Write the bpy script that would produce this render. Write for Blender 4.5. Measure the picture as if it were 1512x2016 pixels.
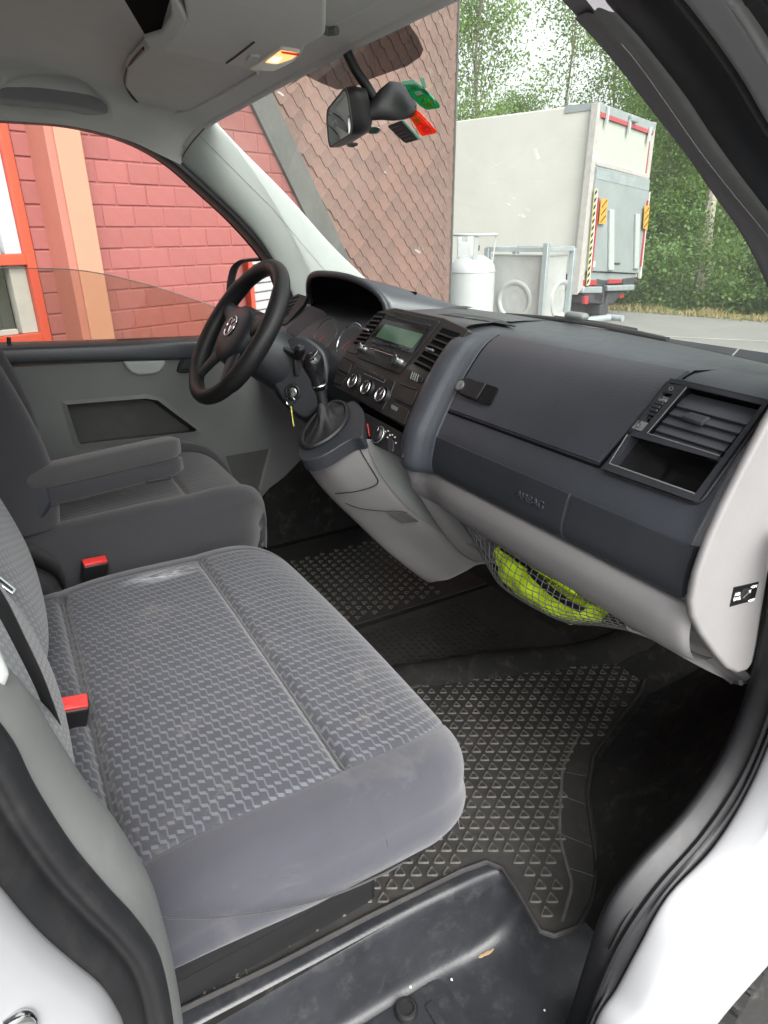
import bpy, bmesh, math, random
import numpy as np
from mathutils import Vector, Matrix
from math import sin, cos, tan, pi, radians, degrees, atan, atan2, sqrt, hypot

random.seed(7)
rng = np.random.default_rng(7)
scn = bpy.context.scene
for o in list(bpy.data.objects):
    bpy.data.objects.remove(o)
COL = scn.collection
PI = pi

# ------------------------------------------------------------------ camera
# Coordinates: metres; +Y is the van's forward direction, +X its right (passenger)
# side, z = 0 the cab floor.  The camera stands outside the open passenger door.
CAM = Vector((1.12, 0.0, 0.96))
FPX = 1272.0                       # focal length in pixels of a 1512 px wide picture
PITCH = atan(548 / FPX)
PHI = radians(30)
hor = Vector((-cos(PHI), sin(PHI), 0))
UP = Vector((0, 0, 1))
FW = hor * cos(PITCH) - UP * sin(PITCH)
R0 = FW.cross(UP).normalized()
U0 = R0.cross(FW)
ROLL = radians(0.58)
RT = R0 * cos(ROLL) - U0 * sin(ROLL)
UPV = U0 * cos(ROLL) + R0 * sin(ROLL)
camd = bpy.data.cameras.new('camera')
cam = bpy.data.objects.new('camera', camd)
COL.objects.link(cam)
M = Matrix((RT, UPV, -FW)).transposed().to_4x4()
M.translation = CAM
cam.matrix_world = M
camd.sensor_fit = 'HORIZONTAL'
camd.sensor_width = 36
camd.lens = FPX / 1512 * 36
camd.clip_start = 0.01
camd.clip_end = 600
scn.camera = cam
scn.render.resolution_x = 768
scn.render.resolution_y = 1024

# ------------------------------------------------------------------ sky and sun (overcast)
SUN_EL = radians(46)
SUN_AZ = radians(95)               # direction the light comes from, measured from +Y towards +X
w = bpy.data.worlds.new('World')
scn.world = w
w.use_nodes = True
nt = w.node_tree
bg = nt.nodes['Background']
sky = nt.nodes.new('ShaderNodeTexSky')
sky.sky_type = 'NISHITA'
sky.sun_disc = False
sky.sun_elevation = SUN_EL
sky.sun_rotation = SUN_AZ
sky.air_density = 1.0
sky.dust_density = 6.0
sky.ozone_density = 1.0
hs = nt.nodes.new('ShaderNodeHueSaturation')
hs.inputs['Saturation'].default_value = 0.12
nt.links.new(sky.outputs[0], hs.inputs['Color'])
nt.links.new(hs.outputs[0], bg.inputs['Color'])
bg.inputs['Strength'].default_value = 0.15
sd = bpy.data.lights.new('sun', 'SUN')
sd.energy = 0.5
sd.angle = radians(60)
sd.color = (1.0, 0.96, 0.9)
so = bpy.data.objects.new('sun', sd)
COL.objects.link(so)
sdir = Vector((sin(SUN_AZ) * cos(SUN_EL), cos(SUN_AZ) * cos(SUN_EL), sin(SUN_EL)))
so.rotation_euler = sdir.to_track_quat('Z', 'Y').to_euler()
so.location = sdir * 30
scn.view_settings.view_transform = 'Standard'
scn.view_settings.look = 'None'
scn.view_settings.gamma = 1
scn.view_settings.use_curve_mapping = False
scn.view_settings.exposure = 1.72

# ------------------------------------------------------------------ helpers
def V3(*a):
    return Vector(a[0]) if len(a) == 1 else Vector(a)

def A(px, py, x=None, y=None, z=None, d=None, pl=None):
    """point of the place seen in direction (px, py), on the given plane x=, y=, z=, at depth d, or on plane pl=(n, c)"""
    r = FW + RT * ((px - 756) / FPX) - UPV * ((py - 1008) / FPX)
    if pl is not None:
        t = (pl[1] - pl[0].dot(CAM)) / pl[0].dot(r)
    elif d is not None: t = d
    elif x is not None: t = (x - CAM.x) / r.x
    elif y is not None: t = (y - CAM.y) / r.y
    else: t = (z - CAM.z) / r.z
    return CAM + r * t

def plane(p, n):
    n = V3(n).normalized()
    return (n, n.dot(V3(p)))

def root_loc(o):
    while o is not None and o.parent is not None:
        o = o.parent
    return o.location.copy() if o is not None else Vector((0, 0, 0))

def tag(o, label=None, cat=None, group=None, kind=None):
    if label: o['label'] = label
    if cat: o['category'] = cat
    if group: o['group'] = group
    if kind: o['kind'] = kind
    return o

def thing(name, loc, label, cat, group=None):
    o = bpy.data.objects.new(name, None)
    o.empty_display_size = 0.05
    COL.objects.link(o)
    o.location = V3(loc)
    return tag(o, label, cat, group)

def obj(name, me, parent=None, label=None):
    o = bpy.data.objects.new(name, me)
    COL.objects.link(o)
    if parent is not None:
        o.parent = parent
    if label: o['label'] = label
    return o

class G:
    """a growing mesh in world coordinates"""
    def __init__(s):
        s.v = []; s.f = []; s.m = []
    def add(s, vs, fs, mi=0):
        b = len(s.v)
        s.v += [tuple(p) for p in vs]
        s.f += [tuple(b + i for i in f) for f in fs]
        s.m += [mi] * len(fs)
        return s
    def build(s, name, mat, parent=None, smooth=40, bev=0, seg=2, sub=0, solid=0, off=-1, label=None, kind=None, bang=30):
        L = root_loc(parent)
        me = bpy.data.meshes.new(name)
        me.from_pydata([(p[0] - L.x, p[1] - L.y, p[2] - L.z) for p in s.v], [], s.f)
        mats = mat if isinstance(mat, (list, tuple)) else [mat]
        for m_ in mats:
            me.materials.append(MATS[m_] if isinstance(m_, str) else m_)
        if len(mats) > 1:
            me.polygons.foreach_set('material_index', s.m)
        bm = bmesh.new(); bm.from_mesh(me)
        bmesh.ops.recalc_face_normals(bm, faces=bm.faces)
        bm.to_mesh(me); bm.free()
        if smooth:
            me.polygons.foreach_set('use_smooth', [True] * len(me.polygons))
            if smooth < 180:
                me.set_sharp_from_angle(angle=radians(smooth))
        me.update()
        o = obj(name, me, parent, label)
        if kind: o['kind'] = kind
        if solid:
            md = o.modifiers.new('solid', 'SOLIDIFY'); md.thickness = solid; md.offset = off
        if bev:
            md = o.modifiers.new('bevel', 'BEVEL'); md.width = bev; md.segments = seg
            md.limit_method = 'ANGLE'; md.angle_limit = radians(bang); md.harden_normals = False
        if sub:
            md = o.modifiers.new('sub', 'SUBSURF'); md.levels = sub; md.render_levels = sub
        return o

def cr(p0, p1, p2, p3, t):
    return 0.5 * ((2 * p1) + (-p0 + p2) * t + (2 * p0 - 5 * p1 + 4 * p2 - p3) * t * t + (-p0 + 3 * p1 - 3 * p2 + p3) * t ** 3)

def curve(pts, n=6, closed=False):
    """Catmull-Rom through pts, n pieces per span"""
    P = [V3(p) for p in pts]
    out = []
    N = len(P)
    for i in range(N if closed else N - 1):
        if closed:
            a, b, c, d = P[(i - 1) % N], P[i], P[(i + 1) % N], P[(i + 2) % N]
        else:
            a = P[i - 1] if i > 0 else P[0] * 2 - P[1]
            b, c = P[i], P[i + 1]
            d = P[i + 2] if i + 2 < N else P[-1] * 2 - P[-2]
        for k in range(n):
            out.append(cr(a, b, c, d, k / n))
    if not closed:
        out.append(P[-1])
    return out

def gridfaces(m, n, cu=False, cv=False):
    F = []
    for i in range(m if cu else m - 1):
        for j in range(n if cv else n - 1):
            a = i * n + j; b = i * n + (j + 1) % n
            c = ((i + 1) % m) * n + (j + 1) % n; d = ((i + 1) % m) * n + j
            F.append((a, b, c, d))
    return F

def patch(rows, nu=5, nv=5):
    """smooth surface through a table of control points; returns table"""
    R = [curve(r, nv) for r in rows]
    cols = [curve([R[i][j] for i in range(len(R))], nu) for j in range(len(R[0]))]
    return [[cols[j][i] for j in range(len(cols))] for i in range(len(cols[0]))]

def sheet(T, g=None, mi=0):
    g = g or G()
    m, n = len(T), len(T[0])
    return g.add([p for r in T for p in r], gridfaces(m, n), mi)

def tube(g, path, r, n=10, cap=True, mi=0, closed=False, flat=None, up=None):
    P = [V3(p) for p in path]
    N = len(P)
    vs = []
    t0 = None; nrm = None
    for i in range(N):
        if closed: t = (P[(i + 1) % N] - P[i - 1])
        else: t = P[min(i + 1, N - 1)] - P[max(i - 1, 0)]
        t.normalize()
        if nrm is None:
            nrm = V3(up) if up is not None else (Vector((0, 0, 1)) if abs(t.z) < 0.9 else Vector((1, 0, 0)))
        elif up is not None:
            nrm = V3(up)
        nrm = (nrm - t * nrm.dot(t)).normalized()
        b = t.cross(nrm)
        rr = r[i] if isinstance(r, (list, tuple)) else r
        fx, fy = flat if flat else (1, 1)
        for k in range(n):
            a = 2 * pi * k / n
            vs.append(P[i] + nrm * (cos(a) * rr * fx) + b * (sin(a) * rr * fy))
    F = gridfaces(N, n, closed, True)
    if cap and not closed:
        F.append(tuple(range(n))[::-1]); F.append(tuple(range((N - 1) * n, N * n)))
    g.add(vs, F, mi)
    return g

def frame_of(n, up=(0, 0, 1)):
    n = V3(n).normalized()
    u = V3(up) - n * V3(up).dot(n)
    if u.length < 1e-4: u = Vector((0, 1, 0)) - n * n.y
    u.normalize()
    return u.cross(n).normalized(), u, n       # right, up, normal (right handed: r x u = n)

def box(g, c, size, rz=0, axes=None, mi=0):
    c = V3(c)
    if axes is None:
        ax = (Vector((cos(rz), sin(rz), 0)), Vector((-sin(rz), cos(rz), 0)), Vector((0, 0, 1)))
    else:
        ax = axes
    vs = []
    for sx in (-1, 1):
        for sy in (-1, 1):
            for sz in (-1, 1):
                vs.append(c + ax[0] * (sx * size[0] / 2) + ax[1] * (sy * size[1] / 2) + ax[2] * (sz * size[2] / 2))
    g.add(vs, [(0, 1, 3, 2), (4, 6, 7, 5), (0, 4, 5, 1), (2, 3, 7, 6), (0, 2, 6, 4), (1, 5, 7, 3)], mi)
    return g

def bar(g, a, b, wd, ht, up=(0, 0, 1), mi=0):
    a, b = V3(a), V3(b)
    t = (b - a)
    L = t.length
    t.normalize()
    u = V3(up) - t * V3(up).dot(t)
    u.normalize()
    return box(g, (a + b) / 2, (L, wd, ht), axes=(t, u.cross(t), u), mi=mi)

def plate(g, pts, depth, n, mi=0):
    """polygon extruded by depth against normal n (front face at pts)"""
    P = [V3(p) for p in pts]
    n = V3(n).normalized()
    N = len(P)
    vs = P + [p - n * depth for p in P]
    F = [tuple(range(N)), tuple(range(2 * N - 1, N - 1, -1))]
    F += [(i, (i + 1) % N, N + (i + 1) % N, N + i) for i in range(N)]
    return g.add(vs, F, mi)

def ringplate(g, outer, inner, depth, n, mi=0, lip=None):
    """frame with an opening: same number of outer and inner points"""
    O = [V3(p) for p in outer]; I = [V3(p) for p in inner]
    n = V3(n).normalized(); N = len(O)
    vs = O + I + [p - n * depth for p in I] + [p - n * depth for p in O]
    F = []
    for i in range(N):
        j = (i + 1) % N
        F.append((i, j, N + j, N + i))
        F.append((N + i, N + j, 2 * N + j, 2 * N + i))
        F.append((2 * N + i, 2 * N + j, 3 * N + j, 3 * N + i))
        F.append((3 * N + i, 3 * N + j, j, i))
    return g.add(vs, F, mi)

def cyl(g, c, n, r, depth, seg=24, r2=None, mi=0, up=(0, 0, 1)):
    """disc-ended cylinder: front centre c, going depth against n"""
    rx, u, n = frame_of(n, up)
    r2 = r if r2 is None else r2
    c = V3(c)
    vs = [c + rx * (cos(2 * pi * k / seg) * r) + u * (sin(2 * pi * k / seg) * r) for k in range(seg)]
    vs += [c - n * depth + rx * (cos(2 * pi * k / seg) * r2) + u * (sin(2 * pi * k / seg) * r2) for k in range(seg)]
    F = [tuple(range(seg)), tuple(range(2 * seg - 1, seg - 1, -1))]
    F += [(i, (i + 1) % seg, seg + (i + 1) % seg, seg + i) for i in range(seg)]
    return g.add(vs, F, mi)

def lathe(g, c, n, prof, seg=28, mi=0, up=(0, 0, 1), cap=False):
    """prof: list of (radius, height along n)"""
    rx, u, n = frame_of(n, up)
    c = V3(c)
    vs = []
    for (r, h) in prof:
        for k in range(seg):
            a = 2 * pi * k / seg
            vs.append(c + n * h + rx * (cos(a) * r) + u * (sin(a) * r))
    F = gridfaces(len(prof), seg, False, True)
    if cap:
        F.append(tuple(range(seg))[::-1]); F.append(tuple(range((len(prof) - 1) * seg, len(prof) * seg)))
    return g.add(vs, F, mi)

def torus(g, c, n, R, r, seg=36, rs=10, mi=0, flat=(1, 1)):
    rx, u, n = frame_of(n)
    c = V3(c)
    path = [c + rx * (cos(2 * pi * k / seg) * R) + u * (sin(2 * pi * k / seg) * R) for k in range(seg)]
    vs = []
    for k in range(seg):
        e = (path[k] - c).normalized()
        for j in range(rs):
            a = 2 * pi * j / rs
            vs.append(path[k] + e * (cos(a) * r * flat[0]) + n * (sin(a) * r * flat[1]))
    return g.add(vs, gridfaces(seg, rs, True, True), mi)

def px_poly(pts, pl, off=0.0):
    return [A(p[0], p[1], pl=pl) + pl[0] * off for p in pts]

def rounded(pts, r, n=4):
    """round the corners of a planar polygon"""
    P = [V3(p) for p in pts]
    out = []
    N = len(P)
    for i in range(N):
        a, b, c = P[i - 1], P[i], P[(i + 1) % N]
        l1 = min(r, (a - b).length * 0.45); l2 = min(r, (c - b).length * 0.45)
        p = b + (a - b).normalized() * l1; q = b + (c - b).normalized() * l2
        for k in range(n + 1):
            t = k / n
            out.append(p * (1 - t) ** 2 + b * (2 * t * (1 - t)) + q * t * t)
    return out

def text_mesh(name, body, mat, parent, c, n, up, size, extr=0.0004, align='CENTER', right=None, label=None, bold=0.0):
    cu = bpy.data.curves.new(name + '_curve', 'FONT')
    cu.body = body; cu.size = size; cu.extrude = extr; cu.align_x = align; cu.align_y = 'CENTER'; cu.offset = bold
    o = bpy.data.objects.new(name + '_tmp', cu)
    COL.objects.link(o)
    dg = bpy.context.evaluated_depsgraph_get()
    me = bpy.data.meshes.new_from_object(o.evaluated_get(dg))
    bpy.data.objects.remove(o)
    rx, u, nn = frame_of(n, up)
    if right is not None:
        rx = V3(right).normalized(); u = nn.cross(rx)
    L = root_loc(parent)
    mt = Matrix((rx, u, nn)).transposed().to_4x4()
    mt.translation = V3(c) - L
    me.transform(mt)
    me.materials.clear()
    me.materials.append(MATS[mat])
    return obj(name, me, parent, label)
# ------------------------------------------------------------------ materials (all procedural)
MATS = {}
def new_mat(name):
    m = bpy.data.materials.new(name)
    m.use_nodes = True
    MATS[name] = m
    return m, m.node_tree, m.node_tree.nodes['Principled BSDF']

def N_(nt, typ, **kw):
    n = nt.nodes.new(typ)
    for k, v in kw.items():
        setattr(n, k, v)
    return n

def noise(nt, scale, detail=4, rough=0.6, vec=None, coord='Object', dist=0.0):
    n = nt.nodes.new('ShaderNodeTexNoise')
    n.inputs['Scale'].default_value = scale
    n.inputs['Detail'].default_value = detail
    n.inputs['Roughness'].default_value = rough
    n.inputs['Distortion'].default_value = dist
    if vec is None:
        tc = nt.nodes.new('ShaderNodeTexCoord')
        vec = tc.outputs[coord]
    nt.links.new(vec, n.inputs['Vector'])
    return n.outputs['Fac']

def math_(nt, op, a, b=None, c=None, clamp=False):
    n = nt.nodes.new('ShaderNodeMath')
    n.operation = op
    n.use_clamp = clamp
    for i, v in enumerate((a, b, c)):
        if v is None: continue
        if isinstance(v, (int, float)): n.inputs[i].default_value = v
        else: nt.links.new(v, n.inputs[i])
    return n.outputs[0]

def mixc(nt, f, a, b, mode='MIX'):
    n = nt.nodes.new('ShaderNodeMix')
    n.data_type = 'RGBA'; n.blend_type = mode
    if isinstance(f, (int, float)): n.inputs[0].default_value = f
    else: nt.links.new(f, n.inputs[0])
    for i, v in ((6, a), (7, b)):
        if isinstance(v, (tuple, list)): n.inputs[i].default_value = (*v[:3], 1)
        else: nt.links.new(v, n.inputs[i])
    return n.outputs[2]

def ramp(nt, f, lo, hi):
    n = nt.nodes.new('ShaderNodeMapRange')
    n.clamp = True
    nt.links.new(f, n.inputs[0])
    n.inputs[1].default_value = lo; n.inputs[2].default_value = hi
    return n.outputs[0]

def bump(nt, b, h, strength, dist=0.001):
    n = nt.nodes.new('ShaderNodeBump')
    n.inputs['Strength'].default_value = strength
    n.inputs['Distance'].default_value = dist
    nt.links.new(h, n.inputs['Height'])
    nt.links.new(n.outputs[0], b.inputs['Normal'])
    return n

def plastic(name, col, rough=0.55, grain=900, gb=0.25, var=0.12, spec=0.5, metal=0.0, dirt=0.0, coat=0.0, vs=9, dirtcol=None, gdist=0.0006):
    m, nt, b = new_mat(name)
    v = noise(nt, vs, 5, 0.65)
    f = ramp(nt, v, 0.3, 0.7)
    lo = tuple(c * (1 - var) for c in col); hi = tuple(min(1, c * (1 + var)) for c in col)
    cc = mixc(nt, f, lo, hi)
    if dirt:
        d = ramp(nt, noise(nt, 26, 8, 0.75), 0.52, 0.78)
        d = math_(nt, 'MULTIPLY', d, dirt)
        cc = mixc(nt, d, cc, dirtcol or (0.30, 0.27, 0.22))
    nt.links.new(cc, b.inputs['Base Color'])
    rr = nt.nodes.new('ShaderNodeMapRange')
    nt.links.new(noise(nt, 40, 4, 0.6), rr.inputs[0])
    rr.inputs[3].default_value = max(0.02, rough - 0.08); rr.inputs[4].default_value = min(1, rough + 0.08)
    nt.links.new(rr.outputs[0], b.inputs['Roughness'])
    b.inputs['Specular IOR Level'].default_value = spec
    b.inputs['Metallic'].default_value = metal
    if coat:
        b.inputs['Coat Weight'].default_value = coat
        b.inputs['Coat Roughness'].default_value = 0.06
    if gb:
        h = noise(nt, grain, 2, 0.5)
        bump(nt, b, h, gb, gdist)
    return m

plastic('dash', (0.038, 0.0425, 0.052), 0.40, 420, 0.32, 0.12, dirt=0.10, dirtcol=(0.10, 0.10, 0.10), gdist=0.0012, spec=0.8)
plastic('dash_smooth', (0.025, 0.0275, 0.033), 0.45, 900, 0.2)
plastic('stack', (0.024, 0.021, 0.020), 0.42, 900, 0.1)
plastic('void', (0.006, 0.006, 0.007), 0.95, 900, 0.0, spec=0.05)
plastic('grille_and_shade', (0.075, 0.078, 0.074), 0.8, 400, 0.6)
plastic('slat', (0.044, 0.048, 0.055), 0.5, 900, 0.1)
plastic('net_cord', (0.085, 0.085, 0.088), 0.7, 900, 0.3)
plastic('black', (0.012, 0.012, 0.013), 0.5, 900, 0.1)
plastic('black_gloss', (0.010, 0.010, 0.011), 0.15, 900, 0.0)
plastic('seal', (0.0075, 0.008, 0.0095), 0.5, 700, 0.2, dirt=0.05)
plastic('grey', (0.205, 0.20, 0.20), 0.55, 700, 0.35, 0.05, dirt=0.05)
plastic('grey_door', (0.145, 0.154, 0.150), 0.6, 700, 0.3, 0.06)
plastic('trim_light', (0.34, 0.365, 0.35), 0.6, 700, 0.25, 0.04, dirt=0.05)
plastic('trim_pillar', (0.15, 0.157, 0.154), 0.55, 700, 0.25, 0.06, dirt=0.10, dirtcol=(0.5, 0.5, 0.48))
plastic('trim_right', (0.145, 0.14, 0.148), 0.6, 700, 0.2, 0.06)
plastic('headliner', (0.68, 0.685, 0.665), 0.95, 1500, 0.5, 0.04, spec=0.1)
plastic('visor', (0.62, 0.625, 0.605), 0.9, 1500, 0.3, 0.04, spec=0.1)
plastic('chrome', (0.75, 0.75, 0.77), 0.14, metal=1.0, gb=0)
plastic('steel', (0.50, 0.51, 0.52), 0.35, 300, 0.1, 0.12, metal=0.9)
plastic('white_paint', (0.275, 0.28, 0.29), 0.35, gb=0, var=0.04, coat=0.25, dirt=0.12, spec=0.3)
plastic('belt', (0.012, 0.012, 0.014), 0.75, 1200, 0.4)
plastic('red', (0.62, 0.035, 0.03), 0.4, gb=0)
plastic('rubber', (0.021, 0.0205, 0.0195), 0.62, 500, 0.3, 0.3, dirt=0.4, dirtcol=(0.085, 0.079, 0.07))
plastic('rubber_rim', (0.075, 0.071, 0.064), 0.6, 500, 0.3, 0.55, dirt=0.8, dirtcol=(0.19, 0.175, 0.15), vs=14)
plastic('carpet', (0.015, 0.0147, 0.0143), 0.9, 700, 0.8, 0.3, dirt=0.4, dirtcol=(0.12, 0.11, 0.10), spec=0.2)
plastic('step', (0.018, 0.0195, 0.023), 0.38, 300, 0.35, 0.35, dirt=0.5, dirtcol=(0.085, 0.085, 0.082))
plastic('tyre', (0.02, 0.02, 0.02), 0.75, 200, 0.3, 0.2, dirt=0.3)
plastic('wood', (0.36, 0.24, 0.13), 0.8, 300, 0.4)
plastic('crumb', (0.7, 0.68, 0.6), 0.8, 300, 0.4)
plastic('yellow_tag', (0.65, 0.60, 0.12), 0.4, gb=0)
plastic('print_white', (0.75, 0.75, 0.75), 0.5, gb=0)
plastic('print_red', (0.45, 0.05, 0.03), 0.5, gb=0)
plastic('leather', (0.009, 0.009, 0.010), 0.62, 260, 0.5, 0.2)
def clear_print(name, col):
    m, nt, b = new_mat(name)
    b.inputs['Base Color'].default_value = (*col, 1); b.inputs['Roughness'].default_value = 0.35
    t = nt.nodes.new('ShaderNodeBsdfTranslucent'); t.inputs[0].default_value = (*[min(1, c * 1.3) for c in col], 1)
    mx = nt.nodes.new('ShaderNodeMixShader'); mx.inputs[0].default_value = 0.6
    nt.links.new(b.outputs[0], mx.inputs[1]); nt.links.new(t.outputs[0], mx.inputs[2])
    nt.links.new(mx.outputs[0], nt.nodes['Material Output'].inputs[0])
# building and yard
plastic('brick', (0.20, 0.058, 0.051), 0.75, 120, 0.5, 0.10, vs=3, gdist=0.003)
plastic('mortar', (0.23, 0.072, 0.064), 0.85, 90, 0.5, 0.12, gdist=0.003)
plastic('peach', (0.36, 0.175, 0.112), 0.7, 60, 0.15, 0.03)
plastic('salmon', (0.32, 0.115, 0.085), 0.7, 60, 0.15, 0.05)
plastic('orange_frame', (0.42, 0.055, 0.024), 0.4, gb=0, var=0.04)
plastic('reveal', (0.33, 0.35, 0.35), 0.7, 60, 0.1, 0.08)
plastic('flashing', (0.085, 0.086, 0.078), 0.6, 60, 0.1, 0.18, dirt=0.12, vs=3)
plastic('curtain', (0.36, 0.42, 0.38), 0.8, 60, 0.1, 0.35, vs=4)
plastic('truck_box', (0.48, 0.475, 0.43), 0.6, 60, 0.05, 0.06, vs=1.2, dirt=0.12, dirtcol=(0.36, 0.35, 0.31))
plastic('truck_shutter', (0.36, 0.38, 0.33), 0.5, 60, 0.05, 0.03)
plastic('truck_frame', (0.36, 0.34, 0.32), 0.5, 60, 0.1, 0.12)
plastic('alu', (0.27, 0.30, 0.30), 0.5, 60, 0.1, 0.10, metal=0.25, vs=2)
plastic('alu_light', (0.42, 0.45, 0.44), 0.5, 60, 0.1, 0.06, metal=0.2)
plastic('chassis', (0.04, 0.042, 0.045), 0.6, 60, 0.2, 0.3)
plastic('galv', (0.34, 0.38, 0.39), 0.45, 60, 0.2, 0.15, metal=0.4, vs=4)
plastic('sheet_metal', (0.40, 0.405, 0.39), 0.42, 30, 0.1, 0.12, metal=0.3, vs=3, dirt=0.15)
plastic('tank_white', (0.38, 0.395, 0.39), 0.5, 60, 0.1, 0.05, vs=4, dirt=0.10)
plastic('refl_red', (0.36, 0.04, 0.045), 0.3, gb=0)
plastic('refl_white', (0.48, 0.48, 0.45), 0.4, gb=0)
plastic('flag_yellow', (0.50, 0.27, 0.03), 0.5, gb=0, var=0.05)
plastic('print_yellow', (0.55, 0.50, 0.22), 0.5, gb=0)
plastic('flag_dark', (0.09, 0.045, 0.02), 0.5, gb=0)
plastic('bark_pale', (0.30, 0.27, 0.22), 0.9, 30, 0.6, 0.25, vs=12, gdist=0.02)
plastic('bark', (0.16, 0.14, 0.11), 0.9, 30, 1.0, 0.35, vs=12, gdist=0.02)
clear_print('sticker_green', (0.01, 0.33, 0.16))
clear_print('sticker_orange', (0.72, 0.10, 0.01))
clear_print('sticker_blue', (0.02, 0.13, 0.42))
plastic('sticker_grey', (0.075, 0.08, 0.09), 0.5, gb=0)
clear_print('sticker_pink', (0.75, 0.20, 0.20))
clear_print('sticker_lime', (0.45, 0.62, 0.10))
plastic('sticker_dkgreen', (0.03, 0.16, 0.10), 0.5, gb=0)
clear_print('speck_white', (0.85, 0.85, 0.83))
clear_print('film', (0.30, 0.45, 0.38))
plastic('dry_grass', (0.26, 0.215, 0.095), 0.9, 60, 0.0, 0.4, vs=20)

# shingles: each one a little different
def by_object(name, c0, c1, rough=0.75, grain=60, stain=0.25):
    m, nt, b = new_mat(name)
    oi = nt.nodes.new('ShaderNodeObjectInfo')
    c = mixc(nt, oi.outputs['Random'], c0, c1)
    v = ramp(nt, noise(nt, 14, 6, 0.7), 0.3, 0.75)
    c = mixc(nt, math_(nt, 'MULTIPLY', v, stain), c, (0.42, 0.33, 0.27))
    nt.links.new(c, b.inputs['Base Color'])
    b.inputs['Roughness'].default_value = rough
    bump(nt, b, noise(nt, grain, 4, 0.6), 0.3, 0.003)
by_object('shingle', (0.105, 0.055, 0.043), (0.160, 0.078, 0.059))
by_object('brick_piece', (0.205, 0.060, 0.053), (0.238, 0.070, 0.062), stain=0.06)

# ground: asphalt
m, nt, b = new_mat('asphalt')
v = noise(nt, 1.2, 8, 0.7)
c = mixc(nt, ramp(nt, v, 0.3, 0.7), (0.15, 0.15, 0.138), (0.20, 0.197, 0.182))
c = mixc(nt, math_(nt, 'MULTIPLY', ramp(nt, noise(nt, 60, 3, 0.7), 0.5, 0.7), 0.4), c, (0.12, 0.12, 0.115))
nt.links.new(c, b.inputs['Base Color']); b.inputs['Roughness'].default_value = 0.9
bump(nt, b, noise(nt, 120, 3, 0.6), 0.4, 0.01)
plastic('concrete', (0.36, 0.35, 0.32), 0.9, 40, 0.4, 0.15, vs=2)

# grassy soil
plastic('soil', (0.10, 0.13, 0.045), 0.95, 20, 0.6, 0.4, vs=2, dirt=0.4, dirtcol=(0.22, 0.18, 0.07))

# leaves
def leafmat(name, c0, c1, tr=0.35):
    m, nt, b = new_mat(name)
    v = ramp(nt, noise(nt, 0.9, 5, 0.7), 0.3, 0.7)
    v2 = ramp(nt, noise(nt, 9, 2, 0.7), 0.3, 0.7)
    c = mixc(nt, math_(nt, 'MULTIPLY', math_(nt, 'ADD', v, v2), 0.5), c0, c1)
    nt.links.new(c, b.inputs['Base Color'])
    b.inputs['Roughness'].default_value = 0.55
    t = nt.nodes.new('ShaderNodeBsdfTranslucent')
    c2 = mixc(nt, 0.5, c, (0.30, 0.42, 0.06))
    nt.links.new(c2, t.inputs[0])
    mx = nt.nodes.new('ShaderNodeMixShader'); mx.inputs[0].default_value = tr
    nt.links.new(b.outputs[0], mx.inputs[1]); nt.links.new(t.outputs[0], mx.inputs[2])
    nt.links.new(mx.outputs[0], nt.nodes['Material Output'].inputs[0])
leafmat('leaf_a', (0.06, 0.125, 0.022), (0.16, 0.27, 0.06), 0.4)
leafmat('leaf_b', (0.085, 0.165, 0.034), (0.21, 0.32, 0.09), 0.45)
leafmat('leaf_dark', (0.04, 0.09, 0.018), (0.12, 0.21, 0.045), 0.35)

# hi-vis cloth
m, nt, b = new_mat('hivis')
nt.links.new(mixc(nt, ramp(nt, noise(nt, 60, 4, 0.6), 0.3, 0.7), (0.62, 0.95, 0.01), (0.78, 1.0, 0.02)), b.inputs['Base Color'])
b.inputs['Roughness'].default_value = 0.7
b.inputs['Emission Color'].default_value = (0.45, 0.9, 0.02, 1); b.inputs['Emission Strength'].default_value = 0.0
bump(nt, b, noise(nt, 900, 2, 0.5), 0.3, 0.001)

# plain seat cloth
def cloth(name, col, var=0.10, stain=0.0):
    m, nt, b = new_mat(name)
    v = ramp(nt, noise(nt, 7, 6, 0.7), 0.25, 0.75)
    c = mixc(nt, v, tuple(k * (1 - var) for k in col), tuple(k * (1 + var) for k in col))
    c = mixc(nt, math_(nt, 'MULTIPLY', noise(nt, 1800, 2, 0.6), 0.35), c, tuple(k * 1.6 for k in col))
    if stain:
        st = ramp(nt, noise(nt, 11, 6, 0.7, dist=0.6), 0.55, 0.75)
        c = mixc(nt, math_(nt, 'MULTIPLY', st, stain), c, (0.24, 0.23, 0.22))
    nt.links.new(c, b.inputs['Base Color'])
    b.inputs['Roughness'].default_value = 0.9
    b.inputs['Specular IOR Level'].default_value = 0.25
    b.inputs['Sheen Weight'].default_value = 0.25
    b.inputs['Sheen Roughness'].default_value = 0.5
    hh_ = math_(nt, 'ADD', noise(nt, 1500, 2, 0.6), math_(nt, 'MULTIPLY', noise(nt, 16, 3, 0.6), 2.5))
    bump(nt, b, hh_, 0.6, 0.0012)
cloth('cloth_plain', (0.043, 0.0445, 0.054), stain=0.16)
cloth('cloth_dark', (0.034, 0.0345, 0.038))
cloth('cloth_arm', (0.052, 0.052, 0.053))

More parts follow.
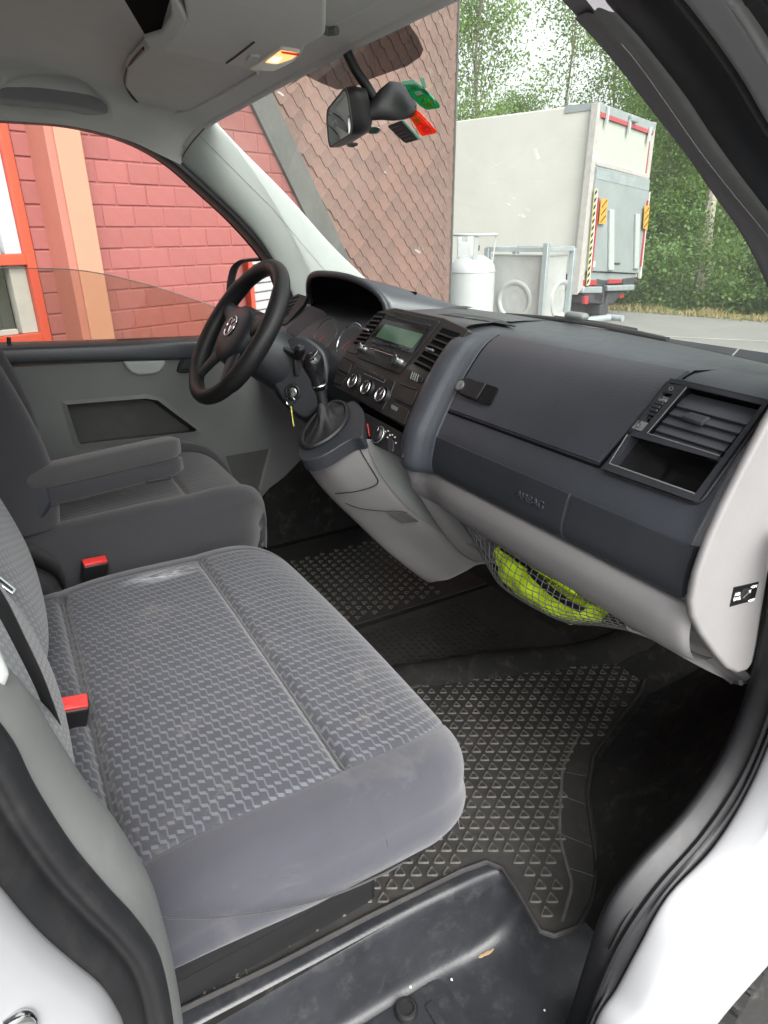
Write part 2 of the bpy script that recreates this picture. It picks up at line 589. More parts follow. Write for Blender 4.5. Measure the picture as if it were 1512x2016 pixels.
# woven zigzag seat cloth: stair lines and loose dashes (coordinates in mm, cloth flat)
def weave(name, dark, light, uvname='cloth', chalk=False):
    m, nt, b = new_mat(name)
    uv = nt.nodes.new('ShaderNodeUVMap'); uv.uv_map = uvname
    sp = nt.nodes.new('ShaderNodeSeparateXYZ')
    nt.links.new(uv.outputs[0], sp.inputs[0])
    wob = nt.nodes.new('ShaderNodeTexNoise'); wob.inputs['Scale'].default_value = 0.02
    nt.links.new(uv.outputs[0], wob.inputs['Vector'])
    X = math_(nt, 'ADD', sp.outputs[0], math_(nt, 'MULTIPLY', wob.outputs['Fac'], 3.0))   # across the seat
    Y = sp.outputs[1]                                                                      # towards its front
    ax, ay = 17.0, 6.4          # one stair
    bx, by = -0.7, 9.5          # next line
    det = ax * by - ay * bx
    s = math_(nt, 'DIVIDE', math_(nt, 'SUBTRACT', math_(nt, 'MULTIPLY', X, by), math_(nt, 'MULTIPLY', Y, bx)), det)
    t = math_(nt, 'DIVIDE', math_(nt, 'SUBTRACT', math_(nt, 'MULTIPLY', Y, ax), math_(nt, 'MULTIPLY', X, ay)), det)
    def rect(ds, dt, hx, hy, shx=0.0, shy=0.0):
        s1 = math_(nt, 'SUBTRACT', s, ds); t1 = math_(nt, 'SUBTRACT', t, dt)
        rs = math_(nt, 'ROUND', s1); rt = math_(nt, 'ROUND', t1)
        fs = math_(nt, 'SUBTRACT', s1, rs); ft = math_(nt, 'SUBTRACT', t1, rt)
        lx = math_(nt, 'ADD', math_(nt, 'MULTIPLY', fs, ax), math_(nt, 'MULTIPLY', ft, bx))
        ly = math_(nt, 'ADD', math_(nt, 'MULTIPLY', fs, ay), math_(nt, 'MULTIPLY', ft, by))
        lx, ly = (math_(nt, 'SUBTRACT', lx, math_(nt, 'MULTIPLY', ly, shx)) if shx else lx), (math_(nt, 'SUBTRACT', ly, math_(nt, 'MULTIPLY', lx, shy)) if shy else ly)
        e = 0.35
        fx = math_(nt, 'DIVIDE', math_(nt, 'SUBTRACT', hx, math_(nt, 'ABSOLUTE', lx)), e, clamp=True)
        fy = math_(nt, 'DIVIDE', math_(nt, 'SUBTRACT', hy, math_(nt, 'ABSOLUTE', ly)), e, clamp=True)
        return math_(nt, 'MULTIPLY', fx, fy), rt
    dash, r1 = rect(0, 0, 2.7, 3.7, shx=0.48)
    # stroke of the stair: runs across the seat from the end of one dash to the start of the next
    st, r2 = rect(0.5, 0.0, 6.4, 1.2, shy=-0.09)
    # lines of index 0 mod 3 have loose dashes only
    md = math_(nt, 'FLOORED_MODULO', r2, 3.0)
    keep = math_(nt, 'GREATER_THAN', md, 0.5)
    st = math_(nt, 'MULTIPLY', st, keep)
    pat = math_(nt, 'MAXIMUM', dash, math_(nt, 'MULTIPLY', st, 0.68))
    fine = noise(nt, 1.1, 2, 0.6, vec=uv.outputs[0])
    pat = math_(nt, 'MULTIPLY', pat, math_(nt, 'ADD', 0.62, math_(nt, 'MULTIPLY', fine, 0.6)))
    wear = ramp(nt, noise(nt, 0.012, 5, 0.7, vec=uv.outputs[0]), 0.3, 0.7)
    dk = mixc(nt, wear, tuple(k * 0.9 for k in dark), tuple(k * 1.15 for k in dark))
    c = mixc(nt, pat, dk, light)
    c = mixc(nt, math_(nt, 'MULTIPLY', noise(nt, 2.2, 2, 0.6, vec=uv.outputs[0]), 0.3), c, tuple(k * 1.5 for k in dark))
    stn = ramp(nt, noise(nt, 0.011, 6, 0.72, vec=uv.outputs[0], dist=0.8), 0.56, 0.74)
    c = mixc(nt, math_(nt, 'MULTIPLY', stn, 0.28), c, (0.25, 0.22, 0.18))
    if chalk:
        # dried white mark near the far edge of the seam
        mk = nt.nodes.new('ShaderNodeVectorMath'); mk.operation = 'DISTANCE'
        mpn = nt.nodes.new('ShaderNodeMapping'); nt.links.new(uv.outputs[0], mpn.inputs[0])
        mpn.inputs['Scale'].default_value = (1.0, 0.36, 1)
        nt.links.new(mpn.outputs[0], mk.inputs[0]); mk.inputs[1].default_value = (chalk[0], chalk[1] * 0.36, 0)
        dd = math_(nt, 'SUBTRACT', 1.0, math_(nt, 'DIVIDE', mk.outputs['Value'], 30.0), clamp=True)
        mpn2 = nt.nodes.new('ShaderNodeMapping'); nt.links.new(uv.outputs[0], mpn2.inputs[0])
        mpn2.inputs['Scale'].default_value = (1.0, 0.3, 1)
        bl = ramp(nt, noise(nt, 0.07, 6, 0.7, vec=mpn2.outputs[0], dist=1.0), 0.38, 0.68)
        c = mixc(nt, math_(nt, 'MULTIPLY', math_(nt, 'MULTIPLY', bl, dd), 1.1, clamp=True), c, (0.62, 0.63, 0.66))
    nt.links.new(c, b.inputs['Base Color'])
    b.inputs['Roughness'].default_value = 0.85
    b.inputs['Specular IOR Level'].default_value = 0.3
    b.inputs['Sheen Weight'].default_value = 0.2
    hgt = math_(nt, 'ADD', pat, math_(nt, 'MULTIPLY', noise(nt, 1.6, 2, 0.6, vec=uv.outputs[0]), 0.8))
    bump(nt, b, hgt, 0.35, 0.0008)
weave('weave', (0.042, 0.0435, 0.052), (0.122, 0.131, 0.147), chalk=(-12.0, 330.0))
weave('weave_dark', (0.036, 0.036, 0.039), (0.085, 0.085, 0.088))
weave('weave_back', (0.062, 0.072, 0.082), (0.16, 0.175, 0.19))

# glass
def glass(name, tint, refl=1.0, dust_haze=0.0, rough=0.0, ior=1.5):
    m, nt, b = new_mat(name)
    nt.nodes.remove(b)
    tr = nt.nodes.new('ShaderNodeBsdfTransparent'); tr.inputs[0].default_value = (*tint, 1)
    gl = nt.nodes.new('ShaderNodeBsdfGlossy'); gl.inputs['Roughness'].default_value = rough
    lw = nt.nodes.new('ShaderNodeLayerWeight'); lw.inputs[0].default_value = 0.5
    fr = math_(nt, 'ADD', 0.045, math_(nt, 'MULTIPLY', 0.955, math_(nt, 'POWER', lw.outputs['Facing'], 5.0)))
    mx = nt.nodes.new('ShaderNodeMixShader')
    nt.links.new(math_(nt, 'MULTIPLY', fr, refl, clamp=True), mx.inputs[0])
    nt.links.new(tr.outputs[0], mx.inputs[1]); nt.links.new(gl.outputs[0], mx.inputs[2])
    out = mx.outputs[0]
    if dust_haze:  # pale film on the glass, standing in for the dash reflection's haze
        df = nt.nodes.new('ShaderNodeBsdfTranslucent'); df.inputs[0].default_value = (0.85, 0.86, 0.85, 1)
        m2 = nt.nodes.new('ShaderNodeMixShader')
        nz = math_(nt, 'MULTIPLY', ramp(nt, noise(nt, 3, 6, 0.7), 0.2, 0.8), dust_haze)
        nt.links.new(math_(nt, 'ADD', nz, dust_haze * 0.5), m2.inputs[0])
        nt.links.new(out, m2.inputs[1]); nt.links.new(df.outputs[0], m2.inputs[2])
        out = m2.outputs[0]
    nt.links.new(out, nt.nodes['Material Output'].inputs[0])
glass('windscreen_glass', (0.82, 0.86, 0.83), 1.0, 0.022)
glass('door_glass', (0.66, 0.62, 0.52), 0.8, 0.02)
glass('cluster_glass', (0.8, 0.8, 0.8), 1.0)
glass('window_glass', (0.55, 0.6, 0.58), 2.2)
glass('frit', (0.16, 0.155, 0.16), 0.4)
m, nt, b = new_mat('mirror')
b.inputs['Base Color'].default_value = (0.82, 0.83, 0.84, 1); b.inputs['Metallic'].default_value = 1; b.inputs['Roughness'].default_value = 0.02
m, nt, b = new_mat('lcd')
c = mixc(nt, ramp(nt, noise(nt, 40, 3, 0.6), 0.3, 0.7), (0.055, 0.10, 0.065), (0.075, 0.13, 0.085))
nt.links.new(c, b.inputs['Base Color']); b.inputs['Roughness'].default_value = 0.12
m, nt, b = new_mat('lamp_lens')
b.inputs['Base Color'].default_value = (0.9, 0.85, 0.75, 1); b.inputs['Roughness'].default_value = 0.2
m, nt, b = new_mat('lamp_lit')
b.inputs['Base Color'].default_value = (0.9, 0.6, 0.3, 1)
b.inputs['Emission Color'].default_value = (1.0, 0.50, 0.16, 1); b.inputs['Emission Strength'].default_value = 0.45
m, nt, b = new_mat('lamp_hot')
b.inputs['Emission Color'].default_value = (1.0, 0.78, 0.40, 1); b.inputs['Emission Strength'].default_value = 0.9
# ------------------------------------------------------------------ setting: ground
GZ = -0.62
g = G(); g.add([(-150, -150, GZ), (150, -150, GZ), (150, 150, GZ), (-150, 150, GZ)], [(0, 1, 2, 3)])
tag(g.build('ground', 'asphalt'), kind='structure')

# ------------------------------------------------------------------ van body
van = thing('van_body', (0, 0.2, GZ), 'white van cab around the open passenger door, with grey trim and rubber seals', 'van')

# floor, toe board and bulkhead
g = G()
T = [[V3(x, y, z) for x in (-0.90, -0.3, 0.1, 0.40, 0.556)] for (y, z) in
     ((-1.3, 0), (-0.5, 0), (0.2, 0), (0.7, 0), (1.10, 0), (1.22, 0.06), (1.40, 0.36), (1.45, 0.66))]
sheet(T, g)
g.build('cab_floor', 'carpet', van, smooth=60)
# raised ridge of the floor between the middle and passenger foot wells
g = G()
P = curve([V3(-0.02, 0.42, -0.01), V3(0.05, 0.60, 0.018), V3(0.14, 0.85, 0.028), V3(0.24, 1.12, 0.03), V3(0.28, 1.26, 0.12)], 6)
for k, p in enumerate(P):
    pass
T = [[p + V3(dx, -dx * 0.4, dz) for dx, dz in ((-0.055, -0.035), (-0.035, -0.008), (-0.012, 0.008), (0.012, 0.008), (0.035, -0.008), (0.055, -0.035))] for p in P]
sheet(T, g)
g.build('floor_ridge', 'carpet', van, smooth=60)
# moulded wheel-arch cover between the passenger mat and the door seal
rows = [
    [V3(0.36, 1.26, 0.02), V3(0.50, 1.20, 0.10), V3(0.66, 1.12, 0.26), V3(0.775, 0.98, 0.46)],
    [V3(0.40, 1.08, -0.004), V3(0.54, 1.00, 0.06), V3(0.68, 0.92, 0.20), V3(0.785, 0.84, 0.40)],
    [V3(0.48, 0.84, -0.004), V3(0.59, 0.80, 0.045), V3(0.70, 0.76, 0.14), V3(0.79, 0.715, 0.29)],
    [V3(0.57, 0.72, -0.004), V3(0.65, 0.69, 0.03), V3(0.72, 0.66, 0.10), V3(0.79, 0.625, 0.205)],
    [V3(0.64, 0.655, -0.004), V3(0.68, 0.63, 0.012), V3(0.74, 0.60, 0.065), V3(0.795, 0.545, 0.165)],
    [V3(0.66, 0.60, -0.01), V3(0.695, 0.585, 0.0), V3(0.75, 0.56, 0.04), V3(0.798, 0.51, 0.12)]]
sheet(patch(rows, 5, 5)).build
g = sheet(patch(rows, 5, 5)); g.build('wheel_arch_cover', 'carpet', van, smooth=80)

# entry step: ridge, inner wall, tread, front wall
g = G()
rows = []
for (y, xr, zb) in ((-0.6, 0.53, -0.12), (-0.1, 0.535, -0.12), (0.2, 0.545, -0.12), (0.36, 0.55, -0.12), (0.44, 0.556, -0.118), (0.50, 0.562, -0.10), (0.535, 0.57, -0.055), (0.555, 0.58, -0.015)):
    k = max(0, (y - 0.40) / 0.155)
    zf = zb
    rows.append([V3(xr - 0.045, y, 0.002), V3(xr - 0.008, y, 0.004), V3(xr + 0.010, y + 0.004, -0.004), V3(xr + 0.026, y + 0.008, zf * 0.55),
                 V3(xr + 0.040, y + 0.012, zf * 0.92), V3(xr + 0.07, y + 0.02, zf), V3(xr + 0.14, y + 0.05 * k, zf), V3(xr + 0.20, y + 0.08 * k, zf + 0.002),
                 V3(xr + 0.235, y + 0.09 * k, zf + 0.02), V3(xr + 0.255, y + 0.09 * k, zf + 0.06), V3(xr + 0.27, y + 0.09 * k, zf + 0.09)])
sheet(patch(rows, 4, 3), g)
stp = g.build('entry_step', 'step', van, smooth=70)
# grip insert of the tread with its ribs and a bolt
SP = plane((0.6, 0.3, -0.1185), (0, 0, 1))
g = G(); plate(g, rounded([V3(0.595, -0.3, -0.1165), V3(0.60, 0.395, -0.1165), V3(0.735, 0.395, -0.1165), V3(0.735, -0.3, -0.1165)], 0.02), 0.004, (0, 0, 1))
g.build('tread_insert', 'step', stp, smooth=30)
for i in range(6):
    g = G(); yy = 0.355 - i * 0.042
    plate(g, rounded([V3(0.625, yy - 0.007, -0.1135), V3(0.625, yy + 0.007, -0.1135), V3(0.715, yy + 0.007, -0.1135), V3(0.715, yy - 0.007, -0.1135)], 0.004, 2), 0.003, (0, 0, 1))
    g.build('tread_rib', 'step', stp, smooth=30)
g = G(); lathe(g, A(800, 1990, z=-0.1135), (0, 0, 1), [(0.0175, -0.004), (0.0175, 0.005), (0.015, 0.008), (0.0115, 0.0085), (0.011, 0.005), (0.0001, 0.005)], 24)
g.build('bolt', 'black', stp)

# inner sill skirt under the bench: dark box rail
g = G(); bar(g, (0.50, -0.6, 0.055), (0.50, 0.33, 0.05), 0.03, 0.11); box(g, (0.2, -0.15, 0.09), (0.62, 0.70, 0.17))
g.build('seat_plinth', 'black', van, bev=0.01)
g = G(); bar(g, (0.512, -0.4, 0.132), (0.505, 0.10, 0.118), 0.02, 0.012); g.build('seat_rail', 'steel', van, bev=0.003)

# --- door aperture, front lower: seal band and white hinge post
def band(name, mat, cols, nu=6, nv=4, **kw):
    return sheet(patch(cols, nu, nv)).build(name, mat, van, smooth=80, **kw)
si = [(1545, 1040, .775), (1512, 1230, .775), (1478, 1365, .775), (1425, 1490, .775), (1350, 1600, .775), (1255, 1705, .775), (1195, 1790, .775), (1163, 1880, .775), (1122, 2016, .775), (1085, 2150, .775)]
sm = [(1570, 1060, .79), (1540, 1250, .79), (1500, 1395, .79), (1448, 1520, .79), (1375, 1632, .79), (1285, 1735, .79), (1222, 1825, .79), (1183, 1905, .79), (1143, 2016, .79), (1100, 2170, .79)]
so_ = [(1600, 1080, .812), (1570, 1270, .812), (1522, 1420, .812), (1465, 1555, .812), (1395, 1668, .812), (1305, 1765, .812), (1248, 1865, .812), (1205, 1945, .812), (1160, 2020, .812), (1115, 2190, .812)]
rows = []
for a, m_, b in zip(si, sm, so_):
    p, q, r = (A(a[0], a[1], x=a[2]), A(m_[0], m_[1], x=m_[2]), A(b[0], b[1], x=b[2]))
    rows.append([p + V3(-0.012, 0.012, -0.012), p, q + V3(0.012, -0.004, 0.006), r, r + V3(0.004, 0.012, -0.014)])
band('door_seal', 'seal', rows, 4, 4)
# a raised lip along the seal
P = [A(m_[0], m_[1], x=m_[2]) + V3(0.0135, -0.006, 0.0075) for m_ in sm]
g = G(); tube(g, curve(P, 6), 0.0048, 8); g.build('seal_lip', 'seal', van)
wl = [(1690, 1180, .86), (1640, 1370, .86), (1590, 1500, .86), (1540, 1620, .86), (1470, 1740, .86), (1385, 1850, .86), (1318, 1940, .86), (1268, 2020, .86), (1215, 2100, .86), (1160, 2250, .86)]
we = [(1900, 1300, .905), (1800, 1480, .905), (1730, 1600, .905), (1660, 1710, .905), (1570, 1815, .905), (1490, 1905, .905), (1425, 1978, .905), (1370, 2045, .905), (1300, 2120, .905), (1230, 2280, .905)]
rows = []
for a, b, c_ in zip(so_, wl, we):
    p, q, r = A(a[0], a[1], x=.8125), A(b[0], b[1], x=b[2]), A(c_[0], c_[1], x=c_[2])
    rows.append([p + V3(0.0, 0.012, -0.012), p + V3(0.006, 0.003, 0.001), p.lerp(q, .45) + V3(0.012, 0, 0.004), q, q.lerp(r, .55) + V3(0.006, 0.01, 0.006), r, r + V3(0.002, 0.016, -0.012), r + V3(-0.03, 0.03, -0.03)])
band('hinge_post_panel', 'white_paint', rows, 5, 5)
# front wheel just under that panel
wc = V3(0.775, 1.02, GZ + 0.335)
wo = thing('front_wheel', wc - V3(0, 0, 0.335), 'black treaded tyre of the van below the white hinge post', 'wheel')
prof = [(0.21, -0.10), (0.235, -0.115), (0.29, -0.115), (0.322, -0.100), (0.334, -0.07), (0.336, 0.0), (0.334, 0.07), (0.322, 0.100), (0.29, 0.115), (0.235, 0.115), (0.21, 0.10)]
g = G(); lathe(g, wc, (1, 0, 0), prof, 64); g.build('tyre', 'tyre', wo, smooth=30)
g = G(); lathe(g, wc, (1, 0, 0), [(0.21, -0.09), (0.20, 0.0), (0.19, 0.06), (0.06, 0.05), (0.0005, 0.06)], 40); g.build('rim', 'steel', wo)
blk = None
for k in range(56):
    for j, xo in enumerate((-0.082, -0.03, 0.03, 0.082)):
        a = 2 * pi * (k + 0.5 * (j % 2)) / 56
        if not (0.15 * pi < a < 0.98 * pi): continue
        if blk is None:
            g = G(); box(g, (0, 0, 0), (0.040, 0.026, 0.012)); g.v = [tuple(V3(v) + root_loc(wo)) for v in g.v]
            blk = g.build('tread_block', 'tyre', wo, smooth=0); o = blk
        else:
            o = obj('tread_block', blk.data, wo)
        r = 0.339 if j in (1, 2) else 0.334
        o.location = V3(xo, cos(a) * r, sin(a) * r + 0.335)
        o.rotation_euler = (a - pi / 2, 0, 0.25 if j % 2 else -0.25)

# --- passenger side A pillar, seen from the open door: stacked bands
pa = [(1060, -60), (1102, 0), (1135, 35), (1189, 94), (1234, 149), (1293, 226), (1355, 305), (1397, 368), (1446, 437), (1480, 496), (1512, 569), (1550, 690)]
pb = [(1095, -70), (1135, -15), (1168, 27), (1230, 94), (1268, 142), (1322, 218), (1378, 298), (1432, 368), (1478, 424), (1512, 466), (1552, 525), (1590, 640)]
pc = [(1140, -70), (1182, 2), (1198, 22), (1246, 72), (1290, 125), (1345, 196), (1397, 274), (1445, 340), (1485, 392), (1516, 432), (1560, 490), (1610, 600)]
pd = [(1270, -90), (1328, 0), (1345, 22), (1380, 66), (1415, 113), (1455, 172), (1490, 232), (1514, 270), (1545, 315), (1575, 360), (1615, 430), (1680, 540)]
pe = [(1370, -100), (1428, 0), (1440, 14), (1467, 52), (1490, 90), (1516, 134), (1545, 185), (1570, 230), (1600, 280), (1630, 330), (1680, 400), (1750, 520)]
pf = [(1450, -100), (1508, 0), (1520, 18), (1545, 60), (1570, 100), (1600, 150), (1630, 200), (1655, 240), (1690, 300), (1720, 350), (1770, 420), (1840, 540)]
def ax(L, x): return [A(p[0], p[1], x=x) for p in L]
a_, b_, c_, d_, e_, f_ = ax(pa, .685), ax(pb, .715), ax(pc, .735), ax(pd, .79), ax(pe, .835), ax(pf, .86)
rows = [[p + V3(-0.005, 0.05, 0.02), p, p.lerp(q, .5) + V3(0.002, -0.002, 0.001), q] for p, q in zip(a_, b_)]
band('pillar_trim', 'trim_right', rows[2:], 4, 4)
band('upper_pillar_trim', 'trim_right', [[p + V3(-0.001, 0.003, 0.002) for p in r] for r in rows[:4]], 4, 4)
rows = [[q + V3(0.0005, -0.0005, 0), q.lerp(r, .4) + V3(0.005, -0.006, 0.001), r + V3(0.0, 0.004, 0), r + V3(0.002, 0.015, 0.002)] for q, r in zip(b_, c_)]
band('pillar_trim_lip', 'trim_pillar', rows[2:], 4, 4)
rows = [[r + V3(-0.002, 0.010, 0.0), r + V3(0.004, -0.001, 0.002), r.lerp(s, .35) + V3(0.014, -0.010, 0), r.lerp(s, .7) + V3(0.012, -0.008, 0.002), s, s + V3(0.003, 0.012, 0.004)] for r, s in zip(c_, d_)]
band('upper_door_seal', 'seal', rows, 4, 4)
rows = [[s + V3(0.0, 0.012, 0.006), s + V3(0.003, 0.001, 0.002), s.lerp(t, .5) + V3(0.010, -0.004, 0.004), t, t + V3(0.004, 0.012, 0.002)] for s, t in zip(d_, e_)]
band('pillar_panel', 'white_paint', rows, 4, 4)
rows = [[t + V3(0.002, 0.012, 0), t.lerp(u, .4) + V3(0.01, -0.002, 0), u, u + V3(0.01, 0.02, 0)] for t, u in zip(e_, f_)]
band('outer_door_seal', 'seal', rows, 4, 4)
rows = [[u + V3(0.004, 0.010, 0), u + V3(0.012, -0.002, 0.002), u + V3(0.05, 0.0, 0.02), u + V3(0.08, 0.03, 0.03)] for u in f_]
band('outer_pillar_panel', 'white_paint', rows, 4, 4)

# --- B pillar side, lower left
gi = [(-60, 1230), (-20, 1285), (42, 1341), (103, 1436), (167, 1535), (228, 1615), (289, 1717), (315, 1801), (334, 1896), (353, 2016), (365, 2150)]
go = [(-140, 1290), (-70, 1375), (0, 1463), (38, 1539), (84, 1615), (129, 1679), (190, 1750), (250, 1815), (297, 1890), (323, 2016), (335, 2150)]
gw = [(-160, 1540), (-100, 1610), (-40, 1690), (0, 1736), (38, 1782), (84, 1831), (140, 1880), (190, 1922), (221, 1966), (239, 2016), (250, 2150)]
I = ax(gi, .735); O = ax(go, .80); W = ax(gw, .835)
rows = [[p + V3(-0.05, -0.10, -0.01), p + V3(-0.012, -0.018, -0.004), p, p.lerp(q, .45) + V3(0.006, 0.006, 0), q + V3(0, 0.001, 0), q + V3(0.002, -0.02, -0.004)] for p, q in zip(I, O)]
band('pillar_lower_trim', 'trim_pillar', rows, 4, 4)
rows = [[q + V3(0.0, -0.012, -0.002), q + V3(0.002, 0.006, 0.001), q.lerp(r, .22) + V3(0.008, 0.004, 0.001), q.lerp(r, .36) + V3(0.003, -0.001, 0), q.lerp(r, .6) + V3(0.004, 0.001, 0), r, r + V3(0.004, -0.012, 0)] for q, r in zip(O, W)]
band('rear_door_seal', 'seal', rows, 4, 4)
rows = [[r + V3(0.0, -0.010, 0), r + V3(0.005, 0.001, 0.0), r + V3(0.025, -0.004, 0.0), r + V3(0.05, -0.03, -0.005), r + V3(0.075, -0.06, -0.01), r + V3(0.09, -0.12, -0.01)] for r in W]
band('rear_pillar_panel', 'white_paint', rows, 4, 4)
# upper trim piece that overlaps the lower one
P = px_poly([(-60, 1180), (-20, 1240), (8, 1300), (22, 1330), (14, 1352), (-8, 1372), (-60, 1400)], plane((.765, 0, 0), (1, 0.15, 0)))
g = G(); plate(g, P, 0.05, (1, 0.15, 0)); g.build('upper_pillar_cover', 'trim_light', van, bev=0.006, seg=3)
# door striker
PW = plane(A(15, 1990, x=.862), (1, 0.5, 0.1))
P = px_poly([(-25, 2000), (8, 1982), (26, 1984), (30, 2000), (31, 2040)], PW, 0.012)
g = G(); tube(g, curve(P, 6), 0.0045, 12); g.build('striker', 'chrome', van)

# --- roof: headliner sheet with its moulded recess
hl = []
ys = (-1.1, -0.5, -0.1, 0.10, 0.247, 0.367, 0.440, 0.489)
zl = (1.205, 1.205, 1.204, 1.203, 1.200, 1.178, 1.150, 1.130)
yc = (-1.1, -0.5, -0.12, 0.08, 0.24, 0.37, 0.48, 0.572)
zc = (1.33, 1.33, 1.325, 1.315, 1.298, 1.275, 1.25, 1.226)
for k in range(8):
    yl, z0, y1, z1 = ys[k], zl[k], yc[k], zc[k]
    f = 1 if k < 7 else 0.93
    hl.append([V3(-0.742, yl, z0 - 0.004), V3(-0.735, yl + (y1 - yl) * .25, z0 + 0.022), V3(-0.715, yl + (y1 - yl) * .7, z0 + (z1 - z0) * .72), V3(-0.65, yl + (y1 - yl) * .92, z0 + (z1 - z0) * .9),
               V3(-0.5, y1 - 0.002, z1 - 0.006), V3(-0.2, y1, z1), V3(0.2, y1, z1), V3(0.5, y1 - 0.002, z1 - 0.006), V3(0.66, y1 - 0.01, z1 - 0.03), V3(0.745, y1 - 0.03, 1.21 if k < 7 else 1.215)])
T = patch(hl, 18, 8)
# recess for the grab handle pressed into the side of the lining
for r in T:
    for i, p in enumerate(r):
        if p.x < -0.5:
            ex = (p.y - 0.215) / 0.125; ez = (p.z - 1.213) / 0.072
            q = abs(ex) ** 2.4 + max(0, ez) ** 2 + max(0, -ez * 7) ** 2
            if q < 1:
                r[i] = p + V3(-0.030, 0, 0.014) * (1 - q) ** 0.3 * max(0, min(1, (ez + 0.04) / 0.4))
hlo = sheet(T).build('headliner', 'headliner', van, smooth=75)
g = sheet([[p + V3(0, 0, 0.03) for p in r] for r in T[:: max(1, len(T) // 10)]]); g.build('roof_skin', 'white_paint', van)
# rounded front edge roll above the windscreen
P = curve([r for r in hl[-1][1:]], 6)
g = G(); tube(g, [p + V3(0, 0.0, 0.010) for p in P], 0.013, 10); g.build('header_roll', 'headliner', van)

# --- driver side A pillar trim
pw = [A(p[0], p[1], x=-.705) for p in ((414, 241), (470, 300), (560, 390), (640, 480), (702, 541), (760, 596))]
pv = [A(p[0], p[1], x=-.742) for p in ((357, 318), (430, 385), (500, 455), (545, 520), (577, 578), (600, 640))]
rows = [[q + V3(-0.02, 0.004, -0.004), q, q.lerp(p, .25) + V3(0.012, -0.006, 0.004), q.lerp(p, .55) + V3(0.014, -0.004, 0.004), p + V3(0.004, 0, 0.0), p + V3(0.0, 0.012, 0.004)] for p, q in zip(pw, pv)]
band('driver_pillar_trim', 'trim_light', rows, 5, 5)
# fine parting line along it and the joint with the lining
g = G(); tube(g, [q.lerp(p, .62) + V3(0.0135, -0.004, 0.004) for p, q in zip(pw, pv)], 0.0004, 6); g.build('parting_line', 'trim_pillar', van)
P = [pv[0] + V3(-.01, 0, 0), pv[0].lerp(pw[0], .25) + V3(0.0135, -0.007, 0.004), pv[0].lerp(pw[0], .55) + V3(0.016, -0.006, 0.004), pw[0] + V3(0.006, -0.001, 0.001)]
g = G(); tube(g, curve(P, 6), 0.0012, 6); g.build('joint_line', 'black', van)

# --- windscreen
def ws(x, t, o=0.0):
    yb = 0.968 - 0.235 * x * x
    yt = 0.578 - 0.03 * x * x
    b = 0.018 * (1 - (2 * t - 1) ** 2)
    return V3(x, yt + (yb - yt) * t + b + o * 0.74, 1.235 + (0.792 - 1.235) * t + b * 0.9 + o * 0.67)
T = [[ws(-0.735 + 1.44 * j / 24, i / 14) for j in range(25)] for i in range(15)]
wso = sheet(T).build('windscreen', 'windscreen_glass', van, smooth=180)
def wpt(px, py, o=-0.003):
    """point on the inner face of the windscreen"""
    lo, hi = 0.3, 2.5
    for _ in range(50):
        m_ = (lo + hi) / 2
        p = A(px, py, d=m_)
        t = (1.235 - p.z) / 0.443
        q = ws(p.x, t)
        if p.y < q.y: lo = m_
        else: hi = m_
    p = A(px, py, d=lo)
    return p + V3(0, 0.74, 0.67) * o
# dotted screen print round the mirror foot
P = [(560, 175), (600, 150), (630, 165), (662, 178), (690, 176), (726, 158), (760, 146), (800, 132), (826, 114), (832, 100), (822, 76), (806, 52), (790, 30), (880, -20), (700, 60)]
g = G(); pp = [wpt(*p, o=0.002) for p in P]; g.add(pp, [tuple(range(len(pp)))]); g.build('screen_print', 'frit', wso, smooth=0)
# black edge band at the foot of the glass
T = [[ws(-0.73 + 1.43 * j / 24, t, -0.004) for j in range(25)] for t in (0.982, 1.0)]
sheet(T).build('edge_band', 'black', wso, smooth=180)
# side body between the A pillar and the dash on the driver side, and the cowl outside
g = G(); T = [[V3(x, 0.99 - 0.235 * x * x, 0.778), V3(x, 1.18 - 0.235 * x * x, 0.70)] for x in [-0.75 + 1.5 * k / 12 for k in range(13)]]
sheet(T, g); g.build('cowl', 'black', van)
g = G(); T = [[V3(x, 1.16 - 0.235 * x * x, 0.70), V3(x, 1.45 - 0.3 * x * x, 0.62), V3(x, 1.60 - 0.3 * x * x, 0.40), V3(x, 1.66 - 0.3 * x * x, 0.0)] for x in [-0.88 + 1.76 * k / 12 for k in range(13)]]
sheet(T, g); g.build('bonnet', 'white_paint', van)
# rear bulkhead of the cab and the side of the body behind the driver
g = G(); box(g, (0, -1.25, 0.62), (1.62, 0.04, 1.4)); g.build('bulkhead', 'headliner', van)
g = G(); box(g, (-0.86, -0.72, 0.6), (0.06, 1.0, 1.5)); g.build('driver_side_panel', 'grey_door', van)
g = G(); box(g, (0.86, -0.85, 0.6), (0.06, 0.9, 1.5)); g.build('passenger_side_panel', 'white_paint', van)
g = G(); box(g, (-0.84, 0.3, -0.12), (0.12, 2.2, 0.22)); g.build('driver_sill', 'black', van)
# black kick panel at the foot of the driver side
g = G(); plate(g, [A(p[0], p[1], x=-.757) for p in ((480, 1040), (512, 990), (535, 963), (562, 943), (598, 906), (650, 872), (720, 840), (800, 1010), (700, 1110), (480, 1110))], 0.02, (1, 0, 0)); g.build('kick_panel', 'carpet', van, smooth=0, bev=0.006)
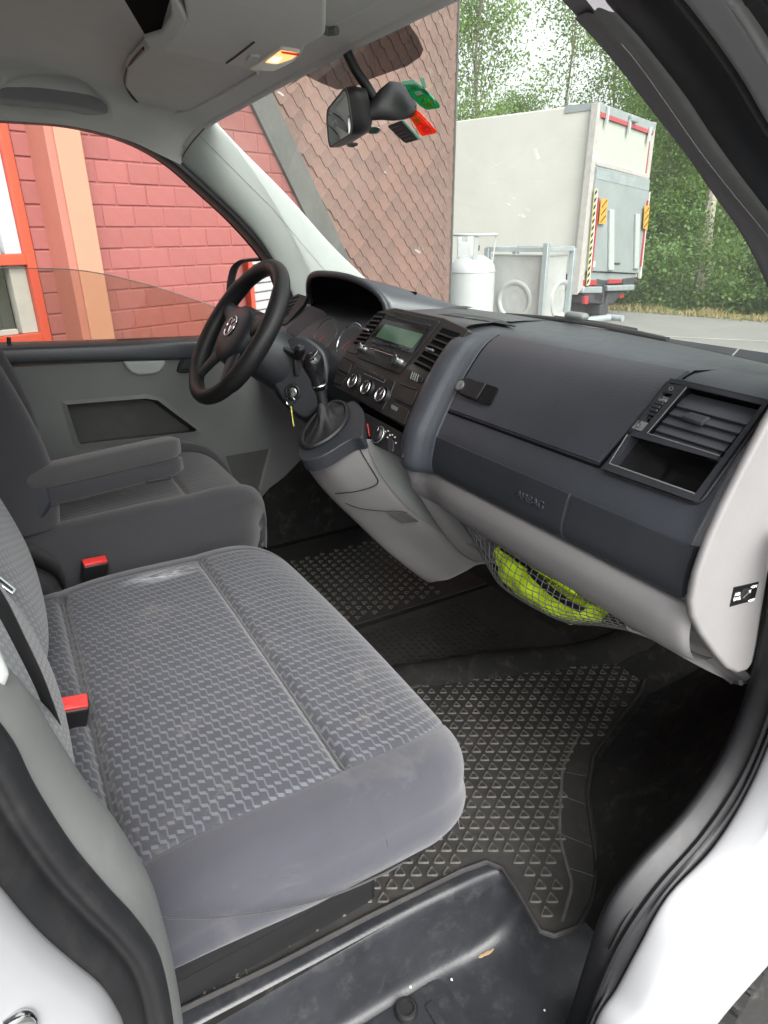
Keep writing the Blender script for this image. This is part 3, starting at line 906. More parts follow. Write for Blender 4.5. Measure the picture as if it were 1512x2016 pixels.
# the passenger door stands open, hinged at the front, unseen and added to shade the opening
dh = V3(0.90, 0.82, 0); dd_ = V3(0.95, 0.31, 0).normalized(); dn_ = V3(dd_.y, -dd_.x, 0)
def pdp(a, z, o=0.0): return dh + dd_ * a + V3(0, 0, z) + dn_ * o
g = G(); plate(g, [pdp(0.02, -0.12, -0.02), pdp(1.02, -0.12, -0.02), pdp(1.06, 0.70, -0.02), pdp(0.0, 0.70, -0.02)], 0.05, dn_); pdo = g.build('passenger_door', 'white_paint', van, smooth=0, bev=0.01)
g = G(); plate(g, [pdp(0.05, -0.06, 0.03), pdp(0.98, -0.06, 0.03), pdp(1.02, 0.69, 0.03), pdp(0.03, 0.69, 0.03)], 0.05, dn_); g.build('door_trim', 'grey_door', pdo, smooth=0, bev=0.01)
g = G(); tube(g, [pdp(0.0, 0.70), pdp(0.30, 1.02), pdp(0.55, 1.17), pdp(1.0, 1.20), pdp(1.05, 0.70)], 0.03, 8); g.build('window_frame', 'black', pdo)
g = G(); g.add([pdp(0.0, 0.70), pdp(0.30, 1.02), pdp(0.55, 1.17), pdp(1.0, 1.20), pdp(1.05, 0.70)], [(0, 1, 2, 3, 4)]); g.build('window_pane', 'door_glass', pdo, smooth=0)
# ------------------------------------------------------------------ things under the roof
def slab(name, px, z0, z1, mat, parent, bev=0.008, r=0.02, th=0.016):
    """flat panel under the roof: outline px seen on a plane z rising from z0 (rear) to z1"""
    return None
VP = plane((0, 0.30, 1.262), (0, -0.16, -1))
dv = thing('sun_visor', A(400, 170, pl=VP), 'grey fabric sun visor on the driver side, folded up behind the overhead bin', 'visor', 'sun visors')
g = G(); plate(g, rounded(px_poly([(292, 92), (250, 135), (246, 170), (272, 204), (305, 219), (372, 218), (440, 180), (508, 143), (500, 120)], VP), 0.012), 0.02, VP[0])
g.build('panel', 'visor', dv, bev=0.007, seg=3)
g = G(); tube(g, px_poly([(300, 219), (340, 222), (378, 216), (440, 183), (508, 143)], VP, 0.001), 0.003, 8); g.build('hinge_rod', 'headliner', dv)
P = px_poly([(286, 100), (262, 127), (250, 150), (250, 172), (268, 200), (300, 219)], VP, -0.004)
g = G(); tube(g, curve([p + V3(-.003, -.002, 0) for p in P], 5), 0.0028, 8); g.build('edge_gap', 'black', dv)
VQ = plane((0, 0.45, 1.236), (0, -0.16, -1))
pv_ = thing('sun_visor', A(650, 20, pl=VQ), 'grey sun visor on the passenger side at the top edge of the windscreen', 'visor', 'sun visors')
g = G(); plate(g, rounded(px_poly([(480, -60), (560, -5), (600, 30), (640, 50), (662, 54), (700, 36), (770, 2), (830, -40), (700, -140)], VQ), 0.012), 0.02, VQ[0])
g.build('panel', 'visor', pv_, bev=0.008, seg=3)
g = G(); tube(g, px_poly([(632, 46), (648, 52), (664, 50)], VQ, 0.006), 0.006, 8); g.build('clip', 'trim_pillar', pv_)

OC = plane((0, 0.30, 1.208), (0, -0.10, -1))
oc = thing('overhead_console', A(450, 80, pl=OC), 'grey overhead bin with lit reading lamp above the windscreen', 'console')
g = G()
bot = px_poly([(318, 99), (368, 37), (352, -60), (640, -60), (640, 70), (602, 90), (592, 112), (560, 134), (508, 141)], OC)
plate(g, rounded(bot, 0.012), 0.06, OC[0])
g.build('bin_body', 'headliner', oc, bev=0.008, seg=3)
# rear mouth of the bin: dark opening behind a rounded lip
g = G(); plate(g, px_poly([(285, 74), (318, 64), (336, 4), (330, -60), (235, -60), (243, 4)], OC, -0.004), 0.004, OC[0]); g.build('bin_opening', 'void', oc)
P = px_poly([(283, 76), (292, 92), (306, 101), (320, 100), (352, 68), (369, 38), (358, 14), (344, -8), (334, -8), (338, 30), (318, 64)], OC, 0.002)
g = G(); plate(g, P, 0.018, OC[0]); g.build('bin_lip', 'visor', oc, bev=0.004, seg=3)
g = G(); tube(g, px_poly([(446, 123), (462, 112), (480, 98), (500, 82)], OC, 0.0005), 0.0016, 8); g.build('panel_gap', 'black', oc)
g = G(); plate(g, rounded(px_poly([(484, 118), (492, 107), (512, 108), (506, 120)], OC, 0.003), 0.004), 0.004, OC[0]); g.build('lamp_switch', 'headliner', oc, bev=0.001)
g = G(); plate(g, rounded(px_poly([(490, 132), (552, 90), (592, 97), (580, 114), (540, 135)], OC, 0.004), 0.006), 0.008, OC[0]); lens = g.build('lamp_lens', 'lamp_lens', oc, bev=0.0015)
g = G(); plate(g, rounded(px_poly([(522, 116), (553, 92), (588, 98), (574, 109), (545, 119)], OC, 0.0048), 0.003), 0.001, OC[0]); g.build('lit_window', 'lamp_lit', lens)
g = G(); plate(g, rounded(px_poly([(528, 113), (539, 104), (556, 105), (546, 115)], OC, 0.0056), 0.003), 0.0006, OC[0]); g.build('bulb_glow', 'lamp_hot', lens)
g = G(); plate(g, px_poly([(553, 92), (590, 97), (588, 101), (556, 96)], OC, 0.0056), 0.0006, OC[0]); g.build('lens_edge', 'sticker_orange', lens)

# ------------------------------------------------------------------ inside mirror
mi_ = thing('inside_mirror', A(690, 110, x=0.02), 'black inside rear-view mirror on a slim stalk under the header', 'mirror')
g = G(); tube(g, curve([A(683, 103, x=.075), A(700, 138, x=.075), A(722, 170, x=.078), A(738, 196, x=.08)], 5), [0.0075] * 16, 12); g.build('stalk', 'black', mi_)
# mount: rounded housing behind the glass head, egg shaped
ctr = A(772, 204, x=.005)
g = G()
rx, u, n = RT, UPV, -FW
sec = [((724, 222), 17), ((738, 216), 22), ((754, 206), 32), ((772, 200), 40), ((790, 200), 38), ((806, 205), 28), ((815, 209), 14), ((818, 210), 2)]
vs = []
for (p, r) in sec:
    c0 = A(p[0], p[1], x=0.085)
    sc = (c0 - CAM).dot(FW) / FPX
    for k in range(20):
        a = 2 * pi * k / 20
        vs.append(c0 + UPV * (cos(a) * r * sc * (1.0 if cos(a) > 0 else 0.95)) + (Vector((0.5, -0.85, 0))) * (sin(a) * r * sc * 0.9))
g.add(vs, gridfaces(len(sec), 20, False, True) + [tuple(range(20))])
g.build('mount', 'black', mi_, smooth=60)
# head: glass plate and shell
fr = [A(642, 218, x=-.05), A(684, 166, x=.105), A(697, 262, x=.092), A(648, 294, x=-.066)]
nn = (fr[1] - fr[0]).cross(fr[3] - fr[0]).normalized()
if nn.y > 0: nn = -nn
back = V3(0.02, 0.03, 0)
shell = rounded(fr, 0.022, 5)
cen = sum(fr, Vector()) / 4
g = G()
L0 = shell; L1 = [cen + (p - cen) * 1.03 - nn * 0.012 for p in shell]; L2 = [cen + (p - cen) * 0.93 - nn * 0.032 for p in shell]; L3 = [cen + (p - cen) * 0.55 - nn * 0.044 for p in shell]
Nn = len(shell)
g.add(L0 + L1 + L2 + L3, gridfaces(4, Nn, False, True) + [tuple(range(3 * Nn, 4 * Nn)), tuple(range(Nn))])
hd = g.build('mirror_shell', 'black', mi_, smooth=50)
g = G(); plate(g, [cen + (p - cen) * 0.91 + nn * 0.0006 for p in shell], 0.001, nn); g.build('mirror_glass', 'mirror', mi_, smooth=0)
g = G(); ringplate(g, [cen + (p - cen) * 1.0 + nn * 0.0012 for p in shell], [cen + (p - cen) * 0.91 + nn * 0.0012 for p in shell], 0.004, nn); g.build('mirror_rim', 'grey_door', mi_)
g = G(); plate(g, [A(p[0], p[1], x=.09) for p in ((682, 284), (694, 280), (694, 285), (684, 289))], 0.012, (0.3, -1, 0)); g.build('dip_lever', 'black', mi_)

# ------------------------------------------------------------------ stickers on the windscreen
def sticker(name, label, px, mat, o=-0.003, r=0.006):
    P = [wpt(*p, o=o) for p in px]
    c = sum(P, Vector()) / len(P)
    t = thing(name, c, label, 'sticker', 'stickers on the windscreen')
    nrm = V3(0, -0.74, -0.67)
    g = G(); plate(g, rounded(P, r, 4), 0.0006, nrm); g.build('sheet', mat, t, smooth=30)
    return t
def on_sticker(t, name, px, mat, o=-0.004, r=0.002):
    g = G(); plate(g, rounded([wpt(*p, o=o) for p in px], r, 3), 0.0004, V3(0, -0.74, -0.67)); g.build(name, mat, t, smooth=30)
s1 = sticker('toll_sticker', 'green toll sticker high on the windscreen, topmost of the stickers', [(796, 162), (822, 160), (846, 178), (868, 203), (868, 210), (842, 214), (826, 204)], 'sticker_green')
on_sticker(s1, 'backing_film', [(794, 156), (818, 153), (838, 168), (850, 180), (846, 184), (822, 164), (797, 166)], 'film', -0.0045)
on_sticker(s1, 'backing_film', [(830, 150), (838, 148), (844, 168), (836, 170)], 'film', -0.0046)
on_sticker(s1, 'print_block', [(818, 178), (830, 175), (836, 182), (824, 185)], 'print_white')
on_sticker(s1, 'print_block', [(811, 168), (820, 166), (825, 172), (814, 174)], 'film')
def strokes(t, name, lines, mat, r=0.0018):
    g = G()
    for ln in lines: tube(g, [wpt(*p, o=-0.0042) for p in ln], r, 6)
    g.build(name, mat, t)
strokes(s1, 'printed_year', [[(826, 188), (836, 184), (840, 190), (834, 196), (838, 204), (850, 202)], [(846, 190), (852, 196), (856, 204), (848, 206), (840, 198)]], 'sticker_lime')
strokes(s1, 'printed_arc', [[(836, 170), (848, 180), (858, 192), (862, 204)], [(806, 172), (812, 184), (824, 196)]], 'film', 0.0012)
s2 = sticker('toll_sticker', 'orange toll sticker on the windscreen below the green one', [(805, 222), (820, 214), (828, 218), (862, 256), (860, 260), (832, 266)], 'sticker_orange')
on_sticker(s2, 'print_block', [(815, 232), (826, 228), (832, 236), (820, 239)], 'sticker_lime')
on_sticker(s2, 'print_block', [(809, 222), (818, 217), (824, 224), (814, 228)], 'sticker_lime')
strokes(s2, 'printed_year', [[(824, 242), (832, 239), (838, 242), (833, 248), (842, 250)], [(842, 246), (850, 246), (848, 256), (840, 256), (836, 252)]], 'sticker_pink')
strokes(s2, 'printed_arc', [[(826, 220), (842, 236), (852, 250), (856, 260)]], 'sticker_pink', 0.001)
on_sticker(s2, 'white_edge', [(793, 234), (797, 233), (830, 268), (827, 273)], 'film', -0.0038)
s3 = sticker('permit_sticker', 'dark grey printed label beside the orange sticker on the windscreen', [(764, 246), (794, 234), (828, 272), (800, 280)], 'sticker_grey')
strokes(s3, 'printed_lines', [[(772, 250), (789, 244)], [(777, 256), (794, 250)], [(783, 262), (801, 256)], [(789, 268), (806, 262)], [(795, 274), (812, 268)]], 'grey', 0.0007)
s4 = sticker('permit_sticker', 'blue permit sticker half hidden behind the inside mirror mount', [(711, 190), (727, 183), (738, 202), (730, 208)], 'sticker_blue')
on_sticker(s4, 'print_block', [(720, 187), (730, 184), (733, 194), (726, 197)], 'sticker_lime')
s5 = sticker('emission_badge', 'small dark green round badge under the inside mirror', [(718, 248), (750, 248), (752, 256), (744, 262), (728, 262)], 'print_white', r=0.01)
on_sticker(s5, 'green_disc', [(720, 247), (748, 247), (749, 255), (742, 260), (728, 260)], 'sticker_dkgreen', r=0.008)

# pale specks on the outside of the windscreen
for (px, py, ax_, l_, w_) in ((551, 186, 0.75, 0.010, 0.0032), (821, 496, 0.7, 0.009, 0.0035), (1026, 427, 0.5, 0.008, 0.003), (998, 405, 0.6, 0.005, 0.002), (757, 341, 0.4, 0.003, 0.002)):
    c = wpt(px, py, o=0.002); e1_ = V3(cos(ax_), 0, -sin(ax_)); e1_ = (e1_ - V3(0, .74, .67) * e1_.dot(V3(0, .74, .67))).normalized(); e2_ = V3(0, .74, .67).cross(e1_).normalized()
    g = G(); plate(g, [c + e1_ * (cos(2 * pi * k / 10) * l_) + e2_ * (sin(2 * pi * k / 10) * w_ * (1 + .2 * (k % 3))) for k in range(10)], 0.0004, V3(0, -.74, -.67)); g.build('dried_speck', 'speck_white', wso, smooth=0)
# ------------------------------------------------------------------ wiper outside the glass
wi = thing('wiper', ws(0.3, 1.0, 0.02), 'black windscreen wiper resting at the foot of the glass', 'wiper')
P = [ws(x, 0.985 - 0.03 * (0.55 - abs(x - 0.22)) * 0, 0.012) + V3(0, 0, dz) for x, dz in ((-0.02, -0.014), (0.12, -0.008), (0.24, -0.006), (0.34, -0.007), (0.43, -0.009))]
g = G(); tube(g, curve(P, 6), 0.0045, 8); g.build('blade', 'black', wi)
g = G(); tube(g, [p + V3(0, 0.014, 0.0) for p in P[1:4]], 0.005, 8); g.build('arm', 'seal', wi)
g = G(); box(g, ws(0.19, 0.985, 0.02) + V3(0, 0, -0.002), (0.05, 0.02, 0.014)); g.build('joint', 'grey_door', wi, bev=0.006)
# ------------------------------------------------------------------ dashboard
da = thing('dashboard', (0, 0.75, 0.55), 'dark blue grey dashboard over light grey lower trim, spanning the cab', 'dashboard')
DPT = [(0.700, 0.552), (0.655, 0.549), (0.643, 0.557), (0.639, 0.575), (0.643, 0.602), (0.650, 0.628), (0.664, 0.656), (0.683, 0.690), (0.706, 0.727), (0.731, 0.760), (0.752, 0.780), (0.775, 0.791), (0.81, 0.797), (0.88, 0.800), (0.97, 0.798)]
DC = curve([V3(0, p[0], p[1]) for p in DPT], 5)       # dense profile
def prof_at(z):
    """point of the passenger face profile at height z (front part)"""
    for i in range(10, len(DC) - 1):
        if DC[i].z <= z <= DC[i + 1].z:
            f = (z - DC[i].z) / (DC[i + 1].z - DC[i].z + 1e-9)
            return DC[i].lerp(DC[i + 1], f)
    return DC[-1].copy()
def dash_pt(x, q, o=0.0):
    """q: point of the dense profile -> point at lateral place x, the top stretched to the glass"""
    yb = 0.962 - 0.235 * x * x
    y = q.y
    if y > 0.80: y = 0.80 + (q.y - 0.80) * (yb - 0.80) / 0.17
    return V3(x, y, q.z)
def dnorm(i):
    a = DC[max(i - 1, 0)]; b = DC[min(i + 1, len(DC) - 1)]
    t = (b - a).normalized()
    return V3(0, -t.z, t.y)
xs = [(0.116, -0.012), (0.122, -0.026), (0.132, -0.033), (0.148, -0.035), (0.163, -0.029), (0.178, -0.015), (0.192, -0.005), (0.21, 0.0), (0.30, 0.0), (0.45, 0.0), (0.60, 0.0), (0.70, 0.0), (0.716, 0.002), (0.725, 0.007), (0.730, 0.016)]
T = []
for x, off in xs:
    row = []
    for i, q in enumerate(DC):
        p = dash_pt(x, q)
        k = max(0.0, min(1.0, (0.84 - q.y) / 0.06))
        n = dnorm(i)
        if x < 0.2:
            p.y += off * k
        else:
            p -= n * off
        row.append(p)
    T.append(row)
VN = plane((0, 0.683, 0.690), (0, -1, 0.645))
def c6(x, y): return (1180 + x / 4.554, 720 + y / 4.554)
vhole = [(p.x, p.z) for p in px_poly([c6(675, 150), c6(1525, 345), c6(885, 1215), c6(60, 925)], VN, 0.0)]
def in_poly(x, z, poly):
    c = False
    for i in range(len(poly)):
        a, b = poly[i], poly[i - 1]
        if (a[1] > z) != (b[1] > z) and x < (b[0] - a[0]) * (z - a[1]) / (b[1] - a[1]) + a[0]: c = not c
    return c
T2 = patch(T, 14, 1)
g = sheet(T2)
keep = []
for f in g.f:
    c = sum((V3(g.v[i]) for i in f), Vector()) / len(f)
    if not (c.y < 0.79 and in_poly(c.x, c.z, vhole)): keep.append(f)
g.f = keep; g.m = [0] * len(keep)
g.build('dash_pad', 'dash', da, smooth=60)

# airbag cover: lower dark band, two pieces, slightly proud, with its embossed word
def face_panel(name, x0, x1, za, zb, mat, o=0.0025, parent=None, nx=8, xl=None, xr=None, edge=0.0025, nz=14):
    """panel following the face profile between heights za and zb, proud by o, with a crisp sunk border"""
    zs = [za, za + edge] + [za + (zb - za) * j / nz for j in range(1, nz)] + [zb - edge, zb]
    R = []
    for j, z in enumerate(zs):
        t = (z - za) / (zb - za)
        q = prof_at(z)
        i = min(range(len(DC)), key=lambda k: (DC[k] - q).length)
        n = dnorm(i)
        a = xl(t) if xl else x0; b = xr(t) if xr else x1
        xx = [a, a + edge] + [a + (b - a) * k / nx for k in range(1, nx)] + [b - edge, b]
        row = []
        for k, x in enumerate(xx):
            d = -0.004 if (k in (0, len(xx) - 1) or j in (0, len(zs) - 1)) else o
            row.append(V3(x, q.y, q.z) + n * d)
        R.append(row)
    return sheet(R).build(name, mat, parent or da, smooth=35)
face_panel('airbag_cover', 0.187, 0.524, 0.556, 0.624, 'dash_smooth', 0.003)
face_panel('airbag_cover', 0.527, 0.722, 0.556, 0.624, 'dash_smooth', 0.003)
q = prof_at(0.590)
text_mesh('airbag_lettering', 'AIRBAG', 'dash', da, V3(0.455, q.y - 0.0045, 0.592), (0, -1, 0.12), (0, 0.12, 1), 0.017, 0.0012, right=(1, 0, 0))

# glove box lid
gl = face_panel('glove_box_lid', 0.19, 0.56, 0.668, 0.7915, 'dash', 0.003, nx=10,
                xl=lambda t: 0.196 + 0.004 * t, xr=lambda t: 0.545 + 0.045 * t, nz=18)
P = [V3(0.194 + 0.004 * t, prof_at(0.6655 + 0.125 * t).y, 0.6655 + 0.125 * t) for t in [k / 12 for k in range(13)]]
Q = [V3(0.548 + 0.045 * t, prof_at(0.6655 + 0.125 * t).y, 0.6655 + 0.125 * t) for t in [k / 12 for k in range(13)]]
g = G(); tube(g, P, 0.0024, 6); tube(g, Q + [Q[-1] + V3(0.035, 0.035, 0.004)], 0.0024, 6); tube(g, [P[0], Q[0]], 0.0024, 6)
g.build('lid_gap', 'void', da)
# latch of the lid
FP = plane((0, 0.700, 0.7165), (0, -1, 0.66))
def c4(x, y): return (800 + x / 2.1235, 580 + y / 2.1235)
lat = [c4(212, 398), c4(228, 368), c4(258, 353), c4(398, 398), c4(358, 470), c4(318, 462), c4(232, 425)]
g = G(); plate(g, rounded(px_poly(lat, FP, 0.0062), 0.008), 0.006, FP[0]); g.build('latch_recess', 'black_gloss', gl, smooth=30)
g = G(); plate(g, rounded(px_poly([c4(240, 366), c4(258, 358), c4(347, 380), c4(305, 450), c4(235, 420), c4(222, 398)], FP, 0.0095), 0.004), 0.003, FP[0]); g.build('latch_handle', 'black', gl, bev=0.001)
c = A(*c4(240, 391), pl=FP) + FP[0] * 0.011
g = G(); lathe(g, c, FP[0], [(0.0092, -0.002), (0.0092, 0.0008), (0.008, 0.0015), (0.0001, 0.001)], 24); lk = g.build('lock', 'steel', gl)
g = G(); plate(g, [c + FP[0] * 0.002 + UPV * 0.005 + RT * 0.0012, c + FP[0] * 0.002 + UPV * 0.005 - RT * 0.0002, c + FP[0] * 0.002 - UPV * 0.005 - RT * 0.0018, c + FP[0] * 0.002 - UPV * 0.005], 0.0005, FP[0]); g.build('keyhole', 'black', gl)

# passenger vent and open pocket
VN = plane((0, 0.683, 0.690), (0, -1, 0.645))
def c6(x, y): return (1180 + x / 4.554, 720 + y / 4.554)
nV = VN[0]
outer = [c6(655, 128), c6(1545, 335), c6(890, 1238), c6(38, 935)]
o4 = px_poly(outer, VN, 0.0055)
def lerp4(Q, s, t): return (Q[0] * (1 - s) + Q[1] * s) * (1 - t) + (Q[3] * (1 - s) + Q[2] * s) * t
vt = thing('passenger_air_vent', sum(o4, Vector()) / 4, 'black passenger air vent with slats above an open pocket, at the dash end', 'air vent')
vent_in = px_poly([c6(800, 208), c6(1472, 368), c6(1092, 822), c6(448, 620)], VN, 0.0055)
pock_in = px_poly([c6(270, 632), c6(1068, 858), c6(875, 1162), c6(108, 890)], VN, 0.0055)
whl_in = px_poly([c6(652, 168), c6(752, 184), c6(385, 612), c6(298, 580)], VN, 0.0055)
# frame pieces
def strip(g, a, b, c, d, depth=0.02): plate(g, [a, b, c, d], depth, nV)
g = G()
strip(g, o4[0], o4[1], vent_in[1], whl_in[0])
strip(g, o4[1], o4[2], pock_in[2], vent_in[1])
strip(g, o4[2], o4[3], pock_in[3], pock_in[2])
strip(g, o4[3], o4[0], whl_in[0], pock_in[3])
strip(g, pock_in[0], vent_in[3], vent_in[2], pock_in[1])
strip(g, whl_in[1], vent_in[0], vent_in[3], whl_in[2])
strip(g, whl_in[2], vent_in[3], pock_in[0], whl_in[3])
strip(g, whl_in[0], vent_in[1], vent_in[0], whl_in[1])
g.build('vent_frame', 'dash_smooth', vt, smooth=0)
# thin bright edges of the two openings
g = G(); tube(g, [pock_in[0], pock_in[3], pock_in[2]], 0.0011, 6); g.build('pocket_edge', 'grey_door', vt)
g = G(); tube(g, [vent_in[0], vent_in[3], vent_in[2]], 0.0008, 6); g.build('vent_edge', 'grey_door', vt)
# outer gap
g = G(); tube(g, rounded([p - nV * 0.004 for p in px_poly([c6(640, 118), c6(1565, 330), c6(900, 1252), c6(25, 945)], VN, 0.0055)], 0.012), 0.0022, 6, closed=True); g.build('frame_gap', 'black', vt)
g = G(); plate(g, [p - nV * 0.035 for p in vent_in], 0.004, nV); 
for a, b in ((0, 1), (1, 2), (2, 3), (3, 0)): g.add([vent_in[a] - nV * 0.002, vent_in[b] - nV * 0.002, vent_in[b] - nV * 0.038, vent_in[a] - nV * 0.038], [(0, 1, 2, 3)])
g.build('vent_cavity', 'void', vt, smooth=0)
for k in range(5):
    t = 0.20 + 0.178 * k
    a = vent_in[0].lerp(vent_in[3], t); b = vent_in[1].lerp(vent_in[2], t)
    g = G(); bar(g, a - nV * 0.011, b - nV * 0.011, 0.026, 0.0032, up=V3(0, -0.62, 1).normalized())
    g.build('slat', 'slat', vt, bev=0.0008)
tb = px_poly([c6(762, 478), c6(850, 438), c6(1022, 490), c6(942, 545)], VN, 0.010)
g = G(); plate(g, tb, 0.006, V3(0, -0.5, 1)); g.build('vent_tab', 'slat', vt, bev=0.0012)
# pocket interior
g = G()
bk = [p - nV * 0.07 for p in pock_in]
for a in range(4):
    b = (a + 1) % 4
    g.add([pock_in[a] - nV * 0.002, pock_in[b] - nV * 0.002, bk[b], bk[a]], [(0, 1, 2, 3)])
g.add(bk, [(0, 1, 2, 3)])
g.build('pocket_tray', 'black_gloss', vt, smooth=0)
# thumb wheel
g = G(); plate(g, [p - nV * 0.010 for p in whl_in], 0.004, nV); g.build('wheel_slot', 'black', vt)
ends = [(whl_in[0], whl_in[1], 0.02, 0.20), (whl_in[0], whl_in[1], 0.80, 0.98)]
for t0, t1, m_ in ((0.02, 0.20, 'dash_smooth'), (0.80, 0.98, 'grey_door')):
    Q = [whl_in[0].lerp(whl_in[3], t0), whl_in[1].lerp(whl_in[2], t0), whl_in[1].lerp(whl_in[2], t1), whl_in[0].lerp(whl_in[3], t1)]
    g = G(); plate(g, Q, 0.004, nV); g.build('marker_plate', m_, vt, bev=0.0005)
    cc = sum(Q, Vector()) / 4 + nV * 0.0006
    g = G(); torus(g, cc, nV, 0.0026, 0.0006, 16, 6); g.build('marker_ring', 'grey_door', vt)
for k in range(7):
    t = 0.27 + 0.07 * k
    a = whl_in[0].lerp(whl_in[3], t).lerp(whl_in[1].lerp(whl_in[2], t), 0.12); b = whl_in[1].lerp(whl_in[2], t).lerp(whl_in[0].lerp(whl_in[3], t), 0.12)
    g = G(); bar(g, a - nV * (0.002 + 0.0006 * (k - 3) ** 2), b - nV * (0.002 + 0.0006 * (k - 3) ** 2), 0.0042, 0.006, up=nV)
    g.build('wheel_tooth', 'steel' if k < 2 else 'dash_smooth', vt, bev=0.0008)

# ---- grey lower passenger trim: rounded beam, pocket back, end ring and end cap
BP = [(0.690, 0.545), (0.650, 0.5475), (0.640, 0.540), (0.637, 0.522), (0.643, 0.500), (0.655, 0.482), (0.672, 0.470), (0.70, 0.466)]
xs = [(0.118, 0.0), (0.135, 0.006), (0.16, 0.014), (0.19, 0.010), (0.25, 0.0), (0.45, 0.0), (0.66, 0.0), (0.70, 0.002), (0.722, 0.008), (0.733, 0.02)]
def beam_dz(x): return -0.012 * max(0, (x - 0.2)) / 0.5
T = [[V3(x, y + o * 0.6, z + beam_dz(x) * (0.55 - z) / 0.08) for (y, z) in BP] for x, o in xs]
sheet(patch(T, 4, 4)).build('lower_beam', 'grey', da, smooth=80)
# pocket back wall and floor behind the net
def pk_z(x): return 0.40 + 0.19 * max(-0.05, x - 0.30) * (1 if x < 0.66 else 1)
T = [[V3(x, y, (z - 0.47) * (0.47 + beam_dz(x) - pk_z(x) + 0.03) / 0.118 + 0.47 + beam_dz(x)) for (y, z) in ((0.70, 0.470), (0.755, 0.468), (0.775, 0.44), (0.772, 0.40), (0.755, 0.372), (0.748, 0.362), (0.77, 0.352), (0.85, 0.36))] for x in (0.14, 0.2, 0.3, 0.45, 0.6, 0.66)]
sheet(patch(T, 4, 3)).build('pocket_back', 'grey', da, smooth=70)
# left cheek of the lower trim next to the centre console
def ax2(L): return [A(p[0], p[1], x=p[2]) for p in L]
c1 = ax2([(716, 866, .0), (797, 917, .115), (812, 950, .118), (834, 990, .12), (868, 1042, .125), (905, 1088, .135), (935, 1106, .15)])
c2 = ax2([(760, 870, .06), (826, 919, .15), (838, 950, .15), (858, 985, .152), (893, 1030, .16), (932, 1075, .175), (968, 1104, .20)])
c3 = ax2([(800, 870, .12), (850, 922, .18), (868, 952, .18), (890, 985, .185), (920, 1025, .195), (962, 1064, .215), (990, 1110, .25)])
rows = [[p + V3(-0.003, 0.05, -0.01), p, p.lerp(q, .5) + V3(0.0, -0.006, 0), q, r + V3(0, .010, -0.004), r + V3(0.02, 0.06, -0.01)] for p, q, r in zip(c1, c2, c3)][1:]
sheet(patch(rows, 5, 4)).build('lower_cheek', 'grey', da, smooth=80)
# right end: ring shaped moulding from beam to the lower corner
r1 = ax2([(1290, 1140, .66), (1305, 1185, .67), (1325, 1225, .68), (1355, 1272, .69), (1395, 1310, .70), (1440, 1345, .72)])
r2 = ax2([(1346, 1168, .715), (1352, 1200, .715), (1366, 1238, .716), (1395, 1282, .72), (1430, 1316, .727), (1462, 1338, .735)])
r3 = ax2([(1362, 1170, .738), (1366, 1200, .738), (1381, 1239, .738), (1409, 1282, .740), (1441, 1313, .743), (1467, 1337, .746)])
rows = [[p + V3(-0.02, 0.06, -0.005), p, p.lerp(q, .5) + V3(0.0, -0.004, 0), q + V3(0, -.002, 0), q.lerp(r, .6) + V3(0.003, -.002, 0), r + V3(0.002, 0.012, 0)] for p, q, r in zip(r1, r2, r3)]
sheet(patch(rows, 5, 4)).build('end_moulding', 'grey', da, smooth=80)
# bottom edge of that moulding
P = ax2([(1240, 1243, .63), (1280, 1258, .65), (1340, 1292, .69), (1400, 1324, .715), (1455, 1349, .735)])
Q = ax2([(1225, 1206, .62), (1255, 1216, .635), (1300, 1235, .66), (1350, 1268, .69), (1430, 1332, .722)])
rows = [[q + V3(0, 0.012, 0.0), p.lerp(q, .5) + V3(0, -0.002, 0), p, p + V3(0, 0.02, -0.004), p + V3(0, 0.10, 0.0)] for p, q in zip(P, Q)]
sheet(patch(rows, 5, 4)).build('lower_edge', 'grey', da, smooth=80)
g = G(); tube(g, curve(ax2([(1268, 1212, .642), (1292, 1222, .655), (1320, 1262, .672), (1348, 1296, .688)]), 5), 0.0012, 6); g.build('panel_seam', 'trim_pillar', da)

# end cap
EP = plane((0.752, 0.70, 0.58), (1, -0.16, 0.04))
pts = [(1700, 560), (1580, 720), (1512, 832), (1470, 912), (1428, 995), (1398, 1062), (1374, 1130), (1362, 1185), (1364, 1215), (1380, 1250), (1410, 1292), (1432, 1318), (1452, 1327), (1472, 1322), (1484, 1306), (1492, 1270), (1508, 1170), (1530, 1020), (1600, 850), (1720, 700)]
g = G(); plate(g, px_poly(pts, EP), 0.012, EP[0]); ec = g.build('end_cap', 'grey', da, bev=0.005, seg=4)
# airbag switch label
lb = [(1444, 1156), (1493, 1145), (1484, 1181), (1436, 1194)]
L4 = px_poly(lb, EP, 0.0009)
sw = thing('airbag_switch', sum(L4, Vector()) / 4, 'small black airbag on-off key switch on the grey end of the dashboard', 'switch')
g = G(); plate(g, L4, 0.001, EP[0]); g.build('plate', 'black_gloss', sw, smooth=0)
def lab(px, py, body, s):
    c = A(px, py, pl=EP) + EP[0] * 0.0016
    rt = (L4[1] - L4[0]).normalized()
    text_mesh('lettering', body, 'print_white', sw, c, EP[0], (0, 0, 1), s, 0.0002, right=rt, bold=0.0002)
lab(1450, 1169, 'AIR', 0.0058); lab(1449, 1178, 'BAG', 0.0058); lab(1482, 1154, '\u2022ON', 0.0052); lab(1477, 1181, '\u2022OFF', 0.0052)
c = A(1466, 1169, pl=EP) + EP[0] * 0.0012
g = G(); lathe(g, c, EP[0], [(0.0085, -0.001), (0.0085, 0.0006), (0.0075, 0.001), (0.0001, 0.0008)], 24); g.build('lock', 'black', sw)
rt = (L4[1] - L4[0]).normalized(); up_ = EP[0].cross(rt)
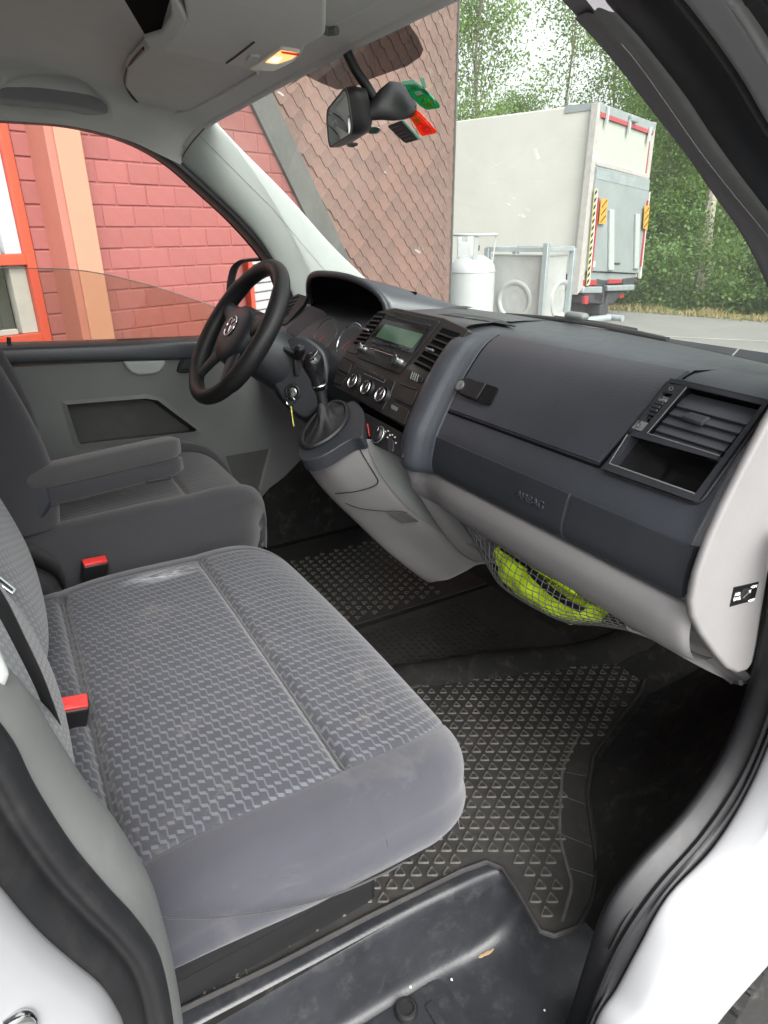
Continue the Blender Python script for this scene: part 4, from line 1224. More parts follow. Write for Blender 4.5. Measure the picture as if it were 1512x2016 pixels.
g = G(); plate(g, [c + EP[0] * .0018 + rt * .006 + up_ * .006, c + EP[0] * .0018 + rt * .002 + up_ * .005, c + EP[0] * .0018 + rt * .005 + up_ * .001], 0.0004, EP[0]); g.build('pointer', 'print_white', sw, smooth=0)
g = G(); plate(g, [c + EP[0] * .0018 + rt * .004 + up_ * .003, c + EP[0] * .0018 + rt * .0028 + up_ * .0038, c + EP[0] * .0018 - rt * .005 - up_ * .003, c + EP[0] * .0018 - rt * .004 - up_ * .004], 0.0004, EP[0]); g.build('key_slot', 'grey_door', sw, smooth=0)
# black gap between end cap and body
g = G(); box(g, (0.765, 0.93, 0.55), (0.05, 0.26, 0.75)); g.build('side_filler', 'black', da)
g = G(); box(g, (0.40, 1.02, 0.62), (0.66, 0.12, 0.28)); g.build('dash_core', 'black', da)

# top of the centre: sheet from stack to glass with the sunk demister slot
T = []
for x in [-0.135 + 0.27 * k / 12 for k in range(13)]:
    yb = 0.962 - 0.235 * x * x
    T.append([V3(x, 0.742, 0.797), V3(x, 0.752, 0.8025), V3(x, 0.77, 0.8045), V3(x, 0.81, 0.8045), V3(x, 0.88, 0.803), V3(x, yb, 0.798)])
sheet(patch(T, 1, 4)).build('dash_top_centre', 'dash', da, smooth=60)
SZ = 0.8050
slot = [V3(-0.03, 0.842, SZ), V3(0.05, 0.850, SZ), V3(0.125, 0.842, SZ), V3(0.19, 0.818, SZ - .002), V3(0.115, 0.812, SZ), V3(0.04, 0.800, SZ), V3(-0.03, 0.798, SZ)]
g = G(); plate(g, slot, 0.002, (0, 0, 1)); g.build('demister_slot', 'black', da, smooth=0)
for k, (x0, x1) in enumerate(((-0.022, 0.05), (0.058, 0.125))):
    g = G(); plate(g, rounded([V3(x0, 0.803, SZ + .0012), V3(x1, 0.806 + .003 * k, SZ + .0012), V3(x1 + .006, 0.832, SZ + .0012), V3(x0 + .006, 0.830, SZ + .0012)], 0.004), 0.003, (0, 0, 1)); g.build('demister_louvre', 'dash_smooth', da, bev=0.001)
# ---- driver half: pad, binnacle
DD = [(0.80, 0.50), (0.70, 0.53), (0.665, 0.57), (0.655, 0.62), (0.665, 0.67), (0.70, 0.715), (0.735, 0.750), (0.765, 0.772), (0.80, 0.782), (0.90, 0.786), (0.97, 0.788)]
T = []
for x in (-0.735, -0.72, -0.66, -0.5, -0.3, -0.16, -0.118):
    yb = 0.962 - 0.235 * x * x
    T.append([V3(x, (y if y < 0.8 else 0.80 + (y - 0.8) * (yb - 0.8) / 0.17), z + (0.014 if x > -0.3 and z > 0.76 else 0)) for y, z in DD])
sheet(patch(T, 3, 4)).build('driver_pad', 'dash_smooth', da, smooth=70)
# hood arch
def hood(u, v):
    """u 0..1 along the arch from left to right, v 0..1 from rim to glass"""
    a = pi * (1 - u)
    rx = 0.215 + 0.03 * v; cx = -0.405 + 0.012 * v
    hz = (0.088 - 0.075 * v ** 1.3)
    zb = 0.782 + 0.004 * v
    ca, sa = cos(a), sin(a)
    p = 2.6
    x = cx + rx * math.copysign(abs(ca) ** (2 / p), ca)
    z = zb + hz * abs(sa) ** (2 / p)
    y = 0.735 + 0.24 * v + 0.035 * abs(ca) ** 2 * (1 - v)
    return V3(x, y, z)
T = [[hood(u / 28, v / 10) for u in range(29)] for v in range(11)]
sheet(T).build('instrument_hood', 'dash', da, smooth=80, solid=0.006, off=0)
g = G(); tube(g, [hood(u / 40, 0) for u in range(41)], 0.008, 10); g.build('hood_rim', 'dash_smooth', da)
# cavity, cluster face, clear lens
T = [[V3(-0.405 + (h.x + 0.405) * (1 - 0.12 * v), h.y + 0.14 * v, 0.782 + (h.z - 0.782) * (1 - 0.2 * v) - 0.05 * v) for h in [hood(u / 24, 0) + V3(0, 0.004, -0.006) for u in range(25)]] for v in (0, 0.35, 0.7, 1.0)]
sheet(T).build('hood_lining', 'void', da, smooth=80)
CL = plane((-0.4, 0.785, 0.73), (0, -0.8, 0.55))
g = G(); plate(g, [V3(-0.60, 0.80, 0.745) + V3(0, 0.06, 0.09), V3(-0.21, 0.80, 0.745) + V3(0, 0.06, 0.09), V3(-0.21, 0.725, 0.640), V3(-0.60, 0.725, 0.640)], 0.004, CL[0])
g.build('cluster_face', 'void', da, smooth=0)
cls = px_poly([(560, 650), (610, 600), (640, 612), (655, 640), (672, 668), (625, 688), (590, 672)], plane((-0.4, 0.735, 0.70), (0.25, -0.75, 0.5)))
g = G(); plate(g, rounded(cls, 0.012), 0.006, V3(0.25, -0.75, 0.5)); g.build('cluster_shroud', 'dash_smooth', da, bev=0.002)
DL = plane(A(684, 672, x=-0.27), (0.1, -0.85, 0.5))
for cpx, r in (((688, 672), 0.045), ((640, 660), 0.045)):
    c = A(*cpx, pl=DL)
    g = G(); torus(g, c, DL[0], r, 0.0014, 40, 8); g.build('gauge_ring', 'chrome' if cpx[0] > 660 else 'dash_smooth', da)
    rx_, u_, n_ = frame_of(DL[0])
    g = G()
    for k in range(22):
        a = radians(230 - k * 13.3); e = rx_ * cos(a) + u_ * sin(a)
        bar(g, c + e * r * .80, c + e * r * .90, 0.0008, 0.0006, up=DL[0])
    g.build('gauge_marks', 'grey_door', da, smooth=0)
    g = G(); bar(g, c, c + (rx_ * -.6 + u_ * -.7) * r * .75, 0.0016, 0.001, up=DL[0]); g.build('gauge_needle', 'print_red', da)
# driver left vent
g = G(); V_ = plane((-0.66, 0.735, 0.765), (0.2, -0.85, 0.5))
P = px_poly([(562, 596), (590, 580), (608, 586), (600, 602), (566, 640), (556, 640)], V_, 0.006)
plate(g, P, 0.01, V_[0]); g.build('driver_vent', 'black', da)
for k in range(5):
    y = 590 + k * 8
    g = G(); bar(g, A(566 - k * 1.2, y + 3, pl=V_) + V_[0] * .008, A(592 - k * 5, y - 5, pl=V_) + V_[0] * .008, 0.003, 0.0015, up=(0, 0, 1)); g.build('driver_vent_slat', 'dash_smooth', da)
# knee panel and storage hole beside the column
g = G(); T = [[V3(x, y, z) for (y, z) in ((0.668, 0.60), (0.70, 0.50), (0.80, 0.40), (0.95, 0.34))] for x in (-0.73, -0.5, -0.3, -0.12)]
sheet(patch(T, 3, 3), g); g.build('knee_panel', 'dash_smooth', da)

# ---- centre stack
SK = plane((0, 0.615, 0.600), (0, -1, 0.6))
nS = SK[0]
def c7(x, y): return (640 + x / 5.04, 580 + y / 5.04)
def sk(pts, o=0.0): return px_poly([c7(*p) for p in pts], SK, o)
st = thing('centre_stack', (0, 0.66, 0.60), 'dark brown centre console stack with radio, vents and three heater dials', 'console')
g = G(); plate(g, rounded(sk([(525, 165), (690, 128), (1180, 232), (1430, 345), (965, 890), (815, 1330), (640, 1228), (75, 905), (130, 700), (270, 440)]), 0.006), 0.06, nS)
g.build('stack_panel', 'stack', st, bev=0.003, seg=3)
# vents
def vent(q, n, tabp, name):
    Q = sk(q, 0.0008)
    g = G(); plate(g, Q, 0.0006, nS); vo = g.build(name, 'void', st, smooth=0)
    for k in range(n):
        t = (k + 1) / (n + 0.6)
        a = Q[0].lerp(Q[3], t); b = Q[1].lerp(Q[2], t)
        g = G(); bar(g, a + nS * .0016, b + nS * .0016, 0.0035, 0.0022, up=nS); g.build('vent_slat', 'stack', vo, bev=0.0005)
    c = A(*c7(*tabp), pl=SK) + nS * .006
    g = G(); box(g, c, (0.022, 0.006, 0.004), axes=(V3(1, 0, 0), nS, V3(1, 0, 0).cross(nS))); g.build('vent_tab', 'grey_door', vo, bev=0.001)
    return vo
vent([(520, 178), (608, 190), (375, 500), (280, 486)], 7, (425, 360), 'left_vent')
vent([(1168, 328), (1345, 388), (1040, 775), (880, 690)], 6, (1060, 560), 'right_vent')
g = G(); plate(g, rounded(sk([(860, 765), (985, 830), (960, 885), (830, 825)], 0.003), 0.003), 0.003, nS); tw = g.build('vent_thumbwheel', 'black', st, bev=0.001)
for k in range(4):
    a = sk([(885 + k * 20, 775 + k * 9), (862 + k * 20, 845 + k * 9)], 0.0045)
    g = G(); bar(g, a[0], a[1], 0.0016, 0.002, up=nS); g.build('wheel_tooth', 'grey_door', tw)
# radio
ra = thing('radio', A(*c7(740, 480), pl=SK), 'car radio with pale green display and two silver knobs in the centre stack', 'radio')
RQ = sk([(662, 160), (1150, 268), (745, 795), (335, 635)], 0.003)
g = G(); plate(g, rounded(RQ, 0.006), 0.004, nS); g.build('faceplate', 'black', ra, bev=0.0012)
g = G(); plate(g, sk([(590, 250), (1045, 350), (880, 590), (440, 470)], 0.0042), 0.001, nS); g.build('display_window', 'black_gloss', ra, smooth=0)
g = G(); plate(g, sk([(615, 303), (990, 405), (882, 548), (520, 428)], 0.0052), 0.0008, nS); g.build('display', 'lcd', ra, smooth=0)
g = G(); plate(g, sk([(722, 228), (985, 296), (978, 310), (716, 242)], 0.0045), 0.001, nS); g.build('disc_slot', 'dash_smooth', ra, smooth=0)
for p in ((675, 215), (1035, 310)):
    q = sk([(p[0] - 30, p[1] - 18), (p[0] + 30, p[1] - 4), (p[0] + 24, p[1] + 18), (p[0] - 36, p[1] + 4)], 0.0045)
    g = G(); plate(g, q, 0.001, nS); g.build('button', 'dash_smooth', ra, bev=0.0004)
for k in range(6):
    f = k / 5
    p = (505 + 320 * f, 468 + 85 * f)
    q = sk([(p[0] - 22, p[1] - 13), (p[0] + 22, p[1] - 2), (p[0] + 16, p[1] + 14), (p[0] - 28, p[1] + 3)], 0.0056)
    g = G(); plate(g, q, 0.001, nS); g.build('preset_key', 'dash_smooth', ra, bev=0.0004)
for p in ((505, 515), (575, 540), (650, 562), (715, 590)):
    q = sk([(p[0] - 20, p[1] - 14), (p[0] + 20, p[1] - 2), (p[0] + 14, p[1] + 16), (p[0] - 26, p[1] + 4)], 0.0045)
    g = G(); plate(g, q, 0.001, nS); g.build('button', 'dash_smooth', ra, bev=0.0004)
g = G(); tube(g, sk([(462, 542), (745, 636), (760, 600)], 0.0052), 0.0009, 6); g.build('silver_line', 'chrome', ra)
def knob(parent, p, r, h, mat='chrome', cap='black', name='knob'):
    c = A(*c7(*p), pl=SK) + nS * 0.003
    g = G(); lathe(g, c, nS, [(r * 1.08, 0), (r, h * .25), (r * .94, h), (r * .82, h * 1.06)], 28); kb = g.build(name, mat, parent)
    g = G(); lathe(g, c, nS, [(r * .82, h * 1.02), (r * .6, h), (0.0001, h)], 28); g.build('knob_cap', cap, kb)
    return kb
knob(ra, (395, 548), 0.0098, 0.016, cap='dash_smooth'); knob(ra, (748, 680), 0.0108, 0.016, cap='dash_smooth')
# small switches
for q in ([(240, 515), (330, 535), (310, 595), (215, 570)], [(190, 640), (280, 685), (235, 790), (140, 745)], [(770, 880), (925, 965), (865, 1105), (705, 1015)], [(690, 1070), (845, 1155), (795, 1295), (640, 1200)], [(120, 775), (215, 825), (170, 900), (90, 880)]):
    g = G(); plate(g, rounded(sk(q, 0.0028), 0.002, 2), 0.003, nS); g.build('blank_switch', 'stack', st, bev=0.0008)
for q in ([(705, 1030), (865, 1108)], [(640, 1205), (795, 1292)], [(765, 895), (905, 945)], [(130, 770), (215, 818)], [(195, 620), (310, 680)]):
    g = G(); tube(g, sk(q, 0.0035), 0.0016, 6); g.build('switch_gap', 'black', st)
a = sk([(672, 1095), (740, 1130), (722, 1165), (665, 1135)], 0.0034); g = G(); plate(g, a, 0.0004, nS); g.build('printed_symbol', 'grey_door', st, smooth=0)
# climate panel
cp = thing('climate_control', A(*c7(470, 930), pl=SK), 'heater control panel with three silver ringed dials below the radio', 'control panel')
g = G(); plate(g, rounded(sk([(322, 706), (705, 862), (660, 980), (572, 1155), (240, 990), (262, 880)], 0.003), 0.004), 0.004, nS); g.build('panel', 'black', cp, bev=0.001)
g = G(); tube(g, sk([(402, 792), (600, 884), (620, 848)], 0.0046), 0.0009, 6); g.build('silver_line', 'grey_door', cp)
for p in ((450, 770), (515, 800), (580, 835)):
    q = sk([(p[0] - 26, p[1] - 22), (p[0] + 26, p[1] + 2), (p[0] + 18, p[1] + 24), (p[0] - 34, p[1])], 0.0045)
    g = G(); plate(g, q, 0.001, nS); g.build('button', 'stack', cp, bev=0.0004)
for p in ((287, 885), (416, 950), (560, 1020)):
    c = A(*c7(*p), pl=SK)
    g = G(); lathe(g, c + V3(0.012, 0.01, 0), nS, [(0.019, 0), (0.0175, 0.010), (0.0155, 0.018)], 28); dl = g.build('dial', 'black', cp)
    g = G(); torus(g, c + nS * .016 + V3(0.006, 0.006, 0), nS, 0.0148, 0.0014, 32, 8); g.build('dial_ring', 'chrome', dl)
    g = G(); lathe(g, c + nS * .014 + V3(0.006, 0.006, 0), nS, [(0.0145, 0.001), (0.012, 0.0), (0.0001, 0.0)], 28); g.build('dial_face', 'stack', dl)
    g = G(); a = c + nS * .0155 + V3(0.006, 0.006, 0); bar(g, a, a + V3(0.004, 0.006, 0.010), 0.0012, 0.0006, up=nS); g.build('dial_mark', 'print_white', dl)
# light switch panel
g = G(); box(g, (-0.019, 0.70, 0.60), (0.272, 0.08, 0.13)); g.build('stack_core', 'void', st)
lp = thing('light_switch_panel', A(*c7(580, 1400), pl=SK), 'black switch panel with red hazard triangle and rotary light knob under the stack', 'switch panel')
g = G(); plate(g, rounded(sk([(393, 1172), (785, 1385), (770, 1625), (368, 1432)], 0.001), 0.004), 0.03, nS); g.build('plate', 'black', lp, bev=0.001)
g = G()
tube(g, sk([(432, 1290), (400, 1375), (452, 1412)], 0.003), 0.0013, 6, closed=True)
g.build('hazard_triangle', 'print_red', lp)
c = A(*c7(548, 1400), pl=SK)
g = G(); lathe(g, c, nS, [(0.0165, 0.0), (0.0155, 0.008), (0.013, 0.012), (0.0001, 0.011)], 28); kn = g.build('rotary_knob', 'black', lp)
g = G(); torus(g, c + nS * .006, nS, 0.0172, 0.0009, 32, 6); g.build('knob_ring', 'steel', kn)
g = G(); bar(g, c + nS * .0125 + V3(0.003, 0.003, 0.006), c + nS * .0125 + V3(0.005, 0.004, 0.011), 0.002, 0.0008, up=nS); g.build('knob_mark', 'print_white', kn)
c = A(*c7(655, 1495), pl=SK)
g = G(); plate(g, rounded(sk([(635, 1420), (690, 1450), (690, 1560), (650, 1580), (630, 1530)], 0.004), 0.006), 0.004, nS); g.build('dimmer_wheel', 'dash_smooth', lp, bev=0.001)
for p in ((605, 1362), (632, 1356), (650, 1398), (675, 1395), (700, 1420), (625, 1420), (640, 1440), (710, 1475)):
    q = sk([(p[0] - 6, p[1] - 9), (p[0] + 6, p[1] - 6), (p[0] + 5, p[1] + 8), (p[0] - 7, p[1] + 5)], 0.002)
    g = G(); plate(g, q, 0.0004, nS); g.build('printed_symbol', 'print_white', lp, smooth=0)

# ---- grey console tongue carrying the gear lever
cs = thing('gear_console', (-0.04, 0.62, 0.2), 'light grey gear console tongue running from the stack down to the floor', 'console')
lft = ax2([(590, 878, -.115), (599, 912, -.11), (640, 968, -.09), (700, 1027, -.06), (765, 1088, -.03), (832, 1140, .0), (850, 1147, .01)])
mid = ax2([(640, 905, -.03), (652, 925, -.025), (700, 975, -.01), (760, 1030, .01), (820, 1078, .03), (876, 1128, .055), (885, 1140, .06)])
rgt = ax2([(700, 868, .02), (712, 872, .025), (745, 935, .04), (800, 1000, .06), (862, 1050, .08), (932, 1106, .11), (940, 1112, .115)])
rows = [[l + V3(-0.02, 0.10, -0.01), l + V3(-.004, 0.018, 0), l, l.lerp(m_, .5) + V3(-0.004, -0.010, 0), m_ + V3(0, -0.002, 0), r.lerp(m_, .35) + V3(0.002, -0.004, 0), r, r + V3(0.012, 0.03, 0), r + V3(0.02, 0.09, 0)] for l, m_, r in zip(lft, mid, rgt)]
T = patch(rows, 5, 4)
sheet(T).build('console_shell', 'grey', cs, smooth=80)
# right facet between tongue and dash (darker hollow)
P = ax2([(716, 868, .03), (742, 930, .045), (798, 1000, .065), (862, 1048, .085), (925, 1100, .115)])
Q = ax2([(796, 916, .115), (812, 950, .118), (834, 990, .12), (872, 1046, .125), (930, 1104, .14)])
rows = [[p + V3(0.002, 0.004, 0), p.lerp(q, .5) + V3(0, 0.045, 0), q + V3(0, 0.012, 0)] for p, q in zip(P, Q)]
sheet(patch(rows, 4, 4)).build('console_side', 'grey_door', cs, smooth=80)
g = G(); tube(g, curve(ax2([(701, 868, .021), (714, 895, .027), (738, 935, .038), (744, 948, .04), (735, 958, .034), (700, 968, .008), (660, 972, -.04)]), 5), 0.0012, 6); g.build('panel_seam', 'black', cs)
g = G(); tube(g, curve(ax2([(668, 985, -.06), (705, 1000, -.015), (750, 1006, .03), (805, 1008, .06)]), 5), 0.001, 6); g.build('panel_seam', 'dash_smooth', cs)
P = ax2([(770, 1008, .05), (800, 1008, .065), (828, 1028, .07), (800, 1030, .055)])
g = G(); plate(g, rounded([p + V3(0, -0.010, 0.003) for p in P], 0.004), 0.008, (0.2, -1, 0.3)); g.build('bottle_clip', 'grille_and_shade', cs, bev=0.0015)
# dark collar under the gaiter
TP = plane(A(640, 850, x=-.075), (0.05, -0.42, 0.9))
ell = []
cc = A(641, 850, pl=TP)
def tp(px, py): return A(px, py, pl=TP)
outl = [(588, 878), (592, 862), (612, 832), (640, 806), (665, 792), (685, 798), (700, 795), (718, 815), (718, 848), (716, 866), (690, 872), (640, 902), (602, 912), (590, 898)]
g = G(); plate(g, [p + TP[0] * 0.008 for p in curve([tp(*p) for p in outl], 4, closed=True)], 0.030, TP[0]); g.build('collar', 'dash_smooth', cs, bev=0.007, seg=4)
gr = thing('gear_lever', cc, 'black gear lever with silver capped knob and leather gaiter', 'gear lever')
ring = [(600, 872), (612, 846), (636, 818), (662, 802), (682, 806), (688, 824), (676, 850), (650, 874), (620, 888), (604, 886)]
RR = curve([tp(*p) + TP[0] * 0.012 for p in ring], 5, closed=True)
g = G(); tube(g, RR, 0.006, 8, closed=True); g.build('gaiter_ring', 'black', gr)
top = A(632, 790, x=-.085)
cR = sum(RR, Vector()) / len(RR)
rows = []
for t, w_ in ((0, 1.0), (0.06, .86), (0.16, .60), (0.32, .42), (0.5, .31), (0.75, .22), (1.0, .13)):
    c0 = cR.lerp(top, t)
    rows.append([c0 + (p - cR) * w_ * (1 + 0.16 * sin(k * 0.95 + t * 6) * (1 - t) * (t > 0) + 0.10 * sin(k * .5 - t * 9) * (t > 0)) + TP[0] * (0.0) for k, p in enumerate(RR)])
g = G(); g.add([p for r in rows for p in r], gridfaces(len(rows), len(RR), False, True)); g.build('gaiter', 'leather', gr, smooth=70)
ks = [A(636, 795, x=-.085), A(632, 775, x=-.086), A(628, 764, x=-.087)]
g = G(); tube(g, ks, [0.011, 0.0105, 0.012], 16); g.build('shaft', 'black', gr)
kp = [A(629, 768, x=-.087), A(627, 755, x=-.088), A(624, 745, x=-.088), A(620, 730, x=-.089), A(616, 716, x=-.09), A(613, 706, x=-.09), A(611, 699, x=-.09), A(610, 695, x=-.09)]
g = G(); tube(g, kp, [0.012, 0.0155, 0.014, 0.019, 0.0225, 0.0215, 0.016, 0.008], 20); kb = g.build('knob', 'black_gloss', gr, smooth=80)
g = G(); torus(g, A(628, 758, x=-.088), kp[0] - kp[3], 0.0155, 0.0018, 28, 8); g.build('silver_ring', 'chrome', kb)
g = G(); torus(g, A(612, 703, x=-.09), (kp[-1] - kp[3]) + V3(-0.01, -0.02, 0), 0.0178, 0.0016, 28, 8); g.build('silver_ring', 'chrome', kb)
g = G(); lathe(g, A(611.5, 701, x=-.09), (kp[-1] - kp[3]) + V3(-0.01, -0.02, 0), [(0.0175, 0.001), (0.012, 0.003), (0.0001, 0.0035)], 24); g.build('shift_plate', 'stack', kb)
# ------------------------------------------------------------------ steering wheel and column
WC = CAM + V3(-1.534, 0.489, -0.210)
el = radians(35.9)
wn = V3(0, -cos(el), sin(el))
wr, wu = V3(1, 0, 0), None
wu = wn.cross(wr)                   # up the wheel
if wu.z < 0: wu = -wu
def wp(a, b, h=0.0): return WC + wr * a + wu * b + wn * h
swh = thing('steering_wheel', WC, 'black steering wheel with round emblem on its hub', 'steering wheel')
g = G()
seg, rs = 72, 14
vs = []
for k in range(seg):
    a = 2 * pi * k / seg
    e = wr * cos(a) + wu * sin(a)
    rr = 0.0180 + 0.002 * (abs(cos(a)) > 0.75)
    for j in range(rs):
        b = 2 * pi * j / rs
        vs.append(WC + e * (0.172 + cos(b) * rr) + wn * (sin(b) * rr * 1.08))
g.add(vs, gridfaces(seg, rs, True, True)); g.build('rim', 'black', swh, smooth=180)
# hub pad: dished body
def pad(s, h, prm=2.4):
    out = []
    for k in range(40):
        a = 2 * pi * k / 40
        ca, sa = cos(a), sin(a)
        x = 0.085 * math.copysign(abs(ca) ** (2 / prm), ca) * (1 - 0.22 * max(0, -sa))
        y = 0.068 * math.copysign(abs(sa) ** (2 / prm), sa) + (-0.012 if sa < 0 else 0)
        out.append(wp(x * s, y * s, h))
    return out
rows = [pad(0.55, -0.07), pad(0.95, -0.05), pad(1.02, -0.015), pad(0.97, 0.004), pad(0.85, 0.013), pad(0.5, 0.017), pad(0.02, 0.018)]
g = G(); g.add([p for r in rows for p in r], gridfaces(len(rows), 40, False, True)); g.build('hub', 'dash_smooth', swh, smooth=80)
# spokes
def spoke(a0, a1, w0, w1, h0, name='spoke'):
    p = curve([wp(*a0, h0), wp((a0[0] + a1[0]) / 2, (a0[1] + a1[1]) / 2, h0 * .6), wp(*a1, -0.002)], 5)
    g = G()
    d = (p[-1] - p[0]).normalized(); s = d.cross(wn)
    vs = []
    n = len(p)
    for i, q in enumerate(p):
        t = i / (n - 1)
        w_ = w0 * (1 - t) + w1 * t - 0.25 * min(w0, w1) * sin(pi * t)
        for j in range(12):
            b = 2 * pi * j / 12
            vs.append(q + s * (cos(b) * w_) + wn * (sin(b) * 0.0095))
    g.add(vs, gridfaces(n, 12, False, True)); g.build(name, 'dash_smooth', swh, smooth=80)
spoke((0.070, 0.030), (0.165, 0.052), 0.034, 0.022, -0.004)
spoke((-0.070, 0.030), (-0.165, 0.052), 0.034, 0.022, -0.004)
spoke((0.045, -0.055), (0.098, -0.142), 0.030, 0.016, -0.006)
spoke((-0.045, -0.055), (-0.098, -0.142), 0.030, 0.016, -0.006)
# emblem: ring with interlaced V over W
EC = wp(0.0, 0.004, 0.0195)
g = G(); cyl(g, EC, wn, 0.0265, 0.002, 36); em = g.build('emblem', 'black_gloss', swh)
g = G(); torus(g, EC + wn * .0005, wn, 0.0255, 0.0016, 40, 8); g.build('emblem_ring', 'chrome', em)
def ep(x, y): return EC + wr * (x * 0.021) + wu * (y * 0.021) + wn * 0.0006
g = G(); tube(g, [ep(-.42, .88), ep(0, .12), ep(.42, .88)], 0.0017, 6); g.build('emblem_letter', 'chrome', em)
g = G(); tube(g, [ep(-.86, .45), ep(-.42, -.78), ep(0, 0.02), ep(.42, -.78), ep(.86, .45)], 0.0017, 6); g.build('emblem_letter', 'chrome', em)

col = thing('steering_column', wp(0, 0, -0.2), 'black steering column shroud with ignition lock behind the wheel', 'steering column')
rows = []
for h, s in ((-0.03, 0.62), (-0.06, 0.80), (-0.12, 0.84), (-0.20, 0.80)):
    rows.append([wp(0.088 * s * math.copysign(abs(cos(a)) ** .8, cos(a)), 0.082 * s * math.copysign(abs(sin(a)) ** .8, sin(a)) - 0.006, h) for a in [2 * pi * k / 32 for k in range(32)]])
g = G(); g.add([p for r in rows for p in r], gridfaces(4, 32, False, True)); g.build('shroud', 'dash_smooth', col, smooth=80)
# lower housing with ignition
PK = plane(A(575, 770, x=-.33), (0.75, -0.62, 0.2))
g = G(); plate(g, rounded(px_poly([(540, 700), (560, 668), (600, 660), (640, 690), (650, 740), (640, 790), (600, 830), (560, 800), (530, 745)], PK), 0.02), 0.09, PK[0]); g.build('lock_housing', 'dash_smooth', col, bev=0.008, seg=3)
kc = A(577, 772, pl=PK) + PK[0] * 0.002
g = G(); torus(g, kc, PK[0], 0.016, 0.0045, 28, 8); g.build('lock_surround', 'black', col)
g = G(); lathe(g, kc, PK[0], [(0.0105, 0.0), (0.0105, 0.004), (0.009, 0.005), (0.0001, 0.004)], 24); g.build('lock_barrel', 'steel', col)
# stalk
P = [wp(0.05, 0.02, -0.075), A(585, 702, x=-.33), A(592, 694, x=-.315)]
g = G(); tube(g, P, [0.006, 0.009, 0.012], 14); g.build('stalk', 'black', col, smooth=80)
g = G(); lathe(g, A(590, 690, x=-.312), (0.4, -0.2, 0.9), [(0.013, -0.016), (0.0145, 0.0), (0.012, 0.008), (0.0001, 0.011)], 20); g.build('stalk_cap', 'black_gloss', col)
g = G(); box(g, A(588, 723, x=-.33), (0.012, 0.026, 0.042)); g.build('stalk_slot', 'black', col, bev=0.004)
# key with ring and yellow tag
ky = thing('ignition_key', kc, 'key in the ignition with metal ring and thin yellow tag', 'key')
g = G(); plate(g, rounded([kc + PK[0] * .02 + V3(0, 0, .011), kc + PK[0] * .024 + V3(0.004, 0, 0.004), kc + PK[0] * .024 + V3(0.003, 0, -0.012), kc + PK[0] * .01 + V3(0, 0, -.013), kc + V3(0, 0, -.004), kc + V3(0, 0, .006)], 0.004), 0.005, (1, 0.9, 0)); g.build('key_head', 'black', ky, bev=0.0012)
rc = A(578, 789, pl=PK) + PK[0] * 0.024
g = G(); torus(g, rc, (0.8, -0.6, 0.1), 0.0105, 0.0012, 28, 8); g.build('key_ring', 'chrome', ky)
a = rc + V3(0, 0, -0.0105)
b = A(583.5, 836, pl=PK) + PK[0] * 0.024
g = G(); bar(g, a, b, 0.0028, 0.0022); box(g, b + V3(0.0006, 0, 0.0), (0.005, 0.003, 0.004)); g.build('tag', 'yellow_tag', ky, bev=0.0006)
# pedals region stays dark; three pedals hang in it
for k, x in enumerate((-0.50, -0.40, -0.28)):
    p = thing('pedal', (x, 1.02, 0.0), ('clutch', 'brake', 'accelerator')[k] + ' pedal in the dark driver foot well', 'pedal', 'pedals')
    g = G(); bar(g, (x, 1.10, 0.40), (x, 1.03, 0.17), 0.014, 0.02); g.build('arm', 'black', p)
    g = G(); box(g, (x, 1.02, 0.15), (0.06 if k < 2 else 0.045, 0.02, 0.06 if k < 2 else 0.11)); g.build('pad', 'black', p, bev=0.004)

# ------------------------------------------------------------------ driver door
dd = thing('driver_door', (-0.80, 0.3, 0.05), 'closed driver door with grey panel, dark sill strip and half lowered window', 'door')
DX = -0.780
def dp(px, py, o=0.0): return A(px, py, x=DX + o)
def c5(x, y): return (x / 2.52, 650 + y / 2.52)
pocket = [c5(*p) for p in ((300, 352), (720, 318), (800, 332), (900, 408), (1003, 512), (985, 528), (390, 594), (362, 572))]
pin = [c5(*p) for p in ((330, 368), (722, 338), (782, 348), (890, 430), (975, 492), (965, 502), (400, 562), (388, 548))]
# panel built round the pocket opening
outer = [dp(-60, 714), dp(300, 706), dp(420, 702), dp(640, 700), dp(700, 900), dp(560, 1050), dp(250, 1080), dp(-80, 1100)]
oo = [V3(DX, y, z) for (y, z) in ((-0.15, 0.665), (0.30, 0.645), (0.55, 0.63), (0.95, 0.60), (0.95, 0.05), (0.5, 0.03), (0.0, 0.03), (-0.15, 0.03))]
pp = [dp(*p) for p in pocket]; pn = [dp(*p, o=0.002) for p in pin]
g = G()
ringplate(g, oo, pp, 0.012, (1, 0, 0))
g.build('door_panel', 'grey_door', dd, smooth=20)
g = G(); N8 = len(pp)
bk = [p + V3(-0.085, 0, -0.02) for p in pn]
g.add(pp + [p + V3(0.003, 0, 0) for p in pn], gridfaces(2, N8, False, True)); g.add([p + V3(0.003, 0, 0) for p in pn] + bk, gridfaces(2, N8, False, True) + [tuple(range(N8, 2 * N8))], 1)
g.build('door_pocket', ['grey_door', 'grille_and_shade'], dd, smooth=30)  # darker inner faces put the pocket's shade into the colour
# dark top strip with rounded top
rows = []
for y, z0, z1 in ((-0.15, 0.719, 0.669), (0.0, 0.713, 0.667), (0.25, 0.700, 0.652), (0.50, 0.690, 0.634), (0.80, 0.678, 0.620), (0.95, 0.672, 0.612)):
    rows.append([V3(-0.83, y, z0 + 0.002), V3(-0.80, y, z0 + 0.002), V3(-0.772, y, z0 - 0.004), V3(-0.765, y, z0 - 0.015), V3(-0.766, y, z1 + 0.006), V3(-0.775, y, z1), V3(-0.80, y, z1)])
sheet(patch(rows, 3, 4)).build('sill_strip', 'dash', dd, smooth=60)
